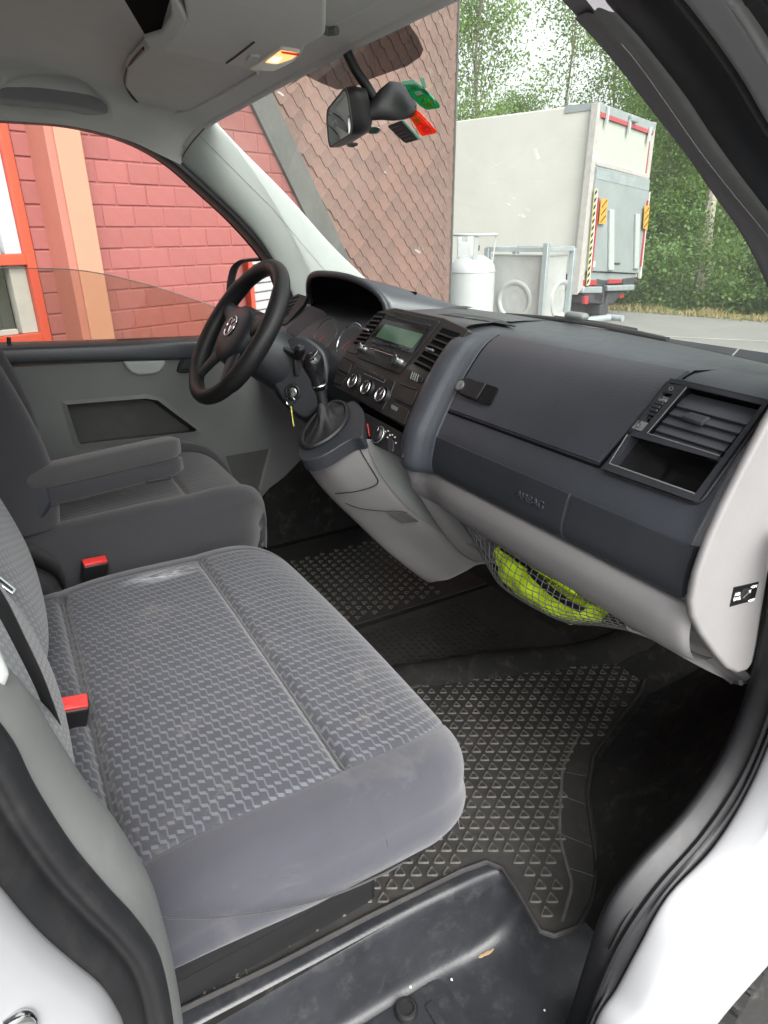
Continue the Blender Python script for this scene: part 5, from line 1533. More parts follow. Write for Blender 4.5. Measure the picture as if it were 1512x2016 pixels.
# pull handle with bright cup below
HP = plane((-0.760, 0, 0), (1, 0, 0.2))
g = G(); plate(g, rounded(px_poly([c5(*p) for p in ((508, 66), (896, 60), (872, 140), (566, 152))], HP, 0.004), 0.006), 0.02, (1, 0, 0)); g.build('pull_handle', 'black_gloss', dd, bev=0.003)
g = G(); tube(g, px_poly([c5(520, 72), c5(700, 70), c5(885, 66)], HP, 0.0045), 0.0012, 6); g.build('handle_line', 'grey', dd)
P = [dp(*c5(*p), o=0.012) for p in ((608, 156), (826, 150), (815, 185), (795, 212), (760, 222), (690, 226), (650, 212), (625, 185))]
g = G(); plate(g, P, 0.018, (1, 0, 0)); g.build('handle_cup', 'trim_light', dd, bev=0.007, seg=4)
P = [dp(*c5(*p), o=0.006) for p in ((878, 205), (885, 175), (915, 108), (935, 97), (1015, 95), (1015, 212), (890, 213))]
g = G(); plate(g, P, 0.012, (1, 0, 0)); g.build('speaker_bezel', 'black', dd, bev=0.003)
P = [dp(*c5(*p), o=0.009) for p in ((893, 195), (922, 120), (935, 113), (1000, 112), (1000, 195))]
g = G(); plate(g, P, 0.010, (1, 0, 0)); g.build('speaker_grille', 'dash_smooth', dd, bev=0.002)
g = G(); plate(g, [dp(*c5(*p), o=0.002) for p in ((1120, 626), (1340, 588), (1285, 800), (1190, 820))], 0.004, (1, 0, 0)); g.build('foot_grille', 'grille_and_shade', dd)
g = G(); bar(g, dp(*c5(1340, 588), o=0.004), dp(*c5(1285, 790), o=0.004), 0.006, 0.008); g.build('trim_edge', 'grey', dd)
g = G(); tube(g, [A(19, 688, x=-.795), A(17, 664, x=-.795)], [0.006, 0.0045], 12); g.build('lock_knob', 'black', dd)
g = G(); plate(g, [A(230, 668, x=-.80), A(318, 666, x=-.80), A(318, 671, x=-.79), A(230, 673, x=-.79)], 0.004, (0, 0, 1)); g.build('glass_slot', 'black', dd)
# window pane, lowered: curved top edge
top_ = curve([A(p[0], p[1], x=-.80) for p in ((-60, 526), (0, 527), (130, 530), (195, 538), (250, 550), (300, 563), (340, 576), (390, 592), (440, 610), (480, 630))], 4)
g = G(); T = [[p + V3(0.0, 0, 0), V3(-0.80, p.y, 0.66)] for p in top_]
sheet(T, g); pane = g.build('window_pane', 'door_glass', dd, smooth=180)
g = G(); tube(g, top_, 0.0013, 6); g.build('pane_edge', 'trim_light', dd)
# frame / rubber round the opening
fr_ = curve([A(p[0], p[1], x=-.752) for p in ((-120, 230), (0, 234), (140, 245), (250, 274), (330, 317), (400, 377), (470, 443), (528, 512), (556, 570), (566, 640))], 5)
T = [[p + V3(0.008, 0, 0.006), p, p + V3(-0.035, -0.002, -0.004), p + V3(-0.07, 0.004, 0.004)] for p in fr_]
sheet(T).build('window_seal', 'black', dd, smooth=80)
T = [[p + V3(-0.068, 0.0, 0.0), p + V3(-0.085, 0.02, 0.05), p + V3(-0.06, 0.05, 0.09)] for p in fr_]
sheet(T).build('window_frame', 'black', dd, smooth=80)
g = G(); box(g, (-0.905, 0.4, 0.33), (0.03, 1.2, 0.66)); g.build('door_skin', 'white_paint', dd)
# mirror corner post
g = G(); plate(g, [A(p[0], p[1], x=-.775) for p in ((552, 520), (574, 562), (582, 606), (566, 612), (552, 566))], 0.03, (1, 0, 0)); g.build('corner_trim', 'dash', dd, bev=0.004)

# outside mirror on that door
PM = plane(A(447, 560, x=-1.12), V3(0.48, -0.88, 0))
mo = thing('outside_mirror', A(500, 600, pl=PM), 'black driver side outside mirror seen through the window past the wheel', 'mirror')
q4 = px_poly([(447, 555), (454, 524), (470, 510), (515, 506), (535, 511), (543, 535), (545, 612), (532, 626), (450, 640), (444, 615)], PM)
sh = rounded(q4, 0.02, 3)
cm = sum(sh, Vector()) / len(sh)
rows = [[cm + (p - cm) * s_ - PM[0] * d for p in sh] for s_, d in ((0.86, 0.016), (0.90, -0.002), (0.96, -0.006), (1.0, 0.004), (1.0, 0.04), (0.85, 0.08), (0.4, 0.10))]
g = G(); g.add([p for r in rows for p in r], gridfaces(len(rows), len(sh), False, True) + [tuple(range(6 * len(sh), 7 * len(sh)))]); g.build('housing', 'black', mo, smooth=60)
g = G(); plate(g, [cm + (p - cm) * 0.875 - PM[0] * 0.012 for p in sh], 0.003, PM[0])
mg = g.build('mirror_glass', 'mirror', mo, smooth=0)
g = G(); tube(g, [cm + V3(0.06, 0.06, -0.09), V3(-0.85, 0.86, 0.68)], 0.03, 12); g.build('arm', 'black', mo)
# ------------------------------------------------------------------ seats
def set_uv(o, uvs):
    me = o.data
    L = me.uv_layers.new(name='cloth')
    idx = np.empty(len(me.loops), dtype=np.int32)
    me.loops.foreach_get('vertex_index', idx)
    arr = np.array(uvs, dtype=np.float32)[idx]
    L.data.foreach_set('uv', arr.ravel())

def cushion(parent, name, path, xf, xn, ins, R, zb, mats, cross=(), gd=0.004, inset=None, nx=110, crown=0.0, bulge=0.0, zbv=None, edge_h=0.0, ysh=0.0):
    """upholstered cushion: path = (y, z) profile from rear to front, xf/xn far and near sides, ins = (x0, x1) of the woven panel"""
    P = curve([V3(0, y, z) for y, z in path], 8)
    NP = len(P)
    ln = [0.0]
    for i in range(1, NP): ln.append(ln[-1] + (P[i] - P[i - 1]).length)
    vs, uv = [], []
    # lateral stations, dense near the grooves
    st = []
    for k in range(nx + 1):
        st.append(xf + (xn - xf) * k / nx)
    for x in ins:
        st += [x - 0.006, x - 0.003, x, x + 0.003, x + 0.006]
    for k in range(8):
        st += [xf + R * (1 - cos(k / 8 * pi / 2)) * .6, xn - R * (1 - cos(k / 8 * pi / 2)) * .6]
    st = sorted(set(round(s, 5) for s in st))
    rows = []
    for i, p in enumerate(P):
        a = P[max(i - 1, 0)]; b = P[min(i + 1, NP - 1)]
        t = (b - a).normalized()
        n = V3(0, -t.z, t.y)
        f = i / (NP - 1)
        ins_ = inset(p.y) if inset else 0.0
        row, ruv = [], []
        xa, xb = xf + ins_, xn - ins_
        zbot = zbv(f) if zbv else zb
        zbot = min(zbot, p.z - R * 0.6)
        # far skirt
        ny = n.y * (0.35 if n.y > 0 else 1.0)
        ebase = p - V3(0, ny, n.z) * R
        nsk = 6
        for k in range(nsk):
            s = k / nsk
            q = V3(xa + 0.006 * (1 - s) , ebase.y, zbot + (ebase.z - zbot) * s)
            row.append(q); ruv.append(((xa) * 1000 - (1 - s) * 120, ln[i] * 1000))
        for x0 in st:
            x = xa + (x0 - xf) / (xn - xf) * (xb - xa)
            d = min(x - xa, xb - x)
            h = 0.0; he = 0.0
            if d < R:
                k = (R - d) / R
                he = -R * (1 - sqrt(max(0, 1 - k * k)))
            c = (x0 - (ins[0] + ins[1]) / 2) / ((ins[1] - ins[0]) / 2)
            if abs(c) < 1: h += crown * (1 - c * c)
            else: h += edge_h * min(1, (abs(c) - 1) * 6)
            for g0 in ins:
                h -= gd * math.exp(-((x0 - g0) / 0.0035) ** 2)
            for (cy, cd, cw) in cross:
                if ins[0] < x0 < ins[1]:
                    e = min(1, (x0 - ins[0]) / 0.01, (ins[1] - x0) / 0.01)
                    h -= cd * e * math.exp(-((p.y - cy) / cw) ** 2) * (1 if f < 0.85 else 0)
            row.append(V3(x, p.y + n.y * h + ny * he, p.z + n.z * (h + he))); ruv.append((x0 * 1000, ln[i] * 1000))
        for k in range(nsk):
            s = 1 - (k + 1) / nsk
            bo = bulge * sin(pi * s)
            q = V3(xb - 0.022 * (1 - s) ** 2 + bo, ebase.y, zbot + (ebase.z - zbot) * s)
            row.append(q); ruv.append((xb * 1000 + (1 - s) * 120, ln[i] * 1000))
        rows.append(row); uv += ruv
    m, n_ = len(rows), len(rows[0])
    g = G()
    F = gridfaces(m, n_)
    g.v = [tuple(p) for r in rows for p in r]
    g.f = F
    mi = []
    for fc in F:
        j = fc[0] % n_
        x0 = st[j - 6] if 6 <= j < 6 + len(st) else -99
        mi.append(1 if ins[0] <= x0 < ins[1] - 1e-4 else 0)
    g.m = mi
    # close the front bottom and the rear
    o = g.build(name, mats, parent, smooth=180)
    set_uv(o, uv)
    return o, P, ln

def bench_inset(y): return 0.135 - sqrt(0.135 ** 2 - min(0.128, max(0, y - 0.315)) ** 2)
be = thing('bench_seat', (0.28, 0.15, 0.0), 'grey double passenger bench with zigzag woven cushion in the foreground', 'seat')
path = [(-0.13, 0.30), (-0.10, 0.345), (-0.05, 0.362), (-0.012, 0.366), (0.0, 0.366), (0.012, 0.368), (0.06, 0.374), (0.12, 0.376), (0.20, 0.375), (0.24, 0.374), (0.252, 0.374), (0.264, 0.375), (0.31, 0.376), (0.36, 0.370), (0.405, 0.350), (0.435, 0.315), (0.450, 0.27), (0.448, 0.22), (0.435, 0.185)]
cu_, Pc, lnc = cushion(be, 'cushion', path, -0.105, 0.664, (-0.045, 0.588), 0.050, 0.20, ['cloth_plain', 'weave'],
        cross=((0.252, 0.013, 0.007), (0.0, 0.016, 0.008)), gd=0.0018, crown=0.004, bulge=0.012,
        inset=bench_inset, zbv=lambda f: 0.35 - 0.085 * min(1, f / 0.42) ** 1.3 if f < 0.42 else 0.265 - 0.02 * (f - 0.42))
# seam along the near flank
sp_ = curve([A(p[0], p[1], x=.6775) for p in ((318, 1808), (420, 1806), (550, 1790), (660, 1760), (750, 1722), (790, 1700))], 5)
g = G(); tube(g, [p + V3(0.0005, 0, 0) for p in sp_], 0.0011, 6); g.build('flank_seam', 'cloth_dark', be)
# dark tubes stand in for groove shadow across and behind the cushion; stitched seams along both borders of the woven panel
g = G(); tube(g, [V3(x, 0.2525, 0.3648) for x in [-0.04 + 0.625 * k / 30 for k in range(31)]], 0.0022, 6); g.build('cross_seam_shadow', 'cloth_dark', be)
g = G(); tube(g, [V3(x, 0.0, 0.3540) for x in [-0.04 + 0.625 * k / 30 for k in range(31)]], 0.0024, 6); g.build('rear_seam_shadow', 'cloth_dark', be)
for xb_ in (-0.045, 0.588):
    P = []
    for p, a, b in zip(Pc, [Pc[0]] + Pc[:-1], Pc[1:] + [Pc[-1]]):
        if p.y < -0.02 or p.z < 0.30: continue
        i_ = bench_inset(p.y)
        x_ = (-0.105 + i_) + (xb_ + 0.105) / 0.769 * (0.769 - 2 * i_)
        t = (b - a).normalized(); n = V3(0, -t.z, t.y)
        P.append(V3(x_, p.y, p.z) - n * 0.0030)
    g = G(); tube(g, P, 0.0011, 6); g.build('border_seam', 'cloth_dark', be)
# base tray under the cushion
g = G(); box(g, (0.27, 0.13, 0.215), (0.68, 0.50, 0.05)); g.build('seat_pan', 'black', be, bev=0.01)
# backrest
bp = [(-0.035, 0.405), (-0.028, 0.44), (-0.035, 0.50), (-0.06, 0.60), (-0.10, 0.75), (-0.14, 0.90), (-0.16, 0.98)]
rows, uv = [], []
for i, p in enumerate(curve([V3(0, y, z) for y, z in bp], 5)):
    r = []
    for x, d in ((-0.105, 0.09), (-0.10, 0.03), (-0.085, 0.008), (-0.055, 0.0), (0.05, -0.004), (0.15, -0.006), (0.25, 0.0), (0.28, 0.010), (0.31, 0.0), (0.40, -0.006), (0.52, -0.004), (0.60, 0.0), (0.635, 0.008), (0.655, 0.03), (0.66, 0.09)):
        low = max(0, (0.44 - p.z) / 0.035)
        r.append(V3(x, p.y - d - 0.03 * low ** 2, p.z)); uv.append((x * 1000, p.z * 1000))
    rows.append(r)
g = sheet(rows); bo = g.build('backrest', 'weave_back', be, smooth=180); set_uv(bo, uv); md = bo.modifiers.new('s', 'SUBSURF'); md.levels = 2; md.render_levels = 2
g = G(); box(g, (0.28, -0.14, 0.66), (0.72, 0.08, 0.56)); g.build('backrest_frame', 'black', be, bev=0.02)

# ------------------------------------------------------------------ driver seat
ds = thing('single_seat', (-0.45, 0.15, 0.0), 'charcoal driver seat with padded inner armrest, beyond the bench', 'seat')
path = [(-0.12, 0.36), (-0.08, 0.40), (-0.02, 0.412), (0.05, 0.415), (0.14, 0.418), (0.22, 0.420), (0.285, 0.420), (0.297, 0.420), (0.31, 0.421), (0.36, 0.424), (0.41, 0.415), (0.445, 0.39), (0.468, 0.345), (0.470, 0.29), (0.455, 0.25)]
cushion(ds, 'cushion', path, -0.69, -0.195, (-0.60, -0.275), 0.045, 0.20, ['cloth_dark', 'weave_dark'], cross=((0.297, 0.008, 0.006),), gd=0.005, crown=0.0, edge_h=0.016,
        inset=lambda y: 0.13 - sqrt(0.13 ** 2 - min(0.125, max(0, y - 0.345)) ** 2), zbv=lambda f: 0.24, nx=60, bulge=0.016)
g = G(); box(g, (-0.44, 0.12, 0.13), (0.42, 0.48, 0.22)); g.build('seat_base', 'black', ds, bev=0.02)
bp = [(0.035, 0.43), (0.045, 0.50), (0.040, 0.58), (0.018, 0.68), (-0.02, 0.80), (-0.06, 0.92), (-0.10, 1.02)]
rows = []
for p in curve([V3(0, y, z) for y, z in bp], 4):
    wd = 1.0 - 0.25 * max(0, (p.z - 0.75) / 0.27) ** 2
    r = []
    for x, d in ((-0.25, 0.13), (-0.248, 0.06), (-0.235, 0.012), (-0.20, 0.0), (-0.165, 0.022), (-0.15, 0.034), (0.0, 0.036), (0.15, 0.034), (0.165, 0.022), (0.20, 0.0), (0.235, 0.012), (0.248, 0.06), (0.25, 0.13)):
        r.append(V3(-0.45 + x * wd, p.y - d, p.z))
    rows.append(r)
sheet(rows).build('backrest', 'cloth_dark', ds, smooth=180, sub=2)
g = G(); box(g, (-0.45, -0.12, 0.70), (0.42, 0.06, 0.56)); g.build('backrest_shell', 'black', ds, bev=0.03)
# armrest: padded top over a dark underside
def arm(z0, z1, w_, mat, name):
    g = G()
    ctr = curve([V3(-0.235, -0.02, 0), V3(-0.235, 0.06, 0.003), V3(-0.235, 0.18, 0.012), V3(-0.235, 0.285, 0.018)], 8)
    vs = []
    for i, c in enumerate(ctr):
        t = i / (len(ctr) - 1)
        e = sqrt(max(0.0, 1 - max(0, (t - 0.88) / 0.12) ** 2)) if t > 0.88 else 1
        e = max(e, 0.12)
        for k in range(20):
            a = 2 * pi * k / 20
            x = w_ * e * math.copysign(abs(cos(a)) ** .55, cos(a))
            z = (z1 - z0) / 2 * math.copysign(abs(sin(a)) ** .6, sin(a)) * (0.6 + 0.4 * e)
            vs.append(V3(c.x + x, c.y, (z0 + z1) / 2 + c.z + z))
    g.add(vs, gridfaces(len(ctr), 20, False, True) + [tuple(range(20)), tuple(range((len(ctr) - 1) * 20, len(ctr) * 20))])
    return g.build(name, mat, ds, smooth=70)
arm(0.512, 0.556, 0.030, 'cloth_arm', 'armrest_pad')
arm(0.474, 0.515, 0.027, 'cloth_dark', 'armrest_base')
g = G(); plate(g, [V3(-0.207, y, z) for y, z in ((-0.10, 0.535), (-0.02, 0.54), (0.02, 0.532), (0.03, 0.49), (0.005, 0.455), (-0.10, 0.43))], 0.05, (1, 0, 0)); g.build('armrest_bracket', 'dash_smooth', ds, bev=0.01, seg=3)
g = G(); box(g, A(312, 944, x=-.212), (0.01, 0.05, 0.008)); g.build('armrest_lever', 'black', ds, bev=0.002)
# side shield between the seats
g = G(); plate(g, [V3(-0.20, y, z) for y, z in ((-0.16, 0.43), (-0.04, 0.42), (0.02, 0.34), (0.05, 0.20), (-0.16, 0.18))], 0.03, (1, 0, 0)); g.build('side_shield', 'dash_smooth', ds, bev=0.01)

# ------------------------------------------------------------------ belts and buckles
def buckle(label, c, fw, up, sc=1.0):
    t = thing('seat_belt_buckle', c, label, 'buckle', 'seat belt buckles')
    fw = V3(fw).normalized(); up = (V3(up) - fw * V3(up).dot(fw)).normalized(); sd_ = fw.cross(up)
    g = G(); box(g, V3(c) - fw * 0.030 * sc, (0.056 * sc, 0.06 * sc, 0.024 * sc), axes=(sd_, fw, up)); g.build('housing', 'black', t, bev=0.004, seg=3)
    g = G(); box(g, V3(c) + fw * 0.001 - up * 0.001, (0.052 * sc, 0.008 * sc, 0.020 * sc), axes=(sd_, fw, up)); b = g.build('release_button', 'red', t, bev=0.002)
    g = G(); box(g, V3(c) + fw * 0.0052 + up * 0.003, (0.030 * sc, 0.002, 0.004), axes=(sd_, fw, up)); g.build('press_mark', 'red', b, bev=0.0008)
    return t
b1 = buckle('red topped seat belt buckle standing on the near end of the bench', A(132, 1388, z=.418), (0.50, 0.15, 0.85), (0.85, -0.1, -0.5), 0.92)
b2 = buckle('red topped seat belt buckle in the gap between bench and driver seat', A(187, 1106, x=-.145), (0.35, 0.15, 0.9), (0.9, 0.1, -0.35), 0.85)
g = G(); P = [A(340, 1240, x=-.12)]
strap = thing('seat_belt', A(40, 1250, x=.34), 'black seat belt lying against the bench backrest with a chrome tongue', 'seat belt')
def webbing(name, pts, w_, parent, wdir):
    c = curve(pts, 6)
    g = G(); T = []
    for i, p in enumerate(c):
        T.append([p - V3(wdir) * w_ / 2, p + V3(wdir) * w_ / 2])
    return sheet(T, g).build(name, 'belt', parent, smooth=60, solid=0.0016)
webbing('webbing', [A(-60, 1120, x=.64), A(-5, 1185, x=.62), A(40, 1270, x=.57), A(76, 1345, x=.54), A(98, 1400, x=.49), A(112, 1440, x=.46)], 0.040, strap, V3(0.78, 0.25, 0.58).normalized())
tg = plane(A(15, 1155, x=.32), (0.3, 0.7, 0.65))
P = px_poly([(-20, 1118), (2, 1135), (34, 1160), (28, 1170), (-4, 1147), (-26, 1130)], tg)
g = G(); plate(g, rounded(P, 0.003), 0.003, tg[0]); g.build('tongue', 'chrome', strap, bev=0.001)
P = px_poly([(-20, 1123), (0, 1140), (26, 1161), (24, 1164), (-3, 1144), (-22, 1128)], tg, 0.0006)
g = G(); plate(g, P, 0.0008, tg[0]); g.build('tongue_slot', 'black', strap)
# webbing of the middle belt down in the gap
sb2 = thing('seat_belt', A(110, 1120, x=-.14), 'short black belt strap folded into the gap beside the driver seat', 'seat belt')
webbing('webbing', [A(40, 1085, x=-.15), A(80, 1100, x=-.15), A(112, 1120, x=-.145), A(128, 1150, x=-.14)], 0.045, sb2, V3(0.3, 0.2, 0.9).normalized())

# ------------------------------------------------------------------ mats
def fl(px, py, z=0.0): return A(px, py, z=z)
mt = thing('passenger_mat', (0.4, 0.6, 0.0), 'black rubber mat with raised triangles on the passenger floor', 'floor mat')
edge = [V3(0.10, -0.25, 0), V3(0.10, 0.16, 0), V3(0.09, 0.45, 0), V3(0.12, 0.70, 0), V3(0.20, 0.95, 0), V3(0.28, 1.15, 0), V3(0.345, 1.16, 0), V3(0.392, 1.08, 0), V3(0.43, 0.965, 0), V3(0.475, 0.845, 0), V3(0.535, 0.765, 0), V3(0.602, 0.708, 0), V3(0.655, 0.665, 0), V3(0.690, 0.615, 0), V3(0.708, 0.565, 0), V3(0.700, 0.525, 0), V3(0.685, 0.512, 0), V3(0.62, 0.525, 0), V3(0.575, 0.530, 0), V3(0.553, 0.515, 0), V3(0.545, 0.47, 0), V3(0.535, 0.30, 0), V3(0.53, 0.16, 0), V3(0.50, -0.25, 0)]
ED = []
for i in range(len(edge)):
    a, b = edge[i], edge[(i + 1) % len(edge)]
    for k in range(3): ED.append(a.lerp(b, k / 3))
g = G(); plate(g, [p + V3(0, 0, 0.007) for p in ED], 0.0055, (0, 0, 1)); g.build('mat_sheet', 'rubber', mt, smooth=30)
g = G(); tube(g, [p + V3(0, 0, 0.008) for p in ED], 0.0045, 8, closed=True); g.build('raised_rim', 'rubber', mt)
def inside(p, poly):
    c = False
    for i in range(len(poly)):
        a, b = poly[i], poly[i - 1]
        if (a.y > p.y) != (b.y > p.y) and p.x < (b.x - a.x) * (p.y - a.y) / (b.y - a.y) + a.x: c = not c
    return c
def tri_mesh(s, up):
    g = G()
    c = [V3(cos(radians(a)) * s, sin(radians(a)) * s, 0) for a in ((90, 210, 330) if up else (270, 30, 150))]
    out = rounded(c, s * 0.45, 3)
    N = len(out)
    vs = [p for p in out] + [p * 0.90 + V3(0, 0, 0.0035) for p in out] + [p * 0.74 + V3(0, 0, 0.0035) for p in out] + [p * 0.64 for p in out]
    g.add(vs, gridfaces(4, N, False, True))
    return g
cand = []
S_ = 0.0262
ang0 = radians(59.3)
for i in range(-60, 60):
    for j in range(-60, 60):
        x = (i + 0.5 * (j % 2)) * S_; y = j * S_ * 0.86
        p = V3(0.460 + x * cos(ang0) - y * sin(ang0), 0.587 + x * sin(ang0) + y * cos(ang0), 0)
        if not inside(p, ED): continue
        if min((p - e).length for e in ED) < 0.018: continue
        if (p.x - 0.503) * 0.07 + (p.y - 0.732) * 0.068 > 0.0004 and p.x > 0.44 and p.y > 0.56: continue
        # hidden below the bench?
        if p.x < 0.50 and p.y < 0.26: continue
        if p.x < 0.40 and p.y < 0.42: continue
        dst = (p + V3(0, 0, 0) - CAM).length
        cand.append((dst, p))
cand.sort(key=lambda t: t[0])
base = None
for k, (dst, p) in enumerate(cand[:300]):
    if base is None:
        gg = tri_mesh(0.0136, True); gg.v = [tuple(V3(v) + root_loc(mt)) for v in gg.v]
        base = gg.build('tread_triangle', 'rubber_rim', mt, smooth=30); o = base
    else: o = obj('tread_triangle', base.data, mt)
    o.location = V3(p.x, p.y, 0.0066) - root_loc(mt)
    o.rotation_euler = (0, 0, ang0)
if len(cand) > 300:
    g = G()
    gg = tri_mesh(0.0115, True)
    for dst, p in cand[300:]:
        b = len(g.v)
        g.v += [(v[0] * cos(ang0) - v[1] * sin(ang0) + p.x, v[0] * sin(ang0) + v[1] * cos(ang0) + p.y, v[2] + 0.0066) for v in gg.v]
        g.f += [tuple(b + i for i in f) for f in gg.f]; g.m += [0] * len(gg.f)
    g.build('far_tread_triangles', 'rubber_rim', mt, smooth=30, kind='stuff')
P = curve([V3(0.42, 0.86, 0.0068), V3(0.465, 0.775, 0.0068), V3(0.503, 0.732, 0.0068), V3(0.5716, 0.661, 0.0068), V3(0.625, 0.625, 0.0068), V3(0.655, 0.605, 0.0068), V3(0.69, 0.55, 0.0068)], 5)
g = G(); tube(g, P, 0.0028, 6); g.build('raised_line', 'rubber_rim', mt)
for a0, a1 in (((0.575, 0.66), (0.625, 0.69)), ((0.515, 0.722), (0.56, 0.748)), ((0.63, 0.625), (0.668, 0.655)), ((0.475, 0.765), (0.51, 0.80))):
    g = G(); tube(g, [V3(a0[0], a0[1], 0.0066), V3(a1[0], a1[1], 0.0066)], 0.0016, 6); g.build('raised_line', 'rubber', mt)
# middle and driver mats
mm = thing('middle_mat', (-0.05, 0.8, 0.0), 'black rubber mat with square studs on the middle of the cab floor', 'floor mat')
Q = [V3(-0.16, 0.40, 0.006), V3(0.02, 0.44, 0.006), V3(0.08, 0.62, 0.006), V3(0.17, 0.90, 0.006), V3(0.20, 1.10, 0.006), V3(-0.16, 1.10, 0.006)]
g = G(); plate(g, Q, 0.004, (0, 0, 1)); g.build('mat_sheet', 'rubber', mm, smooth=30)
nb = None; n_ = 0
for i in range(30):
    for j in range(12):
        p = V3(-0.13 + j * 0.019 + 0.006 * (i % 2), 0.46 + i * 0.017, 0.006)
        if not inside(p, Q) or (i * 7 + j * 5) % 11 == 0: continue
        if nb is None:
            g = G(); box(g, root_loc(mm), (0.009, 0.007, 0.004)); nb = g.build('stud', 'black', mm, smooth=0); o = nb
        else: o = obj('stud', nb.data, mm)
        o.location = p - root_loc(mm)
dm = thing('driver_mat', (-0.45, 0.8, 0.0), 'dusty black rubber mat on the driver floor below the pedals', 'floor mat')
Q = [V3(-0.72, 0.35, 0.006), V3(-0.19, 0.35, 0.006), V3(-0.18, 1.10, 0.006), V3(-0.72, 1.10, 0.006)]
g = G(); plate(g, Q, 0.004, (0, 0, 1)); g.build('mat_sheet', 'rubber', dm, smooth=30)
nb = None
for i in range(18):
    for j in range(14):
        p = V3(-0.60 + j * 0.029 + 0.0145 * (i % 2), 0.50 + i * 0.026, 0.0064)
        if p.x > -0.2: continue
        if nb is None:
            gg = tri_mesh(0.0115, True); gg.v = [tuple(V3(v) + root_loc(dm)) for v in gg.v]
            nb = gg.build('tread_triangle', 'rubber_rim', dm, smooth=30); o = nb
        else: o = obj('tread_triangle', nb.data, dm)
        o.location = p - root_loc(dm)

# small litter on the step
wc_ = thing('wood_chip', A(955, 1877, z=-.112), 'small brown wood chip lying on the entry step', 'wood chip')
g = G(); P = curve([A(942, 1885, z=-.114), A(952, 1880, z=-.111), A(964, 1874, z=-.112), A(972, 1868, z=-.110)], 3)
tube(g, P, [0.0008, 0.0018, 0.0022, 0.0016, 0.002, 0.0024, 0.002, 0.0016, 0.0014, 0.0007][:len(P)], 6, flat=(0.5, 1.4)); g.build('splinter', 'wood', wc_)
for k, (px, py, s) in enumerate(((675, 1917, .0045), (808, 1943, .002), (889, 1928, .002), (1072, 1990, .003))):
    t = thing('crumb', A(px, py, z=-.10 if k else -.04), ('pale crumb on the sloping inner wall of the entry step', 'tiny white speck on the step tread near the bolt', 'tiny white speck on the step tread below the wood chip', 'white speck near the front end of the entry step')[k], 'crumb', 'crumbs on the step')
    g = G(); lathe(g, A(px, py, z=-.114 if k else -.045), (0, 0, 1), [(s * .2, -s), (s, -s * .3), (s * .9, s * .4), (s * .2, s)], 8, cap=True); g.build('speck', 'crumb', t, smooth=40)

# ------------------------------------------------------------------ net and hi-vis vest
nt_ = thing('storage_net', A(1100, 1150, y=.68), 'grey elastic net stretched under the dashboard, holding a vest', 'net')
rim_px = [(896, 1010), (930, 1036), (975, 1068), (1020, 1098), (1075, 1130), (1130, 1158), (1185, 1186), (1240, 1212), (1292, 1240)]
bot_px = [(905, 1026), (945, 1075), (982, 1140), (1000, 1163), (1060, 1200), (1118, 1226), (1185, 1232), (1255, 1246), (1318, 1272)]
rim = curve([A(p[0], p[1], y=.672 - 0.012 * sin(pi * k / 8)) for k, p in enumerate(rim_px)], 6)
bot = curve([A(p[0], p[1], y=.708 - 0.010 * sin(pi * k / 8)) for k, p in enumerate(bot_px)], 6)
NR = len(rim)
def netpt(i, s):
    f = i; a = int(min(NR - 2, max(0, math.floor(f)))); t = f - a
    r = rim[a].lerp(rim[a + 1], t); b = bot[a].lerp(bot[a + 1], t)
    p = r.lerp(b, s)
    bl = sin(pi * s) * sin(pi * min(1, max(0, f / (NR - 1))))
    return p + V3(0.0, -0.028, -0.004) * bl
g = G()
nl = 10
for k in range(1, nl):      # long strands, drifting so the cells become lozenges
    s = k / nl
    tube(g, [netpt(i, s + 0.012 * sin(i * 1.3 + k)) for i in range(0, NR)], 0.0008, 5)
for k in range(-6, 40):
    i0 = k * (NR - 1) / 36
    pts = [netpt(min(NR - 1, max(0, i0 + s * 4.5)), s) for s in [q / 10 for q in range(11)]]
    if i0 + 4.5 < 0 or i0 > NR - 1: continue
    tube(g, pts, 0.0008, 5)
g.build('netting', 'net_cord', nt_)
g = G(); tube(g, [p + V3(0, 0.0008 * sin(i * 2.2), 0) for i, p in enumerate(rim)], 0.0022, 8); g.build('elastic_rim', 'net_cord', nt_)
g = G(); tube(g, bot, 0.0016, 8); g.build('lower_cord', 'dash_smooth', nt_)
ve = thing('hi_vis_vest', A(1080, 1150, y=.70), 'folded lime yellow safety vest with dark stripe stuffed into the net', 'vest')
up_ = [(978, 1078), (1000, 1096), (1040, 1124), (1085, 1150), (1130, 1175), (1165, 1195), (1190, 1215)]
lo_ = [(984, 1122), (1000, 1148), (1045, 1182), (1090, 1208), (1130, 1224), (1165, 1228), (1184, 1222)]
rows = []
for k, (a, b) in enumerate(zip(up_, lo_)):
    p, q = A(a[0], a[1], y=.700), A(b[0], b[1], y=.716)
    e = sin(pi * (k + 0.5) / 7)
    rows.append([p + V3(0, 0.05, -0.006), p + V3(0, 0.006, 0.004), p + V3(0, -0.012 * e, -0.004), p.lerp(q, .5) + V3(0, -0.022 * e, -0.002), q + V3(0, -0.012 * e, 0.002), q + V3(0, 0.01, -0.003), q + V3(0, 0.04, 0)])
T = patch(rows, 6, 4)
for i, r in enumerate(T):
    for j, p in enumerate(r): r[j] = p + V3(0, 0.0025 * sin(i * 0.9 + j * 0.5) + 0.002 * sin(i * 0.37 - j * 1.1), 0.0015 * sin(j * 1.7 + i * .6))
sheet(T).build('folded_body', 'hivis', ve, smooth=180)
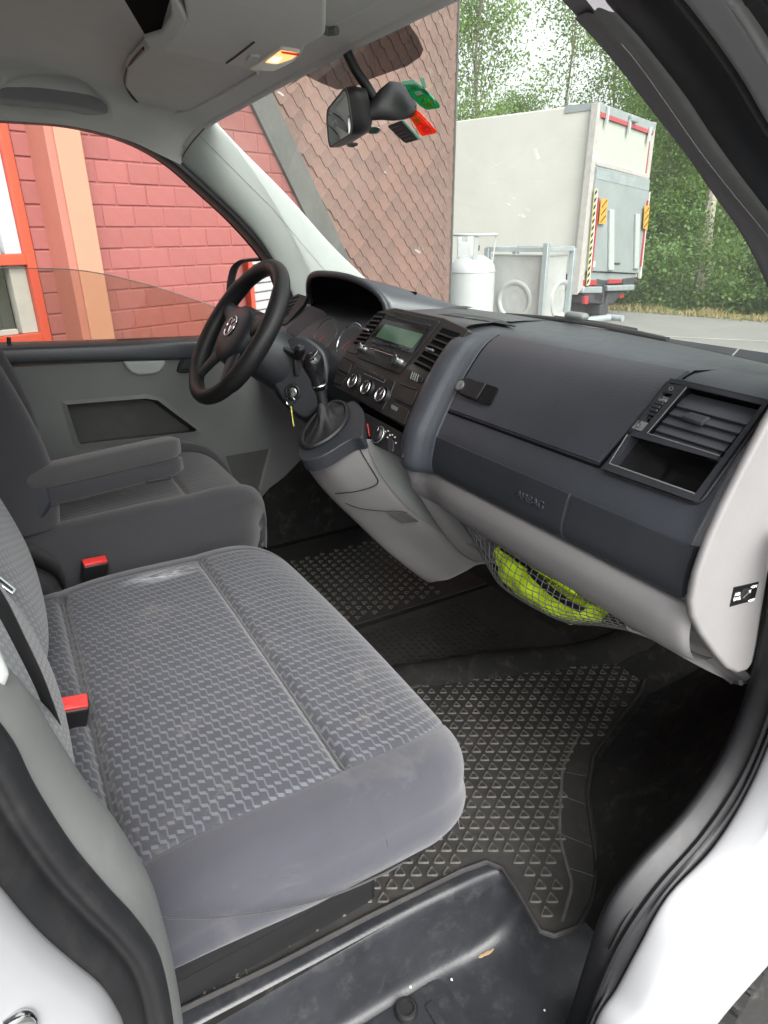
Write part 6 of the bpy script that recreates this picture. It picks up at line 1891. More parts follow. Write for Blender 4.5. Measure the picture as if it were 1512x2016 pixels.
# upper fold standing above the net rim
a_ = [(978, 1062), (992, 1068), (1020, 1084), (1050, 1100), (1085, 1118), (1120, 1142), (1140, 1165)]
b_ = [(982, 1072), (1000, 1084), (1028, 1104), (1055, 1124), (1085, 1142), (1115, 1162), (1138, 1178)]
rows = [[A(p[0], p[1], y=.676) + V3(0, .02, -.004), A(p[0], p[1], y=.668) + V3(0, 0, .001), A(p[0], p[1], y=.664).lerp(A(q[0], q[1], y=.664), .5) + V3(0, -.004, 0), A(q[0], q[1], y=.666)] for p, q in zip(a_, b_)]
sheet(patch(rows, 5, 4)).build('upper_fold', 'hivis', ve, smooth=180)
P = [A(p[0], p[1], y=.674) for p in ((1040, 1120), (1065, 1146), (1095, 1172), (1125, 1190), (1148, 1202))]
g = G(); T = [[p + V3(0.005, 0, 0.007), p + V3(-0.005, 0, -0.007)] for p in curve(P, 5)]; sheet(T, g); g.build('dark_stripe', 'black', ve, solid=0.001)
P = [A(p[0], p[1], y=.686) for p in ((986, 1076), (1010, 1092), (1038, 1112), (1060, 1128))]
g = G(); T = [[p + V3(0.004, 0, 0.008), p + V3(-0.004, 0, -0.007)] for p in curve(P, 5)]; sheet(T, g); g.build('dark_binding', 'black', ve, solid=0.001)
# ------------------------------------------------------------------ brick building beside the van
WAZ = radians(110.3)
WD = V3(cos(WAZ), sin(WAZ), 0)              # along the wall, away from the camera
WN = V3(WD.y, -WD.x, 0)                     # out of the wall, towards the van
if WN.x < 0: WN = -WN
P0 = A(250, 448, d=4.26)
# the wall stands where its courses measure 12.5 cm
WPL = plane(P0, WN)
def wall_scale():
    global P0, WPL
    for _ in range(40):
        h = A(250, 448, pl=WPL).z - A(250, 489.5, pl=WPL).z
        P0 = CAM + (P0 - CAM) * (0.125 / h)
        WPL = plane(P0, WN)
wall_scale()
W0 = V3(0, 0, 0) + WN * WPL[1]              # wall origin: s = 0, z = 0
def wl(s, z, o=0.0): return W0 + WD * s + V3(0, 0, z) + WN * o
def sz(px, py):
    p = A(px, py, pl=WPL)
    return p.dot(WD), p.z
bu = thing('brick_building', wl(2.0, GZ), 'red brick building with orange window frame and shingled gable part beside the van', 'building')
S1 = sz(888, 400)[0]                        # far corner
ZT = 4.6
g = G()
def wbox(g, s0, s1, z0, z1, o0, o1, mi=0):
    c = wl((s0 + s1) / 2, (z0 + z1) / 2, (o0 + o1) / 2)
    return box(g, c, (abs(s1 - s0), abs(o1 - o0), abs(z1 - z0)), axes=(WD, -WN, V3(0, 0, 1)), mi=mi)
sA = sz(150, 300)[0]                        # right face of the peach post
sP = sz(97, 300)[0]
swin = sz(46, 300)[0]                       # right edge of the orange frame
wbox(g, sP, S1 - 0.012, GZ, ZT, -0.30, -0.006)
wbox(g, swin, sP - 0.002, GZ, ZT, -0.40, -0.148)
g.build('wall_core', 'mortar', bu, smooth=0)
# brick courses
zc0 = sz(250, 448)[1]
sj = sz(238, 451.5)[0]
BL, BH, JT = 0.2165, 0.125, 0.010
bl_t, bl_b = sz(487, 198), sz(620, 470)
def band_left(z): return bl_t[0] + (z - bl_t[1]) * (bl_b[0] - bl_t[0]) / (bl_b[1] - bl_t[1])
bmesh_cache = {}
def brick(s0, s1, z, o, parent):
    key = round(s1 - s0, 3)
    w_ = s1 - s0 - JT
    if w_ < 0.03: return
    if key not in bmesh_cache:
        g = G(); L = root_loc(parent)
        box(g, L, (w_, 0.030, BH - JT), axes=(WD, -WN, V3(0, 0, 1)))
        o_ = g.build('brick', 'brick_piece', parent, smooth=0, bev=0.005, seg=2)
        bmesh_cache[key] = o_
    else:
        src = bmesh_cache[key]
        o_ = src.copy(); COL.objects.link(o_)
    j = lambda a: random.uniform(-a, a)
    o_.location = wl((s0 + s1) / 2, z + BH / 2, o - 0.015 + j(0.0018)) - root_loc(parent)
    o_.rotation_euler = (0, 0, j(0.004))
nb_ = 0
for r in range(-7, 11):
    z = zc0 + r * BH
    off = sj + (BL / 2 if r % 2 == 0 else 0)
    k0 = math.floor((sA - off) / BL)
    for k in range(k0, k0 + 16):
        a, b = off + k * BL, off + (k + 1) * BL
        a = max(a, sA + 0.004)
        lim = max(band_left(z), band_left(z + BH)) + 0.05
        if a > lim or b - a < 0.04: continue
        if z > 1.62 and b < 2.6 * 1.0 and b < band_left(1.62) - 1.2: continue
        brick(a, b, z, 0.0, bu); nb_ += 1
    # set-back strip between window and post
    if z < 1.75:
        brick(swin + 0.005, sP - 0.02, z, -0.14, bu); nb_ += 1
# bricks elsewhere on the facade (behind and above): one relief sheet
g = G()
for r in range(-7, 33):
    z = zc0 + r * BH
    off = sj + (BL / 2 if r % 2 == 0 else 0)
    for k in range(-8, 20):
        a, b = off + k * BL, off + (k + 1) * BL
        if a < sA or (z < zc0 + 11 * BH and r >= -7) or b > S1: continue
        wbox(g, a, b - JT, z, z + BH - JT, -0.02, 0.0)
g.build('upper_bricks', 'brick', bu, smooth=0, kind='stuff')
# peach post with salmon side
g = G(); wbox(g, sP + 0.004, sA, GZ, ZT, -0.14, 0.09); g.build('post', 'peach', bu, smooth=0, bev=0.006)
g = G(); wbox(g, sP - 0.045, sP + 0.003, GZ, ZT, -0.15, 0.075); g.build('post_side', 'salmon', bu, smooth=0)
# window: orange frame, grey reveal, glass, curtain
wz = sz(20, 513)[1]
wb = sz(40, 665)[1]
g = G()
fo = -0.12
for (s0, s1, z0, z1) in ((swin - 0.055, swin, -0.3, 2.6), (swin - 0.60, swin - 0.53, -0.3, 2.6), (swin - 1.6, swin - 0.055, wz - 0.03, wz + 0.03), (swin - 1.6, swin - 0.055, wb - 0.075, wb + 0.0)):
    wbox(g, s0, s1, z0, z1, -0.22, fo)
wf = g.build('window_frame', 'orange_frame', bu, smooth=0, bev=0.004)
g = G()
for (z0, z1) in ((wz + 0.031, 2.6), (wb + 0.001, wz - 0.031)):
    wbox(g, swin - 0.056, swin - 0.056 - 0.095, z0, z1, -0.24, -0.16)
    wbox(g, swin - 1.6, swin - 0.175, z0, z0 + 0.03, -0.24, -0.16)
g.build('window_sash', 'reveal', bu, smooth=0, bev=0.003)
for (z0, z1) in ((wz + 0.06, 2.6), (wb + 0.03, wz - 0.03)):
    g = G(); wbox(g, swin - 1.6, swin - 0.171, z0, z1, -0.205, -0.20); g.build('window_pane', 'window_glass', bu, smooth=0)
g = G()
for k in range(40):
    s = swin - 1.7 + k * 0.04
    wbox(g, s, s + 0.04, -0.2, 2.5, -0.40 - 0.02 * (k % 2), -0.36 - 0.02 * (k % 2))
g.build('curtain', 'curtain', bu, smooth=0)
g = G(); wbox(g, swin - 1.75, swin + 0.01, GZ, 2.7, -0.52, -0.50); g.build('room_back', 'black', bu, smooth=0)
# the facade further back, seen in the mirrors: second orange window and brick
g = G(); wbox(g, -9, swin - 1.6, GZ, ZT, -0.40, -0.16); g.build('rear_wall', 'brick', bu, smooth=0)
for k in range(3):
    s = swin - 2.2 - k * 2.0
    g = G()
    wbox(g, s, s + 0.07, 0.0, 2.4, -0.16, -0.10); wbox(g, s - 1.3, s - 1.23, 0.0, 2.4, -0.16, -0.10); wbox(g, s - 1.23, s, 0.0, 0.07, -0.16, -0.10); wbox(g, s - 1.23, s, 0.85, 0.92, -0.16, -0.10); wbox(g, s - 1.23, s, 2.33, 2.4, -0.16, -0.10)
    f2 = g.build('window_frame', 'orange_frame', bu, smooth=0)
    g = G()
    for q in range(26): wbox(g, s - 1.23, s, 0.10 + q * 0.085, 0.17 + q * 0.085, -0.158, -0.135 - 0.006 * (q % 2))
    g.build('roller_shutter', 'reveal', f2, smooth=0)
# slanted flashing
br_t, br_b = sz(529, 180), sz(699, 543)
sl = (br_b[0] - br_t[0]) / (br_b[1] - br_t[1])
def band_right(z): return br_t[0] + (z - br_t[1]) * sl
g = G()
P = [wl(band_left(3.5), 3.5, 0.030), wl(band_right(3.5), 3.5, 0.030), wl(band_right(-0.4), -0.4, 0.030), wl(band_left(-0.4), -0.4, 0.030)]
plate(g, P, 0.05, WN); g.build('flashing', 'flashing', bu, smooth=0, bev=0.004)
# hung shingles: raised along the left and lower edge, tucked under on the other side
TB, TZ = 0.183, 0.0775
T0s, T0z = sz(700 + 395 / 7.958, 320 + 160 / 7.958)
def shingle_mesh(L):
    # local s, z: foot edge at z = 0 from s = 0 to .03, sloped flank up left
    fl_ = [(0.0, 0.0), (0.031, 0.0), (0.031 + TB * .62, 0.05), (0.10, TZ * 2.1), (-0.061 * 2 + .03, TZ * 2.1), (-0.122, TZ * 1.95), (-0.061, TZ)]
    fl_ = [(-0.0605, TZ), (0.0, 0.0), (0.031, 0.0), (TB - 0.0605 + 0.004, TZ * 1.0 + 0.0), (TB - 0.03, TZ * 2.0), (-0.03, TZ * 2.0)]
    lift = {0: 0.007, 1: 0.007, 2: 0.007, 3: 0.001, 4: -0.003, 5: 0.000}
    g = G()
    top = [L + WD * s + V3(0, 0, z) + WN * lift[i] for i, (s, z) in enumerate(fl_)]
    bo = [p - WN * 0.008 for p in top]
    N = len(top)
    g.add(top + bo, [tuple(range(N)), tuple(range(2 * N - 1, N - 1, -1))] + [(i, (i + 1) % N, N + (i + 1) % N, N + i) for i in range(N)])
    return g
cand = []
for i in range(-20, 30):
    for j in range(-40, 40):
        s = T0s + i * TB + j * TB / 2
        z = T0z - j * TZ
        if z < -0.55 or z > 3.4: continue
        if s - 0.05 < band_right(z) - 0.09 or s + TB * .5 > S1 + 0.05: continue
        cand.append((s, z))
def vis(p):
    q = wl(*p)
    d = q - CAM; zz = d.dot(FW)
    px = 756 + FPX * d.dot(RT) / zz; py = 1008 - FPX * d.dot(UPV) / zz
    return 440 < px < 900 and -20 < py < 640
va = [c for c in cand if vis(c)]
vb = [c for c in cand if not vis(c)]
va.sort(key=lambda c: (wl(*c) - CAM).length)
src = None
for c in va[:300]:
    if src is None:
        gm = shingle_mesh(root_loc(bu)); src = gm.build('shingle', 'shingle', bu, smooth=0); o = src
    else: o = obj('shingle', src.data, bu)
    o.location = wl(c[0], c[1], 0.018 + random.uniform(-.0012, .0012)) - root_loc(bu)
g = G()
gm = shingle_mesh(V3(0, 0, 0))
for c in va[300:] + vb:
    b = len(g.v); p = wl(c[0], c[1], 0.018)
    g.v += [tuple(V3(v) + p) for v in gm.v]; g.f += [tuple(b + i for i in f) for f in gm.f]; g.m += [0] * len(gm.f)
if g.v: g.build('other_shingles', 'shingle', bu, smooth=0, kind='stuff')
g = G(); wbox(g, band_right(2.6), S1, GZ, ZT, -0.02, 0.010); P = [wl(band_right(3.5), 3.5, 0.012), wl(S1 - .004, 3.5, 0.012), wl(S1 - .004, -0.6, 0.012), wl(band_right(-0.6), -0.6, 0.012)]
g = G(); plate(g, P, 0.02, WN); g.build('shingle_backing', 'shingle', bu, smooth=0)
g = G(); plate(g, [wl(S1 - 0.012, ZT, 0.035), wl(S1 + 0.004, ZT, 0.035), wl(S1 + 0.004, GZ, 0.035), wl(S1 - 0.012, GZ, 0.035)], 0.30, WN); g.build('corner_strip', 'flashing', bu, smooth=0)

# ------------------------------------------------------------------ box truck
TN = A(1180, 200, d=9.85)
tr_r = V3(cos(radians(110.64)), sin(radians(110.64)), 0)     # along the rear
tr_s = V3(-tr_r.y, tr_r.x, 0)                                # along the side, to the front
if tr_s.x > 0: tr_s = -tr_s
RN = -tr_s                                                   # rear faces this way
tk = thing('box_truck', V3(TN.x, TN.y, GZ), 'white box truck with raised tail lift and yellow warning flags, parked by the trees', 'truck')
TW = 2.50
def tb(a, b, z, o=0.0): return V3(TN.x, TN.y, 0) + tr_r * a - RN * b + V3(0, 0, z) + RN * o
REAR = plane(TN, RN)
def tbox(g, a0, a1, b0, b1, z0, z1, mi=0):
    c = tb((a0 + a1) / 2, (b0 + b1) / 2, (z0 + z1) / 2)
    return box(g, c, (abs(a1 - a0), abs(b1 - b0), abs(z1 - z0)), axes=(tr_r, RN, V3(0, 0, 1)), mi=mi)
ZTOP = TN.z
g = G(); tbox(g, 0.0, TW, 0.03, 6.2, 0.30, ZTOP - 0.01); g.build('box_body', 'truck_box', tk, smooth=0, bev=0.02)
def rp(L, o=0.0): return px_poly(L, REAR, o)
def rplate(name, L, mat, o, d, parent=tk, bev=0.0):
    g = G(); plate(g, rp(L, o), d, RN); return g.build(name, mat, parent, smooth=0, bev=bev)
rplate('rear_post', [(1175, 203), (1182, 201), (1152, 560), (1134, 580)], 'truck_frame', 0.02, 0.10)
rplate('rear_post', [(1283, 240), (1290, 241), (1252, 545), (1248, 545)], 'truck_frame', 0.02, 0.10)
g = G(); plate(g, [tb(-0.012, 0.0, ZTOP, 0), tb(-0.012, 0.55, ZTOP, 0), tb(-0.012, 0.55, ZTOP - 0.10, 0), tb(-0.012, 0.12, ZTOP - 0.10, 0), tb(-0.012, 0.12, ZTOP - 0.42, 0), tb(-0.012, 0.0, ZTOP - 0.42, 0)], 0.02, -tr_r); g.build('corner_bracket', 'alu', tk, smooth=0)
rplate('top_bar', [(1180, 203), (1290, 243), (1284, 264), (1179, 222)], 'alu', 0.03, 0.06, bev=0.01)
rplate('red_stripe', [(1180, 221), (1283, 259), (1282, 266), (1179, 230)], 'refl_red', 0.034, 0.05)
rplate('roller_door', [(1178, 230), (1281, 266), (1272, 342), (1171, 314)], 'truck_shutter', 0.0, 0.02)
rplate('side_stripe', [(1280, 266), (1283, 266), (1273, 343), (1270, 342)], 'refl_red', 0.01, 0.02)
for L in ([(1190, 210), (1193, 211), (1189, 245), (1186, 245)], [(1233, 236), (1236, 237), (1233, 263), (1230, 263)], [(1274, 250), (1277, 251), (1272, 279), (1269, 279)]):
    rplate('door_hinge', L, 'alu_light', 0.07, 0.03)
rplate('lamp_cluster', [(1234, 226), (1248, 231), (1247, 243), (1233, 240)], 'alu', 0.09, 0.06, bev=0.02)
rplate('cross_bar', [(1171, 314), (1273, 343), (1272, 354), (1170, 327)], 'truck_frame', 0.05, 0.06, bev=0.02)
tl = rplate('tail_lift', [(1169, 328), (1274, 354), (1270, 380), (1252, 538), (1150, 533), (1164, 380)], 'alu', 0.06, 0.05, bev=0.01)
rplate('lift_tip', [(1168, 334), (1272, 358), (1271, 376), (1167, 352)], 'galv', 0.065, 0.02, tl)
rplate('lift_edge', [(1166, 372), (1169, 372), (1153, 560), (1150, 560)], 'refl_white', 0.075, 0.04, tl)
rplate('lift_edge', [(1271, 378), (1273, 378), (1255, 548), (1252, 548)], 'refl_white', 0.075, 0.04, tl)
rplate('red_edge', [(1170, 390), (1172, 390), (1157, 535), (1155, 535)], 'refl_red', 0.08, 0.03, tl)
rplate('red_edge', [(1267, 395), (1269, 395), (1255, 525), (1253, 525)], 'refl_red', 0.08, 0.03, tl)
for L in ([(1171, 393), (1184, 391), (1180, 441), (1167, 441)], [(1258, 405), (1268, 406), (1263, 453), (1255, 450)]):
    f = rplate('warning_flag', L, 'flag_yellow', 0.11, 0.01, tl)
    q = rp(L, 0.117)
    for k in range(3):
        t0 = 0.10 + 0.3 * k
        g = G(); plate(g, [lerp4(q, .15, t0 + .2), lerp4(q, .85, t0 - .06), lerp4(q, .85, t0 + .0), lerp4(q, .15, t0 + .26)], 0.006, RN); g.build('flag_stripe', 'flag_dark', f, smooth=0)
for L in ([(1190, 413), (1199, 413), (1199, 532), (1189, 532)], [(1242, 421), (1250, 422), (1248, 529), (1240, 529)]):
    rplate('roll_stop_rail', L, 'alu_light', 0.10, 0.04, tl, bev=0.01)
rplate('maker_plate', [(1203, 517), (1214, 517), (1213, 521), (1202, 521)], 'chassis', 0.07, 0.01, tl)
rplate('label', [(1159, 514), (1165, 514), (1164, 526), (1158, 526)], 'refl_white', 0.07, 0.01, tl)
# side marking of black and yellow along the left post
q = rp([(1163, 372), (1166, 373), (1150, 560), (1147, 560)], 0.085)
for k in range(14):
    t0 = k / 14
    g = G(); plate(g, [lerp4(q, 0, t0 + .03), lerp4(q, 1, t0), lerp4(q, 1, t0 + .034), lerp4(q, 0, t0 + .064)], 0.01, RN); g.build('stripe_mark', 'black', tk, smooth=0)
rplate('stripe_back', [(1163, 372), (1166, 373), (1150, 562), (1147, 562)], 'print_yellow', 0.08, 0.02)
rplate('bumper', [(1148, 535), (1250, 540), (1249, 552), (1147, 552)], 'alu', 0.02, 0.08, bev=0.01)
rplate('reflector', [(1146, 551), (1172, 552), (1171, 561), (1145, 562)], 'refl_red', 0.03, 0.04)
rplate('reflector', [(1194, 550), (1222, 550), (1221, 557), (1193, 558)], 'refl_red', 0.03, 0.04)
rplate('under_bar', [(1186, 562), (1240, 560), (1239, 571), (1187, 573)], 'galv', 0.10, 0.08, bev=0.02)
rplate('under_bar', [(1144, 564), (1180, 564), (1180, 577), (1142, 577)], 'galv', 0.06, 0.08, bev=0.02)
g = G(); tbox(g, 0.15, TW - 0.15, 0.05, 6.0, -0.05, 0.28); g.build('chassis_frame', 'chassis', tk, smooth=0)
for L in ([(1172, 548), (1190, 552), (1186, 600), (1165, 590)], [(1180, 600), (1196, 596), (1194, 622), (1178, 620)], [(1150, 575), (1190, 572), (1180, 598), (1146, 596)], [(1195, 575), (1225, 573), (1205, 598), (1190, 600)], [(1222, 548), (1250, 545), (1246, 562), (1225, 563)]):
    rplate('lift_arm', L, 'chassis', 0.03, 0.30, bev=0.02)
for ce in (1183, 1246):
    g = G(); torus(g, rp([(ce, 555)], 0.12)[0], RN, 0.035, 0.010, 20, 8); g.build('lift_hook', 'chassis', tk)
rplate('axle_housing', [(1142, 570), (1222, 564), (1196, 612), (1186, 628), (1140, 628)], 'chassis', -0.25, 0.3)
rplate('tail_lamp', [(1140, 583), (1148, 582), (1147, 598), (1140, 598)], 'refl_red', 0.1, 0.05)
rplate('side_marker', [(1222, 578), (1230, 577), (1228, 586), (1220, 587)], 'refl_red', 0.0, 0.02)
# under-run bar and platform foot near the ground, reaching back
P = [A(1132, 634, z=GZ + 0.30), A(1198, 626, z=GZ + 0.30)]
g = G(); tube(g, P, 0.055, 10); g.build('under_run_bar', 'galv', tk)
P = [A(1195, 624, z=GZ + 0.30), A(1226, 627, z=GZ + 0.30)]
g = G(); tube(g, P, 0.05, 10); g.build('under_run_bar', 'galv', tk)
for a in (0.25, TW - 0.25):
    for b in (1.6,):
        g = G(); lathe(g, tb(a, b, GZ + 0.46), tr_r, [(0.25, -0.14), (0.44, -0.14), (0.46, -0.08), (0.46, 0.08), (0.44, 0.14), (0.25, 0.14)], 36); g.build('tyre', 'tyre', tk)

# ------------------------------------------------------------------ gas cylinder by the corner
gc = A(929, 560, d=7.6)
gb = V3(gc.x, gc.y, GZ)
gt = thing('gas_cylinder', gb, 'tall white gas cylinder with ring collar at the corner of the building', 'gas cylinder')
R_ = 0.262
zt = A(929, 512, d=7.6).z
g = G(); lathe(g, gb, (0, 0, 1), [(R_ * .8, 0.0), (R_ * .96, 0.04), (R_, 0.10), (R_, 0.4), (R_, zt - GZ - 0.12), (R_ * .97, zt - GZ - 0.06), (R_ * .82, zt - GZ + 0.0), (R_ * .5, zt - GZ + 0.05), (0.001, zt - GZ + 0.06)], 40); g.build('shell', 'tank_white', gt)
g = G(); torus(g, gb + V3(0, 0, zt - GZ - 0.12), (0, 0, 1), R_ + 0.002, 0.005, 40, 6); g.build('weld_seam', 'tank_white', gt)
zr = A(929, 462, d=7.6).z
g = G(); torus(g, V3(gb.x, gb.y, zr), (0, 0, 1), R_ * .98, 0.016, 40, 8); g.build('guard_ring', 'tank_white', gt)
cw = RT.copy(); cw.z = 0; cw.normalize(); cf = V3(FW.x, FW.y, 0).normalized()
for s in (-1, 1):
    g = G(); bar(g, V3(gb.x, gb.y, zt - 0.03) + cf * s * R_ * .7, V3(gb.x, gb.y, zr) + cf * s * R_ * .95, 0.05, 0.012, up=cf); g.build('guard_post', 'tank_white', gt)
    g = G(); bar(g, V3(gb.x, gb.y, zt - 0.06) + cw * s * R_ * .85, V3(gb.x, gb.y, zr) + cw * s * R_ * .97, 0.014, 0.014, up=cf); g.build('guard_post', 'tank_white', gt)
g = G()
for s in (-1, 1): box(g, A(914 + 9 * s, 472, d=7.45), (0.05, 0.02, 0.10), axes=(cw, cf, V3(0, 0, 1)))
box(g, A(914, 492, d=7.45), (0.16, 0.03, 0.17), axes=(cw, cf, V3(0, 0, 1)))
g.build('valve_shroud', 'tank_white', gt, bev=0.01)
g = G(); box(g, A(941, 488, d=7.5), (0.03, 0.03, 0.06)); g.build('valve', 'chassis', gt, bev=0.006)

# ------------------------------------------------------------------ sheet metal container in a galvanised frame
kc0 = A(1070, 560, d=7.35)
kb = V3(kc0.x, kc0.y, GZ)
ct = thing('metal_container', kb, 'square sheet metal tank with round pressings inside a galvanised frame', 'container')
d1 = (-cw * cos(radians(40)) + cf * sin(radians(40))).normalized()      # to the left, receding
d2 = (cw * cos(radians(46)) + cf * sin(radians(46))).normalized()       # to the right, receding
ztop = A(1070, 478, d=7.35).z
zrail = A(1070, 484, d=7.35).z
SL, SR = 0.76, 0.60
def kp_(a, b, z): return kb + d1 * a + d2 * b + V3(0, 0, z - GZ)
for (a, b, zt_) in ((0, 0, ztop), (SL, 0, zrail - 0.02), (0, SR, zrail - 0.03), (SL, SR, zrail - 0.02)):
    g = G(); bar(g, kp_(a, b, GZ), kp_(a, b, zt_), 0.06, 0.06, up=d1); g.build('post', 'galv', ct, bev=0.004)
for (p, q) in (((0.03, 0), (SL, 0)), ((0, 0.03), (0, SR)), ((SL, 0), (SL, SR)), ((0, SR), (SL, SR))):
    g = G(); bar(g, kp_(p[0], p[1], zrail - 0.035), kp_(q[0], q[1], zrail - 0.035), 0.045, 0.05); g.build('top_rail', 'galv', ct, bev=0.004)
ztk = A(1040, 503, d=7.4).z
g = G(); 
i = 0.035
vs = [kp_(a, b, z) for z in (GZ + 0.12, ztk) for (a, b) in ((i, i), (SL - i, i), (SL - i, SR - i), (i, SR - i))]
g.add(vs, [(0, 1, 2, 3), (4, 5, 6, 7), (0, 1, 5, 4), (1, 2, 6, 5), (2, 3, 7, 6), (3, 0, 4, 7)])
g.build('tank', 'sheet_metal', ct, smooth=0, bev=0.012)
n1 = -(d2 - d1 * d2.dot(d1)).normalized(); n2 = -(d1 - d2 * d1.dot(d2)).normalized()
c1_ = A(1012, 592, pl=plane(kp_(SL / 2, i, 0), n1)); c2_ = A(1104, 590, pl=plane(kp_(i, SR / 2, 0), n2))
for c, n in ((c1_, n1), (c2_, n2)):
    g = G(); lathe(g, c, n, [(0.235, -0.002), (0.232, 0.012), (0.215, 0.020), (0.19, 0.016), (0.178, 0.004), (0.165, -0.004), (0.001, 0.010)], 48); g.build('round_pressing', 'sheet_metal', ct)
g = G(); bar(g, kp_(i, i - 0.004, ztk + 0.004), kp_(SL - i, i - 0.004, ztk + 0.004), 0.012, 0.012); g.build('tank_rim', 'alu_light', ct)
g = G(); bar(g, kp_(i - 0.004, i, ztk + 0.0), kp_(i - 0.004, SR - i, ztk + 0.0), 0.012, 0.012); g.build('tank_rim', 'alu_light', ct)

# ------------------------------------------------------------------ verge, undergrowth, trees
def gp(px, py): return A(px, py, z=GZ)
e0, e1 = gp(1200, 610), gp(1512, 634)
ed = (e1 - e0).normalized(); en = V3(-ed.y, ed.x, 0)
if en.y < 0: en = -en
g = G(); q = [e0 - ed * 60 + V3(0, 0, 0.01), e0 + ed * 60 + V3(0, 0, 0.01), e0 + ed * 60 + en * 80 + V3(0, 0, 0.25), e0 - ed * 60 + en * 80 + V3(0, 0, 0.25)]
g.add(q, [(0, 1, 2, 3)]); tag(g.build('grass_verge', 'soil'), kind='structure')
# pale kerb line across the yard
k0, k1 = gp(1260, 661), gp(1512, 673)
kd = (k1 - k0).normalized(); kn = V3(-kd.y, kd.x, 0)
g = G(); g.add([k0 - kd * 6 + V3(0, 0, .006), k0 + kd * 12 + V3(0, 0, .006), k0 + kd * 12 + kn * .06 + V3(0, 0, .006), k0 - kd * 6 + kn * .06 + V3(0, 0, .006)], [(0, 1, 2, 3)])
tag(g.build('yard_joint', 'concrete'), kind='structure')

def leaf_cloud(centres, per, size, spread, seed, flat=0.8):
    r = np.random.default_rng(seed)
    C = np.repeat(np.array(centres), per, axis=0)
    n = len(C)
    C = C + r.normal(0, 1, (n, 3)) * np.array([spread, spread, spread * flat])
    a = r.normal(0, 1, (n, 3)); a /= np.linalg.norm(a, axis=1)[:, None]
    b = r.normal(0, 1, (n, 3)); b -= a * np.sum(a * b, axis=1)[:, None]; b /= np.linalg.norm(b, axis=1)[:, None]
    s = size * r.uniform(0.6, 1.3, (n, 1))
    v = np.stack([C - a * s, C + b * s * 0.55, C + a * s, C - b * s * 0.55], axis=1).reshape(-1, 3)
    return v
def leaf_obj(name, v, mat, parent=None, kind=None):
    L = root_loc(parent)
    v = v - np.array(L)
    n = len(v) // 4
    me = bpy.data.meshes.new(name)
    me.vertices.add(len(v)); me.vertices.foreach_set('co', v.astype(np.float32).ravel())
    me.loops.add(4 * n); me.loops.foreach_set('vertex_index', np.arange(4 * n, dtype=np.int32))
    me.polygons.add(n); me.polygons.foreach_set('loop_start', np.arange(0, 4 * n, 4, dtype=np.int32))
    me.update(calc_edges=True)
    me.materials.append(MATS[mat])
    o = obj(name, me, parent)
    if kind: o['kind'] = kind
    return o
def tree(loc, h, rad, mat, label, seed, crown0=0.25, ncl=60, per=120, size=0.11, tr=0.13, lean=0.0, spread=0.42):
    r = random.Random(seed)
    t = thing('broadleaf_tree', loc, label, 'tree', 'trees beyond the yard')
    loc = V3(loc)
    path = [loc + V3(lean * k / 6 * h * .1 + r.uniform(-.06, .06) * k * .5, r.uniform(-.06, .06) * k * .5, h * 0.92 * k / 6) for k in range(7)]
    g = G(); tube(g, curve(path, 3), [tr * (1 - 0.8 * k / 18) for k in range(19)], 8)
    cl = []
    for k in range(ncl):
        f = crown0 + (1 - crown0) * r.random() ** 0.85
        z = h * f
        w_ = rad * (1 - ((f - crown0) / (1 - crown0)) ** 2.2 * 0.75) * (0.65 + 0.35 * min(1, (f - crown0) * 5))
        a = r.uniform(0, 2 * pi); q = sqrt(r.random())
        c = V3(loc.x + cos(a) * w_ * q + lean * f * h * .1, loc.y + sin(a) * w_ * q, loc.z + z)
        cl.append(tuple(c))
        if k % 5 == 0:
            f0 = max(0.15, f - 0.18 - 0.1 * r.random())
            i0 = min(5, int(f0 / 0.92 * 6)); b0 = path[i0].lerp(path[min(6, i0 + 1)], f0 / 0.92 * 6 - i0)
            m0 = b0.lerp(c, .5) + V3(0, 0, 0.25)
            tube(g, [b0, m0, c], [tr * .30, tr * .16, tr * .05], 6)
    g.build('trunk', 'bark_pale' if 'pale bare' in label else 'bark', t)
    leaf_obj('crown', leaf_cloud(cl, per, size, spread, seed), mat, t)
    return t
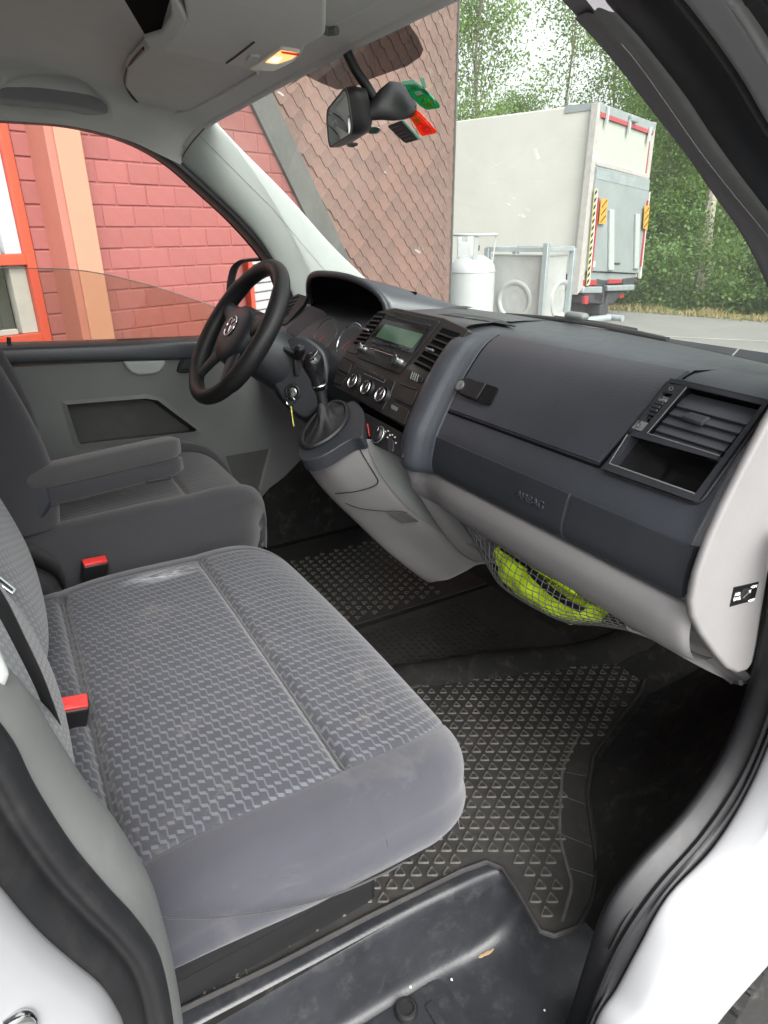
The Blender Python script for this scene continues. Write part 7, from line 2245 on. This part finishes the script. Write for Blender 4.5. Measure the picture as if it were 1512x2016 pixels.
tl_ = [
    # direction (px), depth, height, crown radius, leaf, label, crown start, clusters, leaves per cluster
    (925, 17.0, 11.5, 0.95, 'leaf_b', 'light green tree left above the truck box, next to the building corner', 0.10, 120, 120),
    (1085, 18.5, 8.6, 1.1, 'leaf_b', 'slender open crowned tree rising above the middle of the truck box', 0.15, 50, 75),
    (1175, 19.5, 9.4, 1.4, 'leaf_b', 'open crowned tree rising above the rear corner of the truck box', 0.15, 110, 110),
    (1290, 16.5, 6.6, 1.5, 'leaf_a', 'dense tree directly right of the truck rear', 0.10, 120, 130),
    (1262, 20.0, 8.2, 1.7, 'leaf_b', 'light tree just above the top right corner of the truck', 0.12, 120, 110),
    (1386, 15.0, 7.2, 1.1, 'leaf_b', 'tree with pale bare trunk and side branches right of the truck', 0.55, 70, 100),
    (1345, 22.0, 7.6, 2.2, 'leaf_a', 'bushy tree between the truck and the bare pale trunk', 0.08, 150, 120),
    (1440, 19.0, 5.9, 1.5, 'leaf_b', 'thin stemmed tree right of the pale trunk', 0.20, 90, 110),
    (1500, 18.0, 6.0, 1.7, 'leaf_a', 'leafy tree at the right edge behind the window pillar', 0.08, 130, 120),
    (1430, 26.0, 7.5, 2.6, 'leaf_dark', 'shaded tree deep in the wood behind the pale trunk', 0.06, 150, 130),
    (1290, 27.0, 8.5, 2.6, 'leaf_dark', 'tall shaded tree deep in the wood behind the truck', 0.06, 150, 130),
    (1000, 24.0, 5.6, 2.0, 'leaf_a', 'distant tree low behind the white truck box', 0.08, 120, 110),
]
for k, (px, dep, h, rad, mat, lb_, c0, ncl, per) in enumerate(tl_):
    p = A(px, 520, d=dep)
    tree((p.x, p.y, GZ + 0.02), h, rad, mat, lb_, 40 + k, c0, ncl, int(per * 1.7), 0.042, 0.15 if 'pale bare' in lb_ else 0.055, spread=0.30)
# undergrowth at the foot of the wood and dry grass along the yard edge
r = random.Random(3)
cl = []
for k in range(900):
    a = r.uniform(-9, 14); b = 0.5 + r.random() ** 1.2 * 4.5
    hmax = 0.7 + 1.7 * min(1, b / 2.6)
    p = e0 + ed * a + en * b
    cl.append((p.x, p.y, GZ + r.uniform(0.0, hmax)))
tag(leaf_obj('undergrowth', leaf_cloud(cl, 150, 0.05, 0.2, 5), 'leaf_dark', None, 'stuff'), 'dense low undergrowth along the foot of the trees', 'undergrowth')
n = 9000
rr = np.random.default_rng(9)
A_ = rr.uniform(-8, 14, n); B_ = rr.normal(0.18, 0.22, n)
bs = np.array(e0)[None] + A_[:, None] * np.array(ed)[None] + B_[:, None] * np.array(en)[None]
bs[:, 2] = GZ + 0.01
hh = rr.uniform(0.03, 0.10, n) * (1 + 0.8 * np.sin(A_ * 2.3) ** 2)
dx = rr.normal(0, 0.05, (n, 2))
wv = rr.uniform(-1, 1, (n, 2)) * 0.008
v = np.zeros((n, 4, 3))
v[:, 0] = bs; v[:, 0, :2] -= wv
v[:, 1] = bs; v[:, 1, :2] += wv
v[:, 2] = bs; v[:, 2, :2] += dx + wv * .3; v[:, 2, 2] += hh
v[:, 3] = bs; v[:, 3, :2] += dx - wv * .3; v[:, 3, 2] += hh * .97
tag(leaf_obj('dry_grass', v.reshape(-1, 3), 'dry_grass', None, 'stuff'), 'straw coloured dry grass along the edge of the yard', 'grass')
